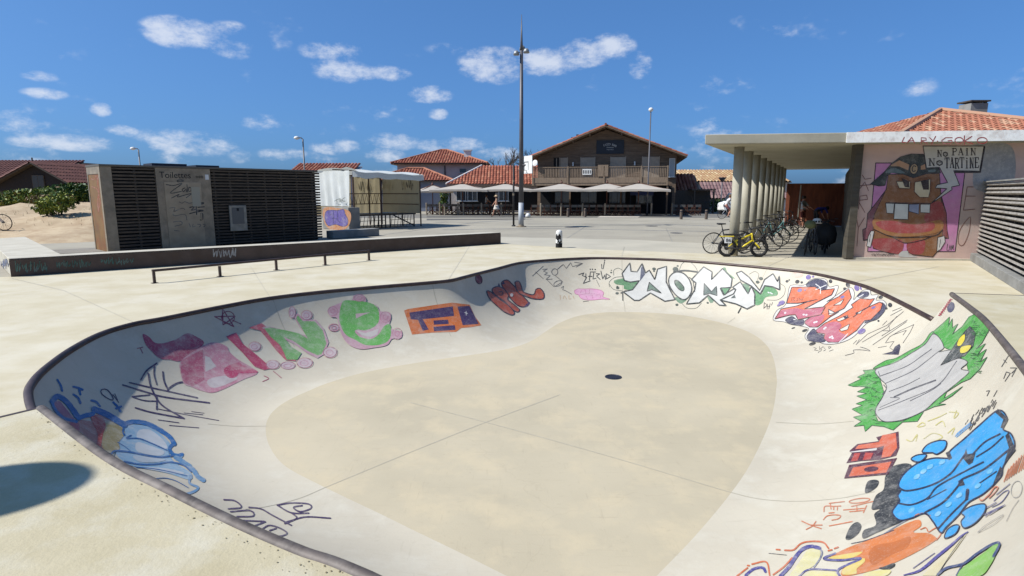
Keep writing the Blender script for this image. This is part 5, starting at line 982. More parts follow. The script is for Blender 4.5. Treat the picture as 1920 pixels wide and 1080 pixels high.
def hip_roof(parent, x0, x1, y0, y1, ze, zr, rx0, rx1, tiles, under, ov=.4, tw=.3, tl=.5):
    """rectangular hip roof, ridge along x from rx0 to rx1"""
    ym = (y0 + y1) / 2; A, B, Cc, D = Vector((x0 - ov, y0 - ov, ze)), Vector((x1 + ov, y0 - ov, ze)), Vector((x1 + ov, y1 + ov, ze)), Vector((x0 - ov, y1 + ov, ze)); R0, R1 = Vector((rx0, ym, zr)), Vector((rx1, ym, zr))
    fr = [A, B, R1, R0] if (R1 - R0).length > .05 else [A, B, R0]
    roof_poly(parent, fr, tiles, under, tw, tl, seed=2)
    roof_poly(parent, [D, A, R0], tiles, under, tw, tl, seed=3); roof_poly(parent, [B, Cc, R1], tiles, under, tw, tl, seed=4)
    bk = [Cc, D, R0, R1] if (R1 - R0).length > .05 else [Cc, D, R0]; mb = MB(); mb.add(bk, [tuple(range(len(bk)))]); mb.build('roof', under, parent)
    for a, b in ((A, R0), (B, R1), (R0, R1)):
        if (a - b).length > .1: ridge(parent, a + Vector((0, 0, .1)), b + Vector((0, 0, .1)), tiles[2])
def bxx(parent, name, m, x0, x1, y0, y1, z0, z1, bevel=0):
    mb = MB(); mb.box(((x0 + x1) / 2, (y0 + y1) / 2, (z0 + z1) / 2), (x1 - x0, y1 - y0, z1 - z0)); return mb.build(name, m, parent, bevel=bevel)
def window(parent, x0, x1, z0, z1, y, glass=M_glass, frame=M_white, n=2):
    f = bxx(parent, 'window', frame, x0, x1, y - .05, y + .02, z0, z1)
    w = (x1 - x0 - .06) / n
    for k in range(n): bxx(f, 'pane', glass, x0 + .05 + k * w, x0 + k * w + w + .01, y - .056, y - .0505, z0 + .05, z1 - .05)
    bxx(f, 'sill', frame, x0 - .08, x1 + .08, y - .14, y - .057, z0 - .07, z0 - .003)
    return f

# ---- bar with balcony (gable to the square)
BX, BY, BR_ = PY(1133, 400, 54).x, 54.0, R(-12)
bar = thing('bar_building', 'two storey brown weatherboard bar with balcony and dark sign under its gable', 'building', (BX, BY, 0), BR_)
W2 = 6.25; ZB0, ZB1, ZE, ZA = 2.62, 4.15, 5.15, 7.75
mb = MB(); wv = [(-W2, 0), (W2, 0), (W2, ZE), (0, ZA - .25), (-W2, ZE)]
mb.add([(x, 0, z) for x, z in wv] + [(x, 11, z) for x, z in wv], [(0, 1, 2, 3, 4), (9, 8, 7, 6, 5)] + [(i, 5 + i, 5 + (i + 1) % 5, (i + 1) % 5) for i in range(5)]); mb.build('wall', M_plank, bar)
for s_ in (-1, 1):
    pts = [Vector((s_ * (W2 + .75), -1.3, ZE - .12)), Vector((s_ * (W2 + .75), 11.3, ZE - .12)), Vector((0, 11.3, ZA)), Vector((0, -1.3, ZA))]
    roof_poly(bar, pts, M_tile, M_plank, .3, .5, .14, seed=5 + s_)
    mb = MB(); mb.beam(Vector((s_ * (W2 + .78), -1.32, ZE - .22)), Vector((0, -1.32, ZA - .10)), .05, .24, up=(0, -1, 0)); mb.build('barge_board', M_plank, bar)
    for k in range(4):
        x = s_ * (1.4 + k * 1.5); z = ZA - (ZA - ZE) * abs(x) / (W2 + .75) - .24; mb = MB(); mb.beam(Vector((x, -1.25, z)), Vector((x, .05, z)), .12, .16); mb.build('purlin', M_plank, bar)
ridge(bar, (0, -1.35, ZA + .09), (0, 11.3, ZA + .09), M_tile[1])
for k in range(18):      # weatherboards of the gable front
    z = ZB1 - .9 + k * .22; hw = W2 - .02 if z < ZE - .1 else (W2) * (ZA - .45 - z) / (ZA - .25 - ZE)
    if hw > .3: mb = MB(); mb.box((0, -.018, z), (2 * hw, .03, .2), rot=Matrix.Rotation(R(-5), 3, 'X')); mb.build('weatherboard', M_plank, bar)
for x in (-3.6, -3.1): bxx(bar, 'flue', mat('flue_steel', C(86, 70, 62), rough=.5), x - .12, x + .12, 5, 5.25, 6.0, 7.35 + (x + 3.6) * .5)
# open ground floor: a black panel stands for the shade inside
bxx(bar, 'shaded_opening', M_black, -W2 + .3, W2 - .3, -.10, -.055, .05, 2.5)
for x in (-4.6, -2.2, .4, 2.8): window(bar, x, x + 1.5, .9, 2.2, -.13, M_glass, mat('dark_frame', C(60, 52, 46), rough=.6))
# balcony
bxx(bar, 'balcony_floor', M_balw, -W2 - .2, W2 - .75, -1.9, -.04, ZB0 - .1, ZB0 + .12)
bxx(bar, 'handrail', M_balw, -W2 - .2, W2 - .75, -1.95, -1.83, ZB1 - .06, ZB1)
bxx(bar, 'bottom_boarding', M_balw, -W2 - .2, W2 - .75, -1.93, -1.88, ZB0 + .125, ZB0 + .6)
mb = MB(); mb.box((0, 0, 0), (.075, .035, ZB1 - ZB0 - .7)); mebal = mb.mesh('baluster', M_balw)
for k in range(82):
    o = bpy.data.objects.new('baluster', mebal); col.objects.link(o); o.parent = bar; o.location = (-W2 - .1 + k * .143, -1.89, (ZB0 + ZB1) / 2 + .28)
for x in (-W2 - .1, -3.2, 0, 3.2, W2 - .85): bxx(bar, 'post', M_balw, x - .06, x + .06, -1.99, -1.955, ZB0, ZB1 + .05)
for x in (W2 - .8, 1.5, -3): bxx(bar, 'balcony_strut', M_plank, x - .07, x + .07, -1.85, -1.7, .0, ZB0 - .102)
# upper doors and shutters
M_door = mat('pale_door', C(196, 180, 160), C(182, 166, 148), rough=.7, scale=3)
for x0, x1, m in ((-4.75, -4.2, M_black), (-4.15, -3.5, M_door), (-2.2, -1.0, M_door), (.5, 1.75, M_door), (3.3, 4.7, M_door)):  # the black leaf stands for the shade in an open doorway
    d_ = bxx(bar, 'door', m, x0, x1, -.09, -.045, ZB0 + .13, 5.05); bxx(d_, 'frame', M_door if m is not M_black else M_plank, x0 - .08, x0 - .002, -.1, -.045, ZB0 + .13, 5.1); bxx(d_, 'frame', M_door if m is not M_black else M_plank, x1 + .002, x1 + .08, -.1, -.045, ZB0 + .13, 5.1); bxx(d_, 'frame', M_door, (x0 + x1) / 2 - .03, (x0 + x1) / 2 + .03, -.1, -.0905, ZB0 + .3, 5.0)
window(bar, 5.6, 6.1, 3.3, 4.9, -.07, mat('pale_glass', C(190, 196, 200), rough=.3), M_white, 1)
for x in (-2.95, 2.6): bxx(bar, 'wall_lamp', M_white, x - .06, x + .06, -.16, -.07, 4.3, 4.65)
bxx(bar, 'notice_board', M_balw, -.55, .35, -1.99, -1.955, 3.3, 4.3)
pap = bxx(bar, 'banner', M_white, -1.9, -1.1, -1.975, -1.955, 3.45, 3.95)
for k in range(5): bxx(pap, 'lettering', M_ink, -1.85 + k * .15, -1.77 + k * .15, -1.981, -1.9755, 3.55, 3.85)
sg = bxx(bar, 'sign_board', mat('sign_navy', C(34, 42, 56), C(28, 34, 46), rough=.5, scale=3), -.85, 1.6, -.12, -.05, 5.35, 6.55)
M_swhite = mat('sign_white', C(222, 222, 218), rough=.6)
for i_, ch in enumerate('FOOD BAR'):
    if ch != ' ':
        a_ = (i_ - 3.5) * .14; text_part('lettering', ch, .27, Vector((.37 + math.sin(a_) * 1.0 - .07, -.121, 5.10 + math.cos(a_) * 1.0)), (math.cos(a_), 0, -math.sin(a_)), (math.sin(a_), 0, math.cos(a_)), M_swhite, sg)
text_part('lettering', 'Restaurant', .19, Vector((.07, -.121, 5.86)), (1, 0, 0), (0, 0, 1), M_swhite, sg, width=.62); text_part('lettering', 'restauration', .16, Vector((.07, -.121, 5.68)), (1, 0, 0), (0, 0, 1), M_swhite, sg, width=.60)
mb = MB(); mb.lathe([(.30, .02), (.29, .0), (.2, .05), (.02, .07)], n=16); sd = mb.build('satellite_dish', M_white, bar, smooth=True); sd.location = (-W2 + .1, -2.05, 4.5); sd.rotation_euler = (R(78), 0, R(-25))

# ---- left wing with tiled roof
wg = thing('bar_wing', 'single storey wing with an orange tiled roof left of the bar', 'building', (0, 0, 0))
WYg = 57.0; wx0, wx1 = PY(838, 360, WYg).x, PY(1012, 360, WYg).x; wz = PY(900, 346, WYg).z; wzr = PY(940, 312, WYg + 3.5).z
bxx(wg, 'wall', M_wwall, wx0 + .4, wx1, WYg, WYg + 6.5, 0, wz - .05)
roof_poly(wg, [Vector((wx0, WYg - .5, wz)), Vector((wx1 + 1, WYg - .5, wz)), Vector((wx1 + 1, WYg + 3.5, wzr)), Vector((wx0 + 3.2, WYg + 3.5, wzr))], M_tile, M_plank, .3, .5, seed=9)
roof_poly(wg, [Vector((wx0, WYg + 7.2, wz)), Vector((wx0, WYg - .5, wz)), Vector((wx0 + 3.2, WYg + 3.5, wzr))], M_tile, M_plank, .3, .5, seed=10)
mb = MB(); mb.tube([(wx0, WYg - .52, wz + .08), (wx0 + 3.2, WYg + 3.5, wzr + .1)], .1, 8); mb.build('hip_ridge', M_white, wg)
bxx(wg, 'gutter', mat('brown_gutter', C(130, 104, 90), rough=.6), wx0, wx1, WYg - .66, WYg - .52, wz - .12, wz + .02)
bxx(wg, 'shaded_opening', M_black, wx0 + 1.2, wx1 - .2, WYg - .06, WYg - .01, .2, 2.1)  # black panel puts the shade inside the open front into colour
for x in (wx0 + .9, wx0 + 2.0, wx0 + 5.0): window(wg, x, x + .95, 1.1, 2.15, WYg - .1)
bxx(wg, 'menu_board', mat('menu_paper', C(170, 160, 150), rough=.8), wx1 - 4.3, wx1 - 3.6, WYg - .1, WYg - .065, 1.0, 1.9)
# ---- white house behind, with hip roof and chimney; low annex
hs = thing('white_house', 'white house with an orange hip roof and white chimney', 'house', (0, 0, 0)); HY = 66.0
hx0, hx1 = PY(745, 320, HY).x, PY(905, 320, HY).x; hz = PY(800, 307, HY).z; hzr = PY(830, 283, HY + 5).z
bxx(hs, 'wall', M_wwall, hx0, hx1, HY, HY + 9, 0, hz); rx_ = PY(829, 283, HY + 4.5).x
hip_roof(hs, hx0, hx1, HY, HY + 9, hz, hzr, rx_ - .1, rx_ + .6, M_tile, M_plank, .6)
cx_ = PY(877, 290, HY + 2).x; ch = bxx(hs, 'chimney', M_white, cx_ - .4, cx_ + .4, HY + 1.6, HY + 2.3, hz + .3, PY(877, 283, HY + 2).z); bxx(ch, 'chimney_cap', M_white, cx_ - .5, cx_ + .5, HY + 1.5, HY + 2.4, PY(877, 283, HY + 2).z + .003, PY(877, 283, HY + 2).z + .12)
for px_ in (797, 868): xw = PY(px_, 320, HY).x; window(hs, xw - .4, xw + .4, hz - 1.0, hz - .5, HY, M_glass, M_wwall, 1)
mb = MB(); mb.tube([(hx1 - 4.2, HY - .08, hz - .2), (hx1 - 4.2, HY - .08, .5)], .06, 8); mb.build('downpipe', M_dark, hs)
an = thing('annex', 'low annex with red tiled roof and blue grey shaded wall', 'building', (0, 0, 0)); AY = 60.0
ax0, ax1 = PY(700, 340, AY).x, PY(842, 340, AY).x; azz = PY(800, 339, AY).z; azr = PY(800, 317, AY + 3).z
bxx(an, 'wall', M_bwall, ax0, ax1, AY, AY + 6, 0, azz); hip_roof(an, ax0, ax1, AY, AY + 6, azz, azr, ax0 + 3.0, PY(795, 320, AY + 3).x, M_tile, M_plank, .45)
# roof seen over the toilet block
o2 = thing('bungalow', 'bungalow with a long red tiled roof seen above the toilet block', 'house', (0, 0, 0)); OY = 52.0
ox0, ox1 = PY(548, 320, OY).x, PY(655, 320, OY).x; oz = PY(600, 325, OY).z; bxx(o2, 'wall', M_wwall, ox0, ox1, OY, OY + 6, 0, oz)
roof_poly(o2, [Vector((ox0 - .4, OY - .4, oz - .1)), Vector((ox1 + .4, OY - .4, oz - .1)), Vector((ox1 + .4, OY + 3, PY(650, 312, OY + 3).z)), Vector((ox0 - .4, OY + 3, PY(555, 307, OY + 3).z))], M_tile, M_white, .3, .5)
# ---- buildings right of the bar
ro_ = thing('tiled_hall', 'long low hall with a pale tiled roof right of the bar', 'building', (0, 0, 0)); RY = 66.0
qx0, qx1 = PY(1255, 350, RY).x, PY(1480, 350, RY).x; qz, qzr = PY(1350, 341, RY).z, PY(1350, 319, RY + 5).z
bxx(ro_, 'wall', M_wwall, qx0, qx1, RY, RY + 9, 0, qz); roof_poly(ro_, [Vector((qx0, RY - .5, qz)), Vector((qx1, RY - .5, qz)), Vector((qx1, RY + 5, qzr)), Vector((qx0, RY + 5, qzr))], M_tilep, M_plank, .36, .55, seed=12)
rm = thing('mauve_roof_building', 'low building with a steep mauve tiled roof behind the hedge', 'building', (0, 0, 0)); MY = 60.0
qx0, qx1 = PY(1320, 350, MY).x, PY(1478, 350, MY).x; qz, qzr = PY(1350, 372, MY).z, PY(1350, 341, MY + 1.6).z
bxx(rm, 'wall', M_wwall, qx0, qx1, MY, MY + 3.4, 0, qz); roof_poly(rm, [Vector((qx0, MY - .4, qz)), Vector((qx1, MY - .4, qz)), Vector((qx1, MY + 1.6, qzr)), Vector((qx0, MY + 1.6, qzr))], M_tileg, M_plank, .34, .5, seed=13)
rk = thing('tiled_porch', 'small porch with bright orange tiles and a torn pink awning beside the bar', 'building', (0, 0, 0)); KY = 57.5
qx0, qx1 = PY(1262, 350, KY).x, PY(1311, 350, KY).x; qz, qzr = PY(1290, 358, KY).z, PY(1290, 328, KY + 1.5).z
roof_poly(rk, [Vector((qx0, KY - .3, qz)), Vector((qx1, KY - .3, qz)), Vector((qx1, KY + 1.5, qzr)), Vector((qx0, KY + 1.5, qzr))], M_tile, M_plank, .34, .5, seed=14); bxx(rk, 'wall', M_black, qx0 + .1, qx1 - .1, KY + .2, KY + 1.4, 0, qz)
aw = MB(); n_ = 10; vs = []
for j in range(n_ + 1):
    x = qx0 - .4 + (qx1 - qx0 + .1) * j / n_; vs += [(x, KY - .4, qz - .05 + .10 * math.sin(j * 1.9)), (x + .15, KY - 1.6, qz - .65 + .14 * math.sin(j * 2.3 + 1))]
aw.add(vs, [(2 * j, 2 * j + 1, 2 * j + 3, 2 * j + 2) for j in range(n_)]); aw.build('awning', mat('faded_pink_canvas', C(206, 150, 140), C(190, 128, 120), rough=.85), rk)
fnc = thing('terrace_shed', 'black timber terrace shed right of the bar', 'shed', (0, 0, 0)); SY = 55.0
qx0, qx1 = PY(1262, 380, SY).x, PY(1331, 380, SY).x; zt_ = PY(1300, 357, SY).z
bxx(fnc, 'back_wall', M_slat, qx0, qx1, SY, SY + .15, 0, zt_); bxx(fnc, 'roof', M_slat, PY(1290, 360, SY).x, qx1 + .1, SY - 1.2, SY + .2, zt_ + .003, zt_ + .12)
for z_ in (.45, .95, 1.45): bxx(fnc, 'board', mat('dark_grey_board', C(88, 84, 78), rough=.8), PY(1294, 360, SY).x, qx1, SY - .06, SY - .01, z_, z_ + .1)
for x_ in (PY(1294, 360, SY).x, qx1 - .12): bxx(fnc, 'post', M_slat, x_, x_ + .12, SY - 1.2, SY - 1.05, 0, zt_)
# tile-roofed house right behind the shelter
hh = thing('hip_roof_house', 'house with a weathered orange hip roof and grey chimney behind the mural wall', 'house', (0, 0, 0)); QY = 26.0
axx = PY(1763, 203, QY).x; azp = PY(1763, 203, QY).z - .17
bxx(hh, 'wall', M_wwall, axx + .6, axx + 4.1, QY - 4.1, QY + 4.1, 0, 3.9); M_tilew = [mat('weathered_tile_a', C(196, 128, 98), C(178, 110, 82), rough=.85, scale=6), mat('weathered_tile_b', C(176, 110, 84), rough=.85), mat('weathered_tile_c', C(208, 160, 128), rough=.85)]
hip_roof(hh, axx - 4.1, axx + 4.1, QY - 4.1, QY + 4.1, 3.92, azp, axx, axx + .02, M_tilew, M_plank, .4, .24, .36)
cz_ = PY(1826, 190, QY); chm = bxx(hh, 'chimney', M_concg, cz_.x - .36, cz_.x + .36, QY - .35, QY + .35, 4.4, cz_.z - .12); bxx(chm, 'chimney_cap', M_slat, cz_.x - .42, cz_.x + .42, QY - .41, QY + .41, cz_.z - .06, cz_.z)
for s_ in (-.3, .3): bxx(chm, 'cap_leg', M_slat, cz_.x + s_ - .05, cz_.x + s_ + .05, QY - .3, QY - .2, cz_.z - .118, cz_.z - .062)
# dark gabled house on the dune, and roofs behind it
gh = thing('black_timber_house', 'black timber house with a red brown roof behind the dune shrubs', 'house', (0, 0, 0)); GY = 44.0
def gp(x, y, dY=0): return PY(x, y, GY + dY)
ap, el_, er = gp(67, 305), gp(-2, 343), gp(128, 340)
mb = MB(); mb.add([(el_.x, GY, 0), (er.x, GY, 0), (er.x, GY, er.z - .1), (ap.x, GY, ap.z - .15), (el_.x, GY, el_.z - .1)] + [(el_.x, GY + 9, 0), (er.x, GY + 9, 0), (er.x, GY + 9, er.z - .1), (ap.x, GY + 9, ap.z - .15), (el_.x, GY + 9, el_.z - .1)], [(0, 1, 2, 3, 4), (9, 8, 7, 6, 5)] + [(i, 5 + i, 5 + (i + 1) % 5, (i + 1) % 5) for i in range(5)]); mb.build('wall', mat('black_boards', C(52, 44, 42), C(42, 36, 34), rough=.8, scale=4, stretch=(1, 1, 6)), gh)
roof_poly(gh, [Vector((er.x + .3, GY - .5, er.z - .12)), Vector((er.x + .3, GY + 9, er.z - .12)), Vector((ap.x, GY + 9, ap.z)), Vector((ap.x, GY - .5, ap.z))], M_tiled, M_slat, .3, .5, seed=20)
roof_poly(gh, [Vector((el_.x - .3, GY + 9, el_.z - .12)), Vector((el_.x - .3, GY - .5, el_.z - .12)), Vector((ap.x, GY - .5, ap.z)), Vector((ap.x, GY + 9, ap.z))], M_tiled, M_slat, .3, .5, seed=21)
window(gh, ap.x - .4, ap.x + .5, ap.z - 2.0, ap.z - .9, GY - .02, mat('dim_glass', C(80, 78, 76), rough=.2), M_slat, 2)
mb = MB(); mb.tube([(ap.x, GY - .3, ap.z), (ap.x, GY - .3, ap.z + .35)], .05, 6); mb.build('finial', M_slat, gh)
lw = thing('red_roof_house', 'long house with a red brown roof and skylight left of the black timber house', 'house', (0, 0, 0)); a_, b_ = gp(-160, 345, 5), gp(20, 345, 5)
bxx(lw, 'wall', M_slat, a_.x, b_.x, GY + 5, GY + 10, 0, a_.z); roof_poly(lw, [Vector((a_.x, GY + 4.6, a_.z)), Vector((b_.x + 2.2, GY + 4.6, a_.z)), Vector((b_.x + 3.4, GY + 9, gp(40, 303, 9).z)), Vector((a_.x, GY + 9, gp(40, 303, 9).z))], M_tiled, M_slat, .3, .5, seed=22)
bh = thing('flat_roof_house', 'house with a shallow grey roof and row of windows behind the black timber house', 'house', (0, 0, 0)); FY_ = 60.0
c_, d_ = PY(70, 312, FY_), PY(130, 312, FY_); bxx(bh, 'wall', M_slat, c_.x, d_.x, FY_, FY_ + 6, 0, PY(100, 309, FY_).z); bxx(bh, 'roof', mat('grey_sheet_roof', C(150, 142, 130), rough=.7), c_.x - 1.4, d_.x + .5, FY_ - .6, FY_ + 6, PY(100, 309, FY_).z + .003, PY(100, 304, FY_).z)
for k in range(3): window(bh, c_.x + .6 + k * 1.0, c_.x + 1.4 + k * 1.0, PY(100, 316, FY_).z, PY(100, 310.5, FY_).z, FY_)
rr_ = thing('red_annex', 'low red roofed building between the black timber house and the toilet block', 'building', (0, 0, 0)); e0, e1 = gp(90, 332, 6), gp(160, 332, 6)
bxx(rr_, 'wall', M_slat, e0.x, e1.x, GY + 6, GY + 10, 0, e0.z); roof_poly(rr_, [Vector((e0.x, GY + 5.7, e0.z)), Vector((e1.x + 6, GY + 5.7, e0.z)), Vector((e1.x + 6, GY + 9, gp(140, 315, 9).z)), Vector((e0.x, GY + 9, gp(140, 315, 9).z))], M_tiled, M_slat, .3, .5, seed=23)

# ---- market stall with white tarpaulins
S0 = P(666, 431); S1, S2 = Vector((-5.27, 33.8, 0)), Vector((-10.9, 32.6, 0)); su, sv = (S1 - S0), (S2 - S0); SL, SW = su.length, sv.length; su.normalize(); sv.normalize()
st = thing('market_stall', 'white tarpaulin market stall with rusty frame and graffiti on its back sheet', 'market stall', S0)
def sp_(a, b, z): return su * a + sv * b + Vector((0, 0, z))
M_tarp = mat('white_tarpaulin', C(236, 238, 234, .75), C(222, 224, 218, .75), rough=.6, scale=1.5); M_rust = mat('rusty_tube', C(92, 66, 50), C(70, 50, 42), rough=.7, scale=8)
M_beige = mat('beige_sheet', C(204, 190, 156), C(190, 176, 142), rough=.7, scale=1.2)
def translucent(m, f, c):
    nt = m.node_tree; b = nt.nodes['Principled BSDF']; o = nt.nodes['Material Output']; t = nt.nodes.new('ShaderNodeBsdfTranslucent'); t.inputs[0].default_value = c; x = nt.nodes.new('ShaderNodeMixShader'); x.inputs[0].default_value = f
    nt.links.new(b.outputs[0], x.inputs[1]); nt.links.new(t.outputs[0], x.inputs[2]); nt.links.new(x.outputs[0], o.inputs['Surface'])
translucent(M_beige, .34, C(214, 196, 156, .7)); translucent(M_tarp, .25, C(236, 236, 226, .8)); translucent(M_fab, .25, C(226, 206, 180, .8))
TZ = 2.95
for a, b in ((0, 0), (1.7, 0), (SL, 0), (SL * .55, SW), (SL, SW), (0, SW), (SL * .8, SW)): mb = MB(); mb.tube([sp_(a, b, 0), sp_(a, b, TZ)], .04, 8); mb.build('post', M_rust, st)
for b in (0, SW / 2, SW): mb = MB(); mb.tube([sp_(0, b, TZ + (.18 if b == SW / 2 else 0)), sp_(SL, b, TZ - .1 + (.18 if b == SW / 2 else 0))], .03, 6); mb.build('roof_bar', M_rust, st)
for z in (1.25, 1.85): mb = MB(); mb.tube([sp_(.1, SW - .1, z), sp_(SL, SW - .1, z)], .028, 6); mb.build('guard_rail', M_rust, st)
for k in range(14):
    a = .25 + k * (SL - .4) / 14; mb = MB(); mb.tube([sp_(a, SW - .1, 1.27), sp_(a + .15, SW - .1, 1.83), sp_(a + .29, SW - .1, 1.27)], .014, 5); mb.build('lattice', M_rust, st)
mb = MB(); vs = []; nu, nv = 12, 8
for i in range(nu + 1):
    for j in range(nv + 1):
        a, b = -.12 + (SL + .3) * i / nu, -.12 + (SW + .24) * j / nv; z = TZ + .06 + .20 * math.sin(math.pi * j / nv) - .10 * i / nu - .05 * math.sin(math.pi * i / 4) ** 2 + (.14 if i == 0 and j < 2 else 0); vs.append(sp_(a, b, z))
mb.add(vs, [(i * (nv + 1) + j, (i + 1) * (nv + 1) + j, (i + 1) * (nv + 1) + j + 1, i * (nv + 1) + j + 1) for i in range(nu) for j in range(nv)]); mb.build('roof_sheet', M_tarp, st, smooth=True)
mb = MB(); vs = []
for i in range(nu + 1):
    a = -.12 + (SL + .3) * i / nu; z = TZ + .06 - .10 * i / nu - .05 * math.sin(math.pi * i / 4) ** 2; vs += [sp_(a, -.125, z), sp_(a, -.15, z - .30 + .03 * math.sin(i * 2.1))]
mb.add(vs, [(2 * i, 2 * i + 1, 2 * i + 3, 2 * i + 2) for i in range(nu)]); mb.build('valance', M_tarp, st)
mb = MB(); vs = []; n_ = 26
for i in range(n_ + 1):
    b = SW * i / n_; 
    for j in range(9):
        t = j / 8; z = TZ + .1 - t * 1.85; fold = .07 * math.sin(i * 1.3 + t * 2) * (t + .2); vs.append(sp_(-.03 + fold - (.0 if i > 4 else .0), b * (1 - .10 * (1 - t) * 0), z))
mb.add(vs, [(i * 9 + j, (i + 1) * 9 + j, (i + 1) * 9 + j + 1, i * 9 + j + 1) for i in range(2, n_) for j in range(8)]); mb.build('side_sheet', M_tarp, st, smooth=True)
for a0, a1 in ((.05, SL * .55 - .12), (SL * .55 + .06, SL - .05)):
    mb = MB(); vs = []; n_ = 14
    for i in range(n_ + 1):
        for j in range(7): t = j / 6; vs.append(sp_(a0 + (a1 - a0) * i / n_, SW + .04 + .04 * math.sin(i * 1.7 + t * 3), TZ - .05 - t * 2.2))
    mb.add(vs, [(i * 7 + j, (i + 1) * 7 + j, (i + 1) * 7 + j + 1, i * 7 + j + 1) for i in range(n_) for j in range(6)]); bs = mb.build('back_sheet', M_beige, st, smooth=True)
    g = Piece((590, 300), 7.714, hit_plane(S0 + sv * (SW - .03), -sv)); g.w0 = .6
    rng_ = ((620, 830),) if a0 < 1 else ((950, 1150), (1260, 1420))
    for x0, x1 in rng_:
        for p in scrawl(x0, x1, 300, 460, 5, int(x0)): g.stroke((146, 130, 96), 9, p)
    g.build('graffiti', 'faint dark scrawl', bs, base=.002, shift=-S0)
mb = MB(); vs = []; n_ = 14
for i in range(n_ + 1):
    for j in range(7): t = j / 6; vs.append(sp_(SL + .05 + .03 * math.sin(i * 1.9 + t * 3), .05 + (SW - .1) * i / n_, TZ - .12 - t * 2.1))
mb.add(vs, [(i * 7 + j, (i + 1) * 7 + j, (i + 1) * 7 + j + 1, i * 7 + j + 1) for i in range(n_) for j in range(6)]); es_ = mb.build('end_sheet', M_beige, st, smooth=True); g = Piece((590, 300), 7.714, hit_plane(S0 + su * (SL - .0), -su)); g.w0 = .6
for x0, x1 in ((950, 1150), (1260, 1420)):
    for p in scrawl(x0, x1, 290, 440, 5, int(x0)): g.stroke((128, 116, 90), 9, p)
g.build('graffiti', 'two faint dark scrawls', es_, base=.002, shift=-S0)
for z in (1.25, 1.85): mb = MB(); mb.tube([sp_(SL - .06, .1, z), sp_(SL - .06, SW, z)], .028, 6); mb.build('guard_rail', M_rust, st)
g = Piece((590, 300), 7.714, hit_plane(S0 - su * .13, (Vector((-sv.y, sv.x, 0)) if sv.x < 0 else Vector((sv.y, -sv.x, 0)))))
for p in ([(285, 595), (330, 570), (370, 560)], [(320, 575), (325, 615)], [(360, 560), (355, 605), (385, 600), (365, 585), (385, 570), (360, 560)], [(440, 545), (410, 560), (400, 590), (440, 595)]): g.stroke((70, 86, 76), 7, p)
g.build('graffiti', 'thin green tag', st, base=.001, shift=-S0)
snn = Vector((-sv.y, sv.x, 0)); snn = snn if snn.y < 0 else -snn
blk = thing('concrete_block', 'grey concrete block with a purple and orange throw-up at the stall corner', 'block', S0)
mb = MB(); c = -su * .55 + sv * 1.05; mb.box((c.x + su.x * .45, c.y + su.y * .45, .58), (2.35, .7, 1.16), rz=math.atan2(sv.y, sv.x)); mb.build('body', M_concg, blk, bevel=.02)
g = Piece((590, 300), 7.714, hit_plane(S0 - su * .1 + snn * .351, snn))
g.fill((206, 140, 88), [(130, 700), (300, 690), (500, 740), (520, 880), (440, 1000), (240, 1010), (140, 900)], True, wear=.5).fill((108, 92, 168), [(165, 745), (250, 725), (330, 730), (420, 715), (440, 780), (480, 860), (470, 940), (400, 960), (300, 930), (200, 950), (150, 860)], True, (64, 56, 110), 9)
for p in ([(210, 740), (205, 800), (250, 780)], [(270, 740), (275, 910)], [(330, 740), (340, 880), (390, 900)], [(250, 840), (320, 850)]): g.stroke((70, 60, 120), 10, p)
g.build('graffiti', 'purple bubble letters on orange', blk, base=.001, shift=-S0)
M_ssteel = mat('dark_stage_steel', C(66, 60, 58), C(52, 48, 46), rough=.6, scale=6)
for i_, (a0, a1) in enumerate(((.3, 2.2), (2.35, SL - .25))):
    tb = thing('stage_table', 'dark folding stage table under the stall, ' + ('beside the concrete block' if i_ == 0 else 'with a diagonal brace'), 'table', S0 + sp_(a0, .7, 0)); L_ = a1 - a0
    mb = MB(); mb.beam(Vector((0, 0, .72)), su * L_ + Vector((0, 0, .72)), 1.2, .07); mb.build('top', M_ssteel, tb)
    for a in (.08, L_ - .08):
        for b in (-.5, .5): mb = MB(); q = su * a + sv * b; mb.beam(q + Vector((0, 0, .0)), q + Vector((0, 0, .68)), .06, .06); mb.build('leg', M_ssteel, tb)
    for z in (.15, .42): mb = MB(); mb.beam(su * .08 - sv * .5 + Vector((0, 0, z)), su * (L_ - .08) - sv * .5 + Vector((0, 0, z)), .03, .03); mb.build('rail', M_ssteel, tb)
    for k in range(7): a = .12 + k * (L_ - .3) / 7; mb = MB(); mb.beam(su * a - sv * .5 + Vector((0, 0, .05)), su * (a + .12) - sv * .5 + Vector((0, 0, .66)), .02, .02); mb.build('bar', M_ssteel, tb)
    if i_: mb = MB(); mb.beam(su * .3 - sv * .53 + Vector((0, 0, .68)), su * (L_ - .1) - sv * .53 + Vector((0, 0, .05)), .05, .06); mb.build('brace', M_ssteel, tb)

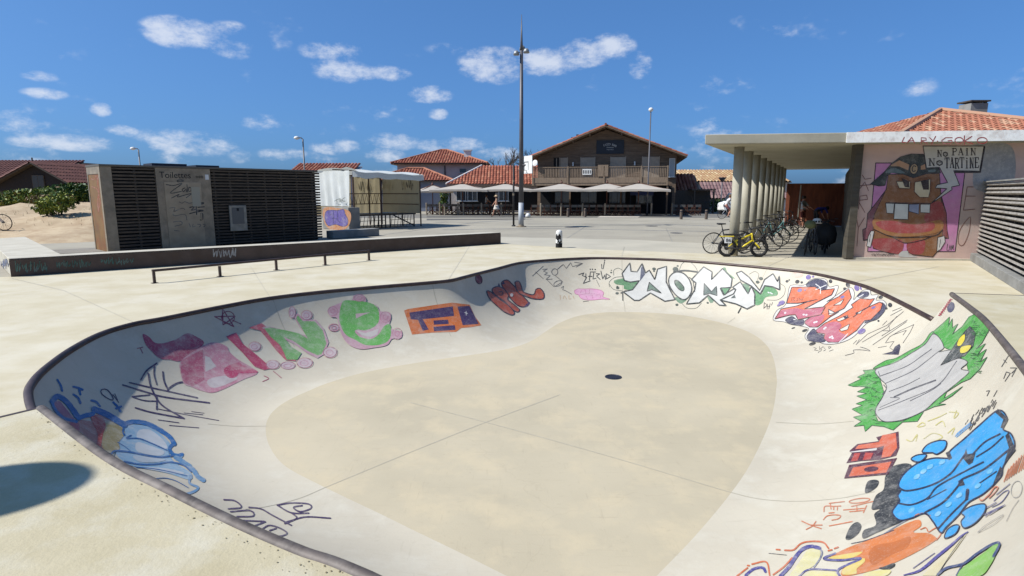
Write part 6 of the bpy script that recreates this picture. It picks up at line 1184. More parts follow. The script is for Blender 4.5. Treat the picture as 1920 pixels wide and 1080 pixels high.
# ---- street lamps
def lamp(label, base, top_px, name='street_lamp', head='shoe', side=-1):
    zt = PY(top_px[0], top_px[1], base.y).z; t = thing(name, label, 'street lamp', base)
    mb = MB(); mb.tube([(0, 0, 0), (0, 0, .9), (0, 0, zt - .1)], [.075, .06, .045], 10); mb.build('pole', M_mast, t, smooth=True)
    if head == 'shoe':
        mb = MB(); mb.tube([(0, 0, zt - .12), (side * .1, 0, zt - .02), (side * .3, 0, zt)], .035, 8); mb.build('arm', M_mast, t); mb = MB(); mb.lathe([(.03, .10), (.14, .07), (.2, -.02), (.19, -.08), (.02, -.14)], (side * .42, 0, zt), 14); mb.build('lamp_head', M_white, t, smooth=True)
    elif head == 'ball':
        mb = MB(); mb.lathe([(.05, -.14), (.15, -.1), (.2, .02), (.16, .12), (.05, .18)], (0, 0, zt), 14); mb.build('lamp_head', M_white, t, smooth=True)
    else:
        mb = MB(); mb.lathe([(.05, -.35), (.16, -.2), (.34, .02), (.34, .06), (.02, .08)], (0, 0, zt), 14); mb.build('lamp_head', M_dark, t, smooth=True)
    return t
lamp('slim street lamp rising behind the left half of the toilet block', Vector((PY(262, 305, 46).x, 46, 0)), (262, 278)); lamp('tall slim street lamp rising behind the right half of the toilet block', Vector((PY(570, 300, 42).x, 42, 0)), (569, 258))
lb = P(1213, 404); lamp('tall grey street lamp in front of the bar', lb, (1222, 206), head='ball'); lamp('short street lamp with a dark funnel head by the hedge', Vector((PY(1351, 395, 52).x, 52, 0)), (1354, 334), head='funnel')
# ================================================================== terrace of the bar
M_wood = mat('oiled_wood', C(120, 72, 50), C(98, 58, 42), rough=.6, scale=8); M_post = mat('grey_wood_post', C(170, 154, 132), C(148, 132, 112), rough=.8, scale=6, stretch=(1, 1, .3)); M_cush = mat('dark_canvas_seat', C(136, 130, 120), C(116, 110, 102), rough=.8, scale=8); M_top = mat('table_top', C(150, 148, 142), C(132, 130, 124), rough=.6, scale=5)
def make_umbrella(w, label, group):
    t = thing('parasol', label, 'parasol', (0, 0, 0), 0, group); h = w / 2
    for k in range(4):
        a, b = [Vector(q) for q in ((-h, -h, 2.12), (h, -h, 2.12), (h, h, 2.12), (-h, h, 2.12))][k], [Vector(q) for q in ((-h, -h, 2.12), (h, -h, 2.12), (h, h, 2.12), (-h, h, 2.12))][(k + 1) % 4]
        mb = MB(); vs = []; n = 8
        for i in range(n + 1):
            e = a.lerp(b, i / n); e = e + Vector((0, 0, -.0 + .05 * math.sin(math.pi * i / n)))
            for j in range(5): q = e.lerp(Vector((0, 0, 2.66)), j / 4.4); q.z -= .02 * math.sin(math.pi * j / 4); vs.append(q)
        fs = [(i * 5 + j, (i + 1) * 5 + j, (i + 1) * 5 + j + 1, i * 5 + j + 1) for i in range(n) for j in range(4)]; mb.add(vs, fs); c = mb.build('canopy_panel', M_fab, t, smooth=True)
        mb = MB(); vs = []
        for i in range(n + 1):
            e = a.lerp(b, i / n); e = e + Vector((0, 0, .05 * math.sin(math.pi * i / n) - .002)); vs += [e, e + Vector((0, 0, -.16 + .02 * math.sin(i * 2)))]
        mb.add(vs, [(2 * i, 2 * i + 1, 2 * i + 3, 2 * i + 2) for i in range(n)]); mb.build('valance', M_fab, c)
    mb = MB(); mb.tube([(0, 0, .1), (0, 0, 2.95)], .04, 8); mb.build('pole', M_wood, t); mb = MB(); mb.box((0, 0, .05), (.7, .7, .1)); mb.build('base', M_concg, t, bevel=.01)
    mb = MB(); mb.lathe([(.09, 2.66), (.11, 2.74), (.05, 2.86)], n=8); mb.build('top_cap', M_wood, t)
    for sx in (-1, 1):
        for sy in (-1, 1): mb = MB(); mb.beam(Vector((0, 0, 2.70)), Vector((sx * h * .97, sy * h * .97, 2.10)), .03, .04); mb.build('rib', M_wood, t)
    return t
U = make_umbrella(4.9, 'large square cream parasol in the row before the bar terrace', 'cream parasols of the bar terrace')
spots = [(868, 51.5), (948, 51.5), (1052, 50.2), (1137, 49.6), (1196, 49.0)]
for i, (px, Y) in enumerate(spots):
    o = U if i == 0 else copy_tree(U); o.location = (PY(px, 400, Y).x, Y, .0); o.rotation_euler.z = R(-4 - i * 2); o['label'] = 'large square cream parasol ' + ('next to the small white parasol', 'between the wing windows and the floodlight mast', 'below the left end of the balcony', 'below the middle of the balcony', 'below the right end of the balcony by the grey street lamp')[i]
u2 = make_umbrella(3.0, 'small white parasol standing alone before the blue grey annex', None); u2.location = (PY(812, 400, 52).x, 52, -.12); u2.rotation_euler.z = R(18)
sl_ = bxx(None, 'sun_awning', M_fab, 0, 1, 0, 1, 0, 1); bpy.data.objects.remove(sl_)
def make_chair():
    t = thing('folding_chair', 'grey canvas folding chair with crossed wooden legs on the terrace before the wing', 'chair', (0, 0, 0), 0, 'folding chairs before the wing')
    mb = MB(); mb.box((0, 0, .45), (.5, .42, .03)); mb.build('seat', M_cush, t); mb = MB(); mb.box((0, -.2, .80), (.52, .025, .20)); mb.build('backrest', M_cush, t)
    for s in (-1, 1):
        mb = MB(); mb.beam(Vector((s * .25, -.2, .0)), Vector((s * .25, -.2, .90)), .035, .035); mb.build('back_post', M_wood, t); mb = MB(); mb.beam(Vector((s * .25, .2, .0)), Vector((s * .25, .2, .62)), .035, .035); mb.build('front_post', M_wood, t)
        mb = MB(); mb.beam(Vector((s * .25, -.22, .63)), Vector((s * .25, .24, .63)), .05, .03); mb.build('armrest', M_wood, t)
    for y in (-.23, .23):
        for s in (-1, 1): mb = MB(); mb.beam(Vector((-s * .24, y + s * .012, .03)), Vector((s * .24, y + s * .012, .42)), .02, .04); mb.build('cross_leg', M_wood, t)
    return t
CH = make_chair(); firstc = True
def put_chair(px, Y, rz, row=0):
    global firstc
    o = CH if firstc else copy_tree(CH); firstc = False; o.location = (PY(px, 400, Y).x, Y, 0); o.rotation_euler.z = rz
    if row: o['label'] = 'grey canvas folding chair in the row below the balcony of the bar'; o['group'] = 'folding chairs below the balcony'
    return o
rg = random.Random(11)
for k in range(17): put_chair(806 + k * 9.6 + rg.uniform(-2, 2) if k < 16 else 958, 51.0 + rg.uniform(-.5, .9), R(rg.uniform(-12, 12)))
for k in range(17): put_chair(1003 + k * 12.0 + rg.uniform(-1.5, 1.5), 48.9 + rg.uniform(-.15, .15), R(rg.uniform(-6, 6)), 1)
CH2 = copy_tree(CH)
def relabel(o, lab, gr):
    o['label'] = lab; o['group'] = gr
for k in range(4):
    o = CH2 if k == 0 else copy_tree(CH2); relabel(o, 'grey folding chair in the short row before the black terrace shed', 'folding chairs before the shed'); o.location = (PY(1264 + k * 13.5, 400, 49.6).x, 49.6 - k * .1, 0); o.rotation_euler.z = R(-4 + k * 3)
def make_table():
    t = thing('terrace_table', 'square grey topped table among the chairs before the wing', 'table', (0, 0, 0), 0, 'terrace tables before the wing'); mb = MB(); mb.box((0, 0, .75), (.95, .8, .04)); mb.build('top', M_top, t, bevel=.005)
    for x in (-.4, .4):
        for y in (-.33, .33): mb = MB(); mb.box((x, y, .365), (.05, .05, .72)); mb.build('leg', M_wood, t)
    return t
TB = make_table()
for k in range(12):
    o = TB if k == 0 else copy_tree(TB); px, Y = ((815 + k * 24, 52.3 + rg.uniform(-.4, .6)) if k < 6 else (1012 + (k - 6) * 33, 50.2 + rg.uniform(-.1, .4))); o.location = (PY(px, 400, Y).x, Y, 0); o.rotation_euler.z = R(rg.uniform(-5, 5))
    if k > 5: o['label'] = 'square grey topped table behind the chairs below the balcony'; o['group'] = 'terrace tables below the balcony'
# posts along the terrace edge
mb = MB(); mb.lathe([(.07, 0), (.07, 1.0), (.05, 1.04)], n=10)
ps = mb.build('terrace_post', M_post); tag(ps, 'pale round wooden post on the terrace edge before the wing', 'post', 'terrace posts before the wing')
for i, (px, Y) in enumerate(((800, 50.0), (825, 50.2), (834, 49.9), (859, 50.0), (869, 49.8), (903, 49.8), (940, 49.4), (1014, 48.2), (1052, 48.2), (1092, 48.1), (1134, 48.1), (1221, 47.9), (1260, 48.6))):
    o = ps if i == 0 else ps.copy()
    if i: col.objects.link(o)
    o.location = (PY(px, 400, Y).x, Y, 0)
    if i > 6: o['label'] = 'pale round wooden post on the terrace edge below the balcony'; o['group'] = 'terrace posts below the balcony'
    if i == 12: o['label'] = 'pale round wooden post beside the grey chairs before the black shed'; del o['group']
# bollards on the near side of the road
def bollard(px, py, lab):
    p = P(px, py); t = thing('wooden_bollard', lab, 'bollard', p, 0, 'wooden bollards along the road'); mb = MB(); mb.lathe([(.11, 0), (.105, .62), (.08, .68)], n=12); mb.build('body', mat('bollard_wood', C(120, 104, 90), C(100, 86, 76), rough=.8, scale=6), t); mb = MB(); mb.lathe([(.113, .52), (.113, .58)], n=12); mb.build('band', M_dark, t)
for px, py, lab in ((1065, 406.5, 'dark wooden bollard, left of the pair before the parasols'), (1097, 406.8, 'dark wooden bollard beside the pale crossing strip'), (1277, 411, 'wooden bollard before the row of grey folding chairs'), (1324, 411, 'wooden bollard before the black terrace shed')): bollard(px, py, lab)
flat('crossing_pavement', [P(1120, 407.5), P(1196, 407.5), P(1214, 399.5), P(1137, 399.5)], -.003, mat('pale_crossing', C(224, 214, 198), C(210, 200, 186), rough=.85, scale=2))
for y0, y1 in ((404.5, 406), (409.5, 411)): flat('dark_band', [P(800, y1 + 1.5), P(930, y1 + .8), P(985, y1), P(985, y0), P(930, y0 + .2), P(800, y0 + .5)], -.0035, mat('dark_ground_band', C(108, 104, 98), rough=.9))  # two darker bands across the ground before the terrace
# dark blue roller awning at the end of the terrace
awn = thing('shop_awning', 'cream awning with a dark blue skirt at the right end of the terrace', 'awning', (PY(1200, 380, 52.6).x, 52.0, 0), R(-12))
mb = MB(); mb.add([(-1.0, .0, 2.15), (1.0, .0, 2.15), (1.0, 1.4, 2.5), (-1.0, 1.4, 2.5)], [(0, 1, 2, 3)]); mb.build('cover', M_fab, awn); mb = MB(); mb.box((0, -.02, 1.9), (2.0, .03, .48)); mb.build('skirt', mat('navy_canvas', C(70, 74, 104), rough=.8), awn)
for s in (-.95, .95): mb = MB(); mb.beam(Vector((s, .02, 0)), Vector((s, .02, 2.12)), .05, .05); mb.build('post', M_dark, awn)
# ================================================================== dune, shrubs, hedge, bare pine
M_sand = mat('dune_sand', C(216, 192, 156), C(194, 168, 134), rough=.95, scale=1.4, bump=.6, bscale=6, c3=C(176, 146, 110), scale3=2.2, fac3=.6)
def dune_h(x, y):
    # ridge left of the toilet block, falling to the square
    d = (x - (-17.0)) * .70 + (y - 20.5) * -.71          # across
    f = max(0., min(1., (-x - 14.6) / 4.5)); g_ = max(0., min(1., (y - 20.0) / 9.0)); f = f * f * (3 - 2 * f); g_ = g_ * g_ * (3 - 2 * g_)
    far_ = max(0., min(1., (62 - y) / 18)); n = noise.noise(Vector((x * .35, y * .35, 0))) * .22 + noise.noise(Vector((x * 1.3, y * 1.3, 3))) * .09 + noise.noise(Vector((x * 3.1, y * 3.1, 3))) * .03
    return -.2 + (1.30 + n * 1.5) * f * g_ * far_
mb = MB(); nx, ny = 90, 80; vs = [(-62 + 48.5 * i / nx, 18 + 44 * j / ny, dune_h(-62 + 48.5 * i / nx, 18 + 44 * j / ny)) for i in range(nx + 1) for j in range(ny + 1)]
mb.add(vs, [(i * (ny + 1) + j, (i + 1) * (ny + 1) + j, (i + 1) * (ny + 1) + j + 1, i * (ny + 1) + j + 1) for i in range(nx) for j in range(ny)]); struct(mb.build('dune', M_sand, smooth=True))
def leafmat(n, c, c2):
    m = mat(n, c, c2, rough=.6, scale=3, spec=.3); b = m.node_tree.nodes['Principled BSDF']; b.inputs['Subsurface Weight'].default_value = 0; return m
M_lf = [leafmat('leaf_mid', C(122, 142, 56), C(92, 116, 42)), leafmat('leaf_light', C(176, 182, 72), C(150, 160, 58)), leafmat('leaf_dark', C(66, 104, 44), C(50, 82, 34)), leafmat('leaf_dry', C(146, 120, 80), C(124, 100, 64))]
M_bark = mat('bark', C(96, 80, 64), C(74, 62, 50), rough=.9, scale=8)
def shrub(label, base, blobs, nleaf, ls, mix_, name='shrub', group=None, seed=0):
    rg = random.Random(seed); t = thing(name, label, 'shrub' if name == 'shrub' else name.replace('_', ' '), base, 0, group); mb = MB(); tot = sum(b[3] * b[4] * b[5] for b in blobs)
    for (cx, cy, cz, rx, ry, rz) in blobs:
        for k in range(int(nleaf * rx * ry * rz / tot)):
            d = Vector((rg.gauss(0, 1), rg.gauss(0, 1), rg.gauss(0, 1))).normalized(); r = rg.uniform(.35, 1.0) ** .5 * (1 + .25 * noise.noise(d * 2.3 + Vector((cx, cy, cz)) * 3)); c = Vector((cx + d.x * rx * r, cy + d.y * ry * r, cz + d.z * rz * r))
            if c.z < .03: continue
            a = Vector((rg.gauss(0, 1), rg.gauss(0, 1), rg.gauss(0, 1) + .5)).normalized(); b = a.cross(Vector((rg.random() - .5, rg.random() - .5, rg.random() - .5))).normalized(); s = ls * rg.uniform(.6, 1.4)
            mb.add([c - a * s, c + b * s * .42, c + a * s, c - b * s * .42], [(0, 1, 2, 3)], rg.choices(range(4), mix_)[0])
    cr = mb.build('foliage', M_lf, t)
    for k in range(5): 
        b = rg.choice(blobs); mb = MB(); x0 = (b[0] * .3 + rg.uniform(-.1, .1), b[1] * .3, -.15); mb.tube([x0, (b[0] * .7, b[1] * .7, b[2] * .6), (b[0] + rg.uniform(-.2, .2), b[1], b[2] + b[5] * .5)], [.035, .025, .01], 5); mb.build('stem', M_bark, t)
    return t
def on_dune(px, py, Y):
    p = PY(px, py, Y); return Vector((p.x, Y, dune_h(p.x, Y)))
shrub('yellow green shrub standing alone on the sand', on_dune(108, 408, 26.5), [(0, 0, .5, .75, .6, .36), (-.45, 0, .3, .5, .45, .28), (.4, .1, .75, .36, .4, .28), (.1, 0, .95, .3, .3, .2)], 1500, .085, (4, 6, 1, .6), seed=1)
shrub('broad mid green shrub in front of the black timber house', on_dune(62, 378, 33), [(0, 0, .45, 1.7, .9, .48), (-1.2, .2, .3, 1.0, .7, .35), (.9, .1, .55, .9, .7, .48)], 4200, .10, (6, 3, 2, 1), seed=2)
shrub('tall dark green shrub against the toilet block', on_dune(125, 372, 33), [(0, 0, .55, 1.0, .9, .58), (.5, .2, .7, .8, .7, .5), (-.6, 0, .4, .7, .7, .42)], 4200, .10, (3, 1, 6, .2), seed=3)
shrub('brownish low shrub at the left of the green ones', on_dune(20, 382, 34), [(0, 0, .3, 1.4, .8, .34), (.8, 0, .25, .8, .6, .28)], 1800, .10, (2, 2, 1, 4), seed=4)
shrub('dry brown scrub between the two larger green shrubs', on_dune(88, 383, 31), [(0, 0, .3, .9, .6, .32)], 800, .09, (1, 1, .4, 4), seed=5)
# grass wisps on the sand: nobody could count them
mb = MB(); rg = random.Random(9)
for k in range(900):
    x, y = rg.uniform(-28, -16), rg.uniform(24, 36); z = dune_h(x, y)
    if z < .5 or noise.noise(Vector((x * .6, y * .6, 7))) < .05: continue
    a = rg.uniform(0, 6.28); h = rg.uniform(.08, .22); w = .012; dx, dy = math.cos(a), math.sin(a)
    mb.add([(x - dy * w, y + dx * w, z - .02), (x + dy * w, y - dx * w, z - .02), (x + dx * h * .5, y + dy * h * .5, z + h)], [(0, 1, 2)], 3 if rg.random() < .6 else 0)
go = mb.build('dune_grass', M_lf); go['kind'] = 'stuff'; go['label'] = 'thin dry grass scattered over the sand'; go['category'] = 'grass'
# hedge by the lamp, ivy on the wing
hp0, hp1 = PY(1334, 396, 57), PY(1372, 396, 57); shrub('clipped dark green hedge below the mauve roof', Vector((hp0.x, 57, 0)), [((hp1.x - hp0.x) * (k + .5) / 5, 0, .62, .62, .5, .66) for k in range(8)], 3600, .09, (2, .3, 7, 0), name='hedge', seed=6)
shrub('dark climbing plant on the corner of the wing', Vector((PY(832, 400, 56.5).x, 56.4, 0)), [(0, 0, .7, .5, .3, .7), (.1, 0, 1.7, .45, .3, .7)], 1300, .09, (3, .5, 5, 0), name='climbing_plant', seed=7)
# bare pine behind the wing
def bare_tree(label, base, h, seed, group=None):
    rg = random.Random(seed); t = thing('bare_tree', label, 'tree', base, 0, group); tr = MB(); tr.tube([(0, 0, 0), (.1, 0, h * .5), (-.05, 0, h * .8)], [.22, .16, .10], 8); tr.build('trunk', M_bark, t); cr = MB()
    def br(p, d, l, r, n):
        q = p + d * l * .5 + Vector((0, 0, rg.uniform(-.1, .15) * l)); e = q + (d + Vector((rg.uniform(-.4, .4), rg.uniform(-.4, .4), rg.uniform(-.1, .5)))).normalized() * l * .5; cr.tube([p, q, e], [r, r * .75, r * .5], 5, caps=False)
        if n:
            for k in range(3): br(q.lerp(e, rg.random()), (d + Vector((rg.uniform(-.9, .9), rg.uniform(-.6, .6), rg.uniform(-.3, .8)))).normalized(), l * .62, r * .55, n - 1)
    for k in range(9):
        a = rg.uniform(0, 6.28); br(Vector((0, 0, h * rg.uniform(.6, .8))), Vector((math.cos(a), math.sin(a) * .6, rg.uniform(.15, .7))).normalized(), h * .24, .07, 3)
    cr.build('crown', M_bark, t); return t
bare_tree('leafless dark tree rising behind the wing roof', Vector((PY(945, 320, 72).x, 72, 0)), PY(945, 292, 72).z * 1.02, 3); bare_tree('leafless tree close beside the left gable of the bar', Vector((PY(1000, 320, 74).x, 74, 0)), PY(1000, 296, 74).z, 5)
# ================================================================== bicycles
M_tyre = mat('tyre_rubber', C(44, 42, 42), C(36, 35, 35), rough=.85, scale=20); M_rim = mat('alloy_rim', C(104, 104, 104), rough=.45, metal=.7); M_sadd = mat('saddle_vinyl', C(46, 44, 44), rough=.6)
def wheel(parent, x, r, tw, spokes=14, disc=False):
    w = MB(); n = 28; w.tube([(x + math.cos(2 * math.pi * k / n) * (r - tw * 1.3), 0, r + math.sin(2 * math.pi * k / n) * (r - tw * 1.3)) for k in range(n)], tw * .55, 6, closed=True)
    wo = w.build('wheel', M_rim, parent, smooth=True); t = MB(); t.tube([(x + math.cos(2 * math.pi * k / n) * (r - tw), 0, r + math.sin(2 * math.pi * k / n) * (r - tw)) for k in range(n)], tw, 8, closed=True); t.build('tyre', M_tyre, wo, smooth=True)
    h = MB(); h.tube([(x, -.06, r), (x, .06, r)], .03, 8); h.build('hub', M_rim, wo)
    s = MB()
    for k in range(spokes): a = 2 * math.pi * k / spokes; s.tube([(x + .025 * math.cos(a), (.03 if k % 2 else -.03), r + .025 * math.sin(a)), (x + math.cos(a + .15) * (r - tw * 1.4), 0, r + math.sin(a + .15) * (r - tw * 1.4))], .0035, 3, caps=False)
    so = s.build('spokes', M_rim, wo); so['kind'] = 'stuff'
    if disc: d = MB(); d.tube([(x, .05, r), (x, .056, r)], .09, 14); d.build('brake_disc', M_rim, wo)
def bike(label, loc, rz, frame_c, r=.345, tw=.018, style='city', steer=0, group=None, lean=0, tilt_c=None, basket=False):
    t = thing('bicycle', label, 'bicycle', loc, rz, group); t.rotation_euler[0] = lean
    m = mat('bike_paint_%d_%d_%d' % frame_c, C(*frame_c, .75), rough=.3, coat=.5); wb = 1.05 if style != 'fat' else 1.13; xr, xf = -wb / 2, wb / 2
    wheel(t, xr, r, tw, disc=style == 'fat')
    bb = Vector((xr + .43, 0, .29)); st_ = Vector((xr + .27, 0, .80 if style != 'fat' else .62)); hd0, hd1 = Vector((xf - .24, 0, .60)), Vector((xf - .29, 0, .86)); ft = .020 if style != 'fat' else .034
    wheel(t, xf, r, tw, disc=style == 'fat')
    f = MB()
    if style == 'step': pts = [(bb, hd0), (bb + Vector((.1, 0, .16)), hd1 - Vector((0, 0, .06))), (bb, st_), (Vector((xr, .05, r)), bb + Vector((0, .05, 0))), (Vector((xr, -.05, r)), bb + Vector((0, -.05, 0))), (Vector((xr, .05, r)), st_), (Vector((xr, -.05, r)), st_), (hd0, hd1)]
    else: pts = [(bb, hd0), (st_ - Vector((0, 0, .05)), hd1 - Vector((0, 0, .05))), (bb, st_), (Vector((xr, .05, r)), bb + Vector((0, .05, 0))), (Vector((xr, -.05, r)), bb + Vector((0, -.05, 0))), (Vector((xr, .05, r)), st_ - Vector((0, 0, .06))), (Vector((xr, -.05, r)), st_ - Vector((0, 0, .06))), (hd0, hd1)]
    for a, b in pts: f.tube([a, b], ft * (.6 if abs(a.y) > .01 else 1), 8)
    f.build('frame', m, t, smooth=True)
    k = MB(); k.tube([hd0, Vector((xf - .1, .05, r + .12)), Vector((xf, .05, r))], .016 if style != 'fat' else .026, 6); k.tube([hd0, Vector((xf - .1, -.05, r + .12)), Vector((xf, -.05, r))], .016 if style != 'fat' else .026, 6); k.build('fork', m, t)
    hb = MB(); top = hd1 + Vector((-.03, 0, .12)); hb.tube([hd1, top], .016, 6)
    hb.tube([top + Vector((-.12, -.30, .02)), top + Vector((.02, -.2, .03)), top, top + Vector((.02, .2, .03)), top + Vector((-.12, .30, .02))], .013, 6); hb.build('handlebar', M_sadd, t)
    s = MB()
    if style == 'fat': s.box((xr + .2, 0, .80), (.62, .2, .07))
    else: s.add([(xr + .1, -.09, .93), (xr + .1, .09, .93), (xr + .37, .025, .94), (xr + .37, -.025, .94), (xr + .1, -.09, .98), (xr + .1, .09, .98), (xr + .37, .025, .975), (xr + .37, -.025, .975)], [(3, 2, 1, 0), (4, 5, 6, 7), (0, 1, 5, 4), (1, 2, 6, 5), (2, 3, 7, 6), (3, 0, 4, 7)])
    s.build('saddle', M_sadd, t, bevel=.015); p = MB(); p.tube([st_, (xr + .23, 0, .94 if style != 'fat' else .78)], .014, 6); p.build('seat_post', M_rim, t)
    c = MB(); c.tube([bb + Vector((0, .03, 0)), bb + Vector((0, .036, 0))], .085, 16); c.build('chainring', M_rim, t)
    for s_ in (-1, 1): q = MB(); q.tube([bb + Vector((0, s_ * .06, 0)), bb + Vector((s_ * .12, s_ * .06, -s_ * .12))], .01, 5); q.box(bb + Vector((s_ * .12, s_ * .1, -s_ * .12)), (.09, .08, .02)); q.build('crank', M_sadd, t)
    if style == 'fat':
        q = MB(); q.box((xr - .02, -.16, .60), (.24, .03, .2)); pl = q.build('number_plate', M_white, t); w_ = Vector((-1, 0, 0))
        text_part('lettering', '86', .17, Vector((xr - .11, -.176, .545)), (1, 0, 0), (0, 0, 1), M_ink, pl, width=.18)
        q = MB(); q.tube([(xr - .25, .1, .74), (xr + .2, .1, .74)], .02, 6); q.tube([(xr - .25, -.1, .74), (xr + .2, -.1, .74)], .02, 6); q.build('rack', m, t); q = MB(); q.box((xr + .42, 0, .52), (.12, .1, .36)); q.build('battery', M_sadd, t, bevel=.02)
        q = MB(); q.tube([(xr - .1, -.13, .36), (xr + .3, -.14, .30), (xf - .45, -.13, .36), (xf - .3, -.1, .52)], .03, 8); q.build('lock_chain', M_sadd, t, smooth=True)
    if basket: q = MB(); q.lathe([(.13, 0), (.17, .22)], (xf - .02, 0, .72), 12); q.build('basket', mat('wicker', C(150, 116, 76), rough=.9), t)
    return t
G = 'bicycles parked at the shelter columns'
y0 = P(1395, 481)
bike('bright yellow fat tyred electric bike with a number plate by the first column', Vector((P(1395, 482.5).x, c0.y - .42, 0)), R(-4), (236, 210, 40), r=.33, tw=.055, style='fat', lean=R(-4)).scale = (.84,) * 3
bike('black city bike half hidden behind the yellow bike', Vector((c0.x + .05, c0.y + .55, 0)), R(4), (48, 46, 46), lean=R(4))
cl_ = [(62, 62, 64), (40, 40, 44), (86, 130, 128), (60, 60, 66), (44, 44, 46), (90, 90, 92), (52, 50, 50)]
labs = ['dark grey bike leaning at the second column', 'black bike with dropped wheel shadow at the third column', 'dull teal step-through bike between the columns', 'dark bike at the fourth column', 'black bike behind the teal one', 'silver grey bike at the sixth column', 'black bike at the far columns']
for k in range(7):
    p = c0 + cd * (CSP * (.75 + k * .9)) + cp * (.50 + .12 * (k % 3)); bike(labs[k], Vector((p.x, p.y, 0)), R(-2 + 7 * math.sin(k * 2.1)), cl_[k], style='step' if k in (2, 5) else 'city', lean=R(-5 + 3 * (k % 3)), basket=False)
for k, (px, py, rz, c, lab) in enumerate(((1508, 479, 62, (60, 66, 60), 'shaded bike with an olive bag beside the side wall'), (1522, 478, 70, (44, 46, 52), 'shaded dark bike with a white helmet on its bars'), (1543, 476, 66, (40, 46, 44), 'shaded black bike with a large black pannier'), (1553, 468, 58, (50, 50, 52), 'shaded bike leaning closest to the side wall'))):
    p = P(px, py) + cd * .6; b_ = bike(lab, Vector((p.x, p.y, 0)), R(rz), c, lean=R(4 - 3 * k))
    if k == 0: q = MB(); q.lathe([(.04, -.12), (.14, -.08), (.17, .03), (.11, .12), (.03, .14)], (-.5, -.02, .95), 12); q.build('bag', mat('olive_canvas', C(120, 124, 84), rough=.85), b_, smooth=True)
    if k == 2: q = MB(); q.lathe([(.16, .28), (.30, .36), (.34, .6), (.28, .86), (.12, .95)], (-.45, 0, 0), 14); q.build('pannier', mat('black_pannier', C(40, 42, 44), rough=.8), b_, smooth=True)
hl = thing('cycle_helmet', 'white helmet with dark vents hanging on a shaded bike', 'helmet', P(1526, 480) + cd * .5 + Vector((0, 0, .98)))
q = MB(); q.lathe([(.145, 0), (.14, .07), (.10, .14), (.02, .165)], n=16); sh_ = q.build('shell', M_white, hl, smooth=True)
for k in range(5): a = R(200 + k * 32); q = MB(); q.box((math.cos(a) * .135, math.sin(a) * .135, .06), (.05, .02, .06), rz=a + math.pi / 2); q.build('vent', M_black, hl)
lb_ = PY(8, 447, 24.2); bike('grey bike leaning behind the ledge at the foot of the dune', Vector((lb_.x - .50, 24.2, dune_h(lb_.x - .2, 24.2) - .0)), R(6), (150, 150, 152), lean=R(3))
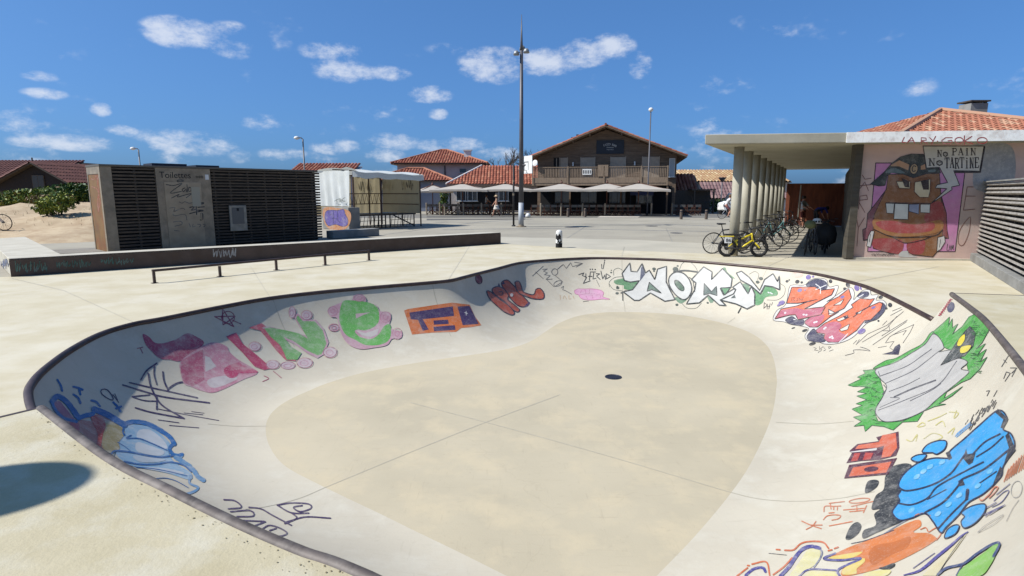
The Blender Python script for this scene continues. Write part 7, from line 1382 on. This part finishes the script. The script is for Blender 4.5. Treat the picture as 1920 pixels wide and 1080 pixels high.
# ================================================================== people
M_skin = mat('skin', C(206, 150, 122), C(190, 134, 108), rough=.6, scale=12)
def cloth(n, c): return mat('cloth_' + n, C(*c), cv(C(*c), .82), rough=.85, scale=9)
def person(label, loc, rz, J, cols, hat=None, hair=(60, 44, 34), extra=None, scale=1.0, skirt=None):
    """J: joints in metres, x forward, y left, z up; one skinned body"""
    t = thing('person', label, 'person', loc, rz); names = list(J); idx = {n: i for i, n in enumerate(names)}
    edges = [('hip', 'belly', 'top'), ('belly', 'chest', 'top'), ('chest', 'neck', 'top'), ('neck', 'head', 'skin'), ('head', 'crown', 'skin')]
    for s in 'lr': edges += [('chest', s + 'sho', 'top'), (s + 'sho', s + 'elb', 'sleeve'), (s + 'elb', s + 'wri', 'skin'), (s + 'wri', s + 'hand', 'skin'), ('hip', s + 'hip', 'bottom'), (s + 'hip', s + 'kne', 'bottom'), (s + 'kne', s + 'ank', 'shin'), (s + 'ank', s + 'toe', 'shoe')]
    rad = dict(hip=.135, belly=.125, chest=.145, neck=.06, head=.095, crown=.085, lsho=.065, rsho=.065, lelb=.044, relb=.044, lwri=.03, rwri=.03, lhand=.035, rhand=.035, lhip=.095, rhip=.095, lkne=.062, rkne=.062, lank=.042, rank=.042, ltoe=.035, rtoe=.035)
    me = bpy.data.meshes.new('body_cage'); me.from_pydata([J[n] for n in names], [(idx[a], idx[b]) for a, b, c in edges], []); ob = bpy.data.objects.new('body_cage', me); col.objects.link(ob)
    sk = ob.modifiers.new('skin', 'SKIN'); 
    for n in names:
        d = me.skin_vertices[0].data[idx[n]]; d.radius = (rad[n], rad[n]); d.use_root = n == 'hip'
    ss = ob.modifiers.new('sub', 'SUBSURF'); ss.levels = 2; ss.render_levels = 2
    dg = bpy.context.evaluated_depsgraph_get(); m2 = bpy.data.meshes.new_from_object(ob.evaluated_get(dg)); bpy.data.objects.remove(ob)
    kinds = ['skin', 'top', 'sleeve', 'bottom', 'shin', 'shoe']; mm = [M_skin, cols['top'], cols.get('sleeve', cols['top']), cols['bottom'], cols.get('shin', M_skin), cols.get('shoe', cloth('sandal', (90, 70, 56)))]
    m2.materials.clear()
    for m in mm: m2.materials.append(m)
    seg = [(Vector(J[a]), Vector(J[b]), c) for a, b, c in edges]
    for p in m2.polygons:
        p.use_smooth = True; c = p.center; best = None
        for a, b, k in seg:
            ab = b - a; tt = max(0, min(1, (c - a).dot(ab) / max(ab.length_squared, 1e-6))); dd = (a + ab * tt - c).length
            if k == 'sleeve' and tt > cols.get('slen', .7): k = 'skin'
            if k == 'bottom' and 'sho_' in k: pass
            if k == 'bottom' and tt > cols.get('blen', 1.0) and a.z > .5: k = 'shin'
            if best is None or dd < best[0]: best = (dd, k)
        p.material_index = kinds.index(best[1])
    body = bpy.data.objects.new('body', m2); col.objects.link(body); body.parent = t; t.scale = (scale,) * 3
    H = Vector(J['head']); Cn = Vector(J['crown'])
    # fingers
    for s in 'lr':
        h = Vector(J[s + 'hand']); w = Vector(J[s + 'wri']); d = (h - w).normalized(); sx = d.cross(Vector((1, 0, .2))).normalized(); f = MB()
        for k, (o_, l_) in enumerate(((-.026, .055), (-.009, .068), (.009, .064), (.026, .05))):
            q = h + d * .02 + sx * o_; f.tube([q, q + d * l_ * .55, q + d * l_ + Vector((.012, 0, 0))], [.0095, .0085, .006], 5)
        f.tube([h - d * .01 + Vector((.02, 0, 0)), h + d * .02 + Vector((.045, 0, 0)), h + d * .045 + Vector((.05, 0, 0))], [.010, .009, .006], 5); f.build('fingers', M_skin, t)
    hm = MB(); up = (Cn - H).normalized(); hm.lathe([(.088, -.02), (.112, .03), (.115, .09), (.09, .145), (.03, .17)], (0, 0, 0), 14); ho = hm.build('hair', mat('hair_%d' % hair[0], C(*hair), rough=.7), t, smooth=True); ho.location = H + Vector((-.022, 0, .01))
    fc = MB(); fc.box(H + Vector((.100, 0, .01)), (.03, .024, .04)); fc.build('nose', M_skin, t, bevel=.008)
    for s in (-1, 1): e = MB(); e.lathe([(.004, -.006), (.012, 0), (.004, .006)], tuple(H + Vector((.086, s * .034, .035))), 8); e.build('eye', M_black, t)
    mo = MB(); mo.box(H + Vector((.088, 0, -.045)), (.01, .045, .01)); mo.build('mouth', mat('lips', C(160, 90, 84), rough=.6), t)
    if hat:
        q = MB(); q.lathe([(.20, 0), (.20, .012), (.12, .025), (.115, .10), (.08, .125), (.02, .13)], (0, 0, 0), 18); h2 = q.build('hat', hat, t, smooth=True); h2.location = H + Vector((0, 0, .085))
    if skirt:
        q = MB(); q.lathe([(.16, .98), (.19, .85), (.25, .68), (.27, .60)], n=16); q.build('skirt', skirt, t, smooth=True)
    return t
def stand(stride=0., arm=0., lean=0., knee=0.):
    J = dict(hip=(0, 0, .95), belly=(lean * .3, 0, 1.08), chest=(lean * .7, 0, 1.32), neck=(lean * .9, 0, 1.47), head=(lean + .015, 0, 1.58), crown=(lean + .015, 0, 1.67))
    for s, k in (('l', 1), ('r', -1)):
        st = stride * k; J[s + 'sho'] = (lean * .75, k * .19, 1.38); J[s + 'elb'] = (lean * .6 - st * .35 + arm * .2, k * .25, 1.12 + arm * .06); J[s + 'wri'] = (lean * .5 - st * .45 + arm * .42, k * .22, .90 + arm * .25); J[s + 'hand'] = (lean * .5 - st * .47 + arm * .49, k * .21, .83 + arm * .27)
        J[s + 'hip'] = (0, k * .095, .90); J[s + 'kne'] = (st * .55 + .04, k * .10, .50); J[s + 'ank'] = (st * 1.0 - (.05 if k < 0 else 0) * (stride != 0), k * .10, .09 + (.10 if (stride and k < 0) else 0)); J[s + 'toe'] = (J[s + 'ank'][0] + .16, k * .11, .035 + (.03 if (stride and k < 0) else 0))
    return J
p1 = P(912, 400.5); person('man in a white T-shirt and dark shorts standing before the terrace', p1, R(15), stand(arm=.7), dict(top=cloth('white', (236, 234, 230)), bottom=cloth('dark_shorts', (50, 48, 52)), blen=.9, slen=.6), hair=(70, 52, 40))
p2 = P(931, 406.5); person('woman in a pale dress and sun hat striding across the square', p2, R(178), stand(stride=.30, arm=.4), dict(top=cloth('tan', (196, 160, 128)), bottom=cloth('pale_dress', (232, 222, 206)), blen=.45, slen=.3), hat=cloth('straw', (214, 186, 148)), skirt=cloth('pale_dress', (232, 222, 206)), scale=.96)
p3 = P(1503, 428); person('person in a white patterned shirt and shorts standing under the shelter', p3, R(-60), stand(arm=.8), dict(top=cloth('print', (206, 208, 204)), bottom=cloth('red_shorts', (120, 58, 52)), blen=.8, slen=.8))
J4 = stand(); J4.update(belly=(.16, 0, 1.05), chest=(.42, 0, 1.10), neck=(.56, 0, 1.06), head=(.66, 0, 1.01), crown=(.72, 0, .97), lsho=(.42, .19, 1.08), rsho=(.42, -.19, 1.08), lelb=(.52, .22, .82), relb=(.52, -.22, .82), lwri=(.60, .16, .62), rwri=(.60, -.16, .62), lhand=(.62, .15, .55), rhand=(.62, -.15, .55))
p4 = P(1528, 428); person('person in a dark blue jacket bending down under the shelter', p4, R(10), J4, dict(top=cloth('blue', (44, 52, 150)), bottom=cloth('dark_trousers', (44, 42, 46)), shin=cloth('dark_trousers', (44, 42, 46)), slen=1.1))
# cyclist passing behind the first column
pc = P(1366, 410.5); bkc = bike('light framed bike ridden past the columns', pc, R(6), (170, 172, 176), group=None)
J5 = stand(); J5.update(hip=(-.28, 0, .99), belly=(-.22, 0, 1.12), chest=(-.06, 0, 1.36), neck=(.02, 0, 1.49), head=(.06, 0, 1.60), crown=(.07, 0, 1.69), lsho=(-.04, .18, 1.40), rsho=(-.04, -.18, 1.40), lelb=(.10, .26, 1.18), relb=(.10, -.26, 1.18), lwri=(.16, .30, 1.06), rwri=(.16, -.30, 1.06), lhand=(.20, .30, 1.03), rhand=(.20, -.30, 1.03), lhip=(-.26, .09, .95), rhip=(-.26, -.09, .95), lkne=(.10, .10, .78), rkne=(.06, -.10, .60), lank=(.02, .12, .42), rank=(-.14, -.12, .20), ltoe=(.16, .13, .38), rtoe=(.0, -.13, .16))
person('cyclist in a white top and pink shorts riding past the columns', pc, R(6), J5, dict(top=cloth('white2', (236, 230, 226)), bottom=cloth('pink', (210, 130, 130)), blen=.7, slen=.6), hair=(120, 90, 60))
vp = P(1356, 399); van = thing('parked_van', 'small white van parked by the hedge behind the columns', 'van', (PY(1372, 399, 51.5).x, 51.5, 0), R(4))
prof = [(-1.0, .35), (1.9, .35), (1.9, 1.75), (1.6, 1.85), (-.1, 1.85), (-.55, 1.15), (-1.0, 1.0)]; mb = MB(); n = len(prof); mb.add([(x, -.8, z) for x, z in prof] + [(x, .8, z) for x, z in prof], [tuple(range(n)), tuple(range(2 * n - 1, n - 1, -1))] + [(i, n + i, n + (i + 1) % n, (i + 1) % n) for i in range(n)]); mb.build('body', M_white, van, bevel=.08)
for x in (-.55, 1.35):
    for y in (-.8, .8): q = MB(); q.tube([(x, y - .09, .31), (x, y + .09, .31)], .31, 18); wv = q.build('wheel', M_tyre, van); q = MB(); q.tube([(x, y - .095, .31), (x, y + .095, .31)], .18, 14); q.build('rim', M_rim, wv)
for y in (-.803, .803): q = MB(); q.add([(-.38, y, 1.15), (.35, y, 1.15), (.35, y, 1.68), (-.06, y, 1.68)], [(0, 1, 2, 3)]); q.build('window', M_glass, van)
q = MB(); q.add([(-.112, -.7, 1.84), (-.112, .7, 1.84), (-.565, .7, 1.16), (-.565, -.7, 1.16)], [(0, 1, 2, 3)]); q.build('windscreen', M_glass, van)
for y in (-.6, .6): q = MB(); q.box((-1.005, y, .78), (.04, .24, .16)); q.build('headlight', mat('lamp_glass', C(220, 224, 226), rough=.15), van, bevel=.02)
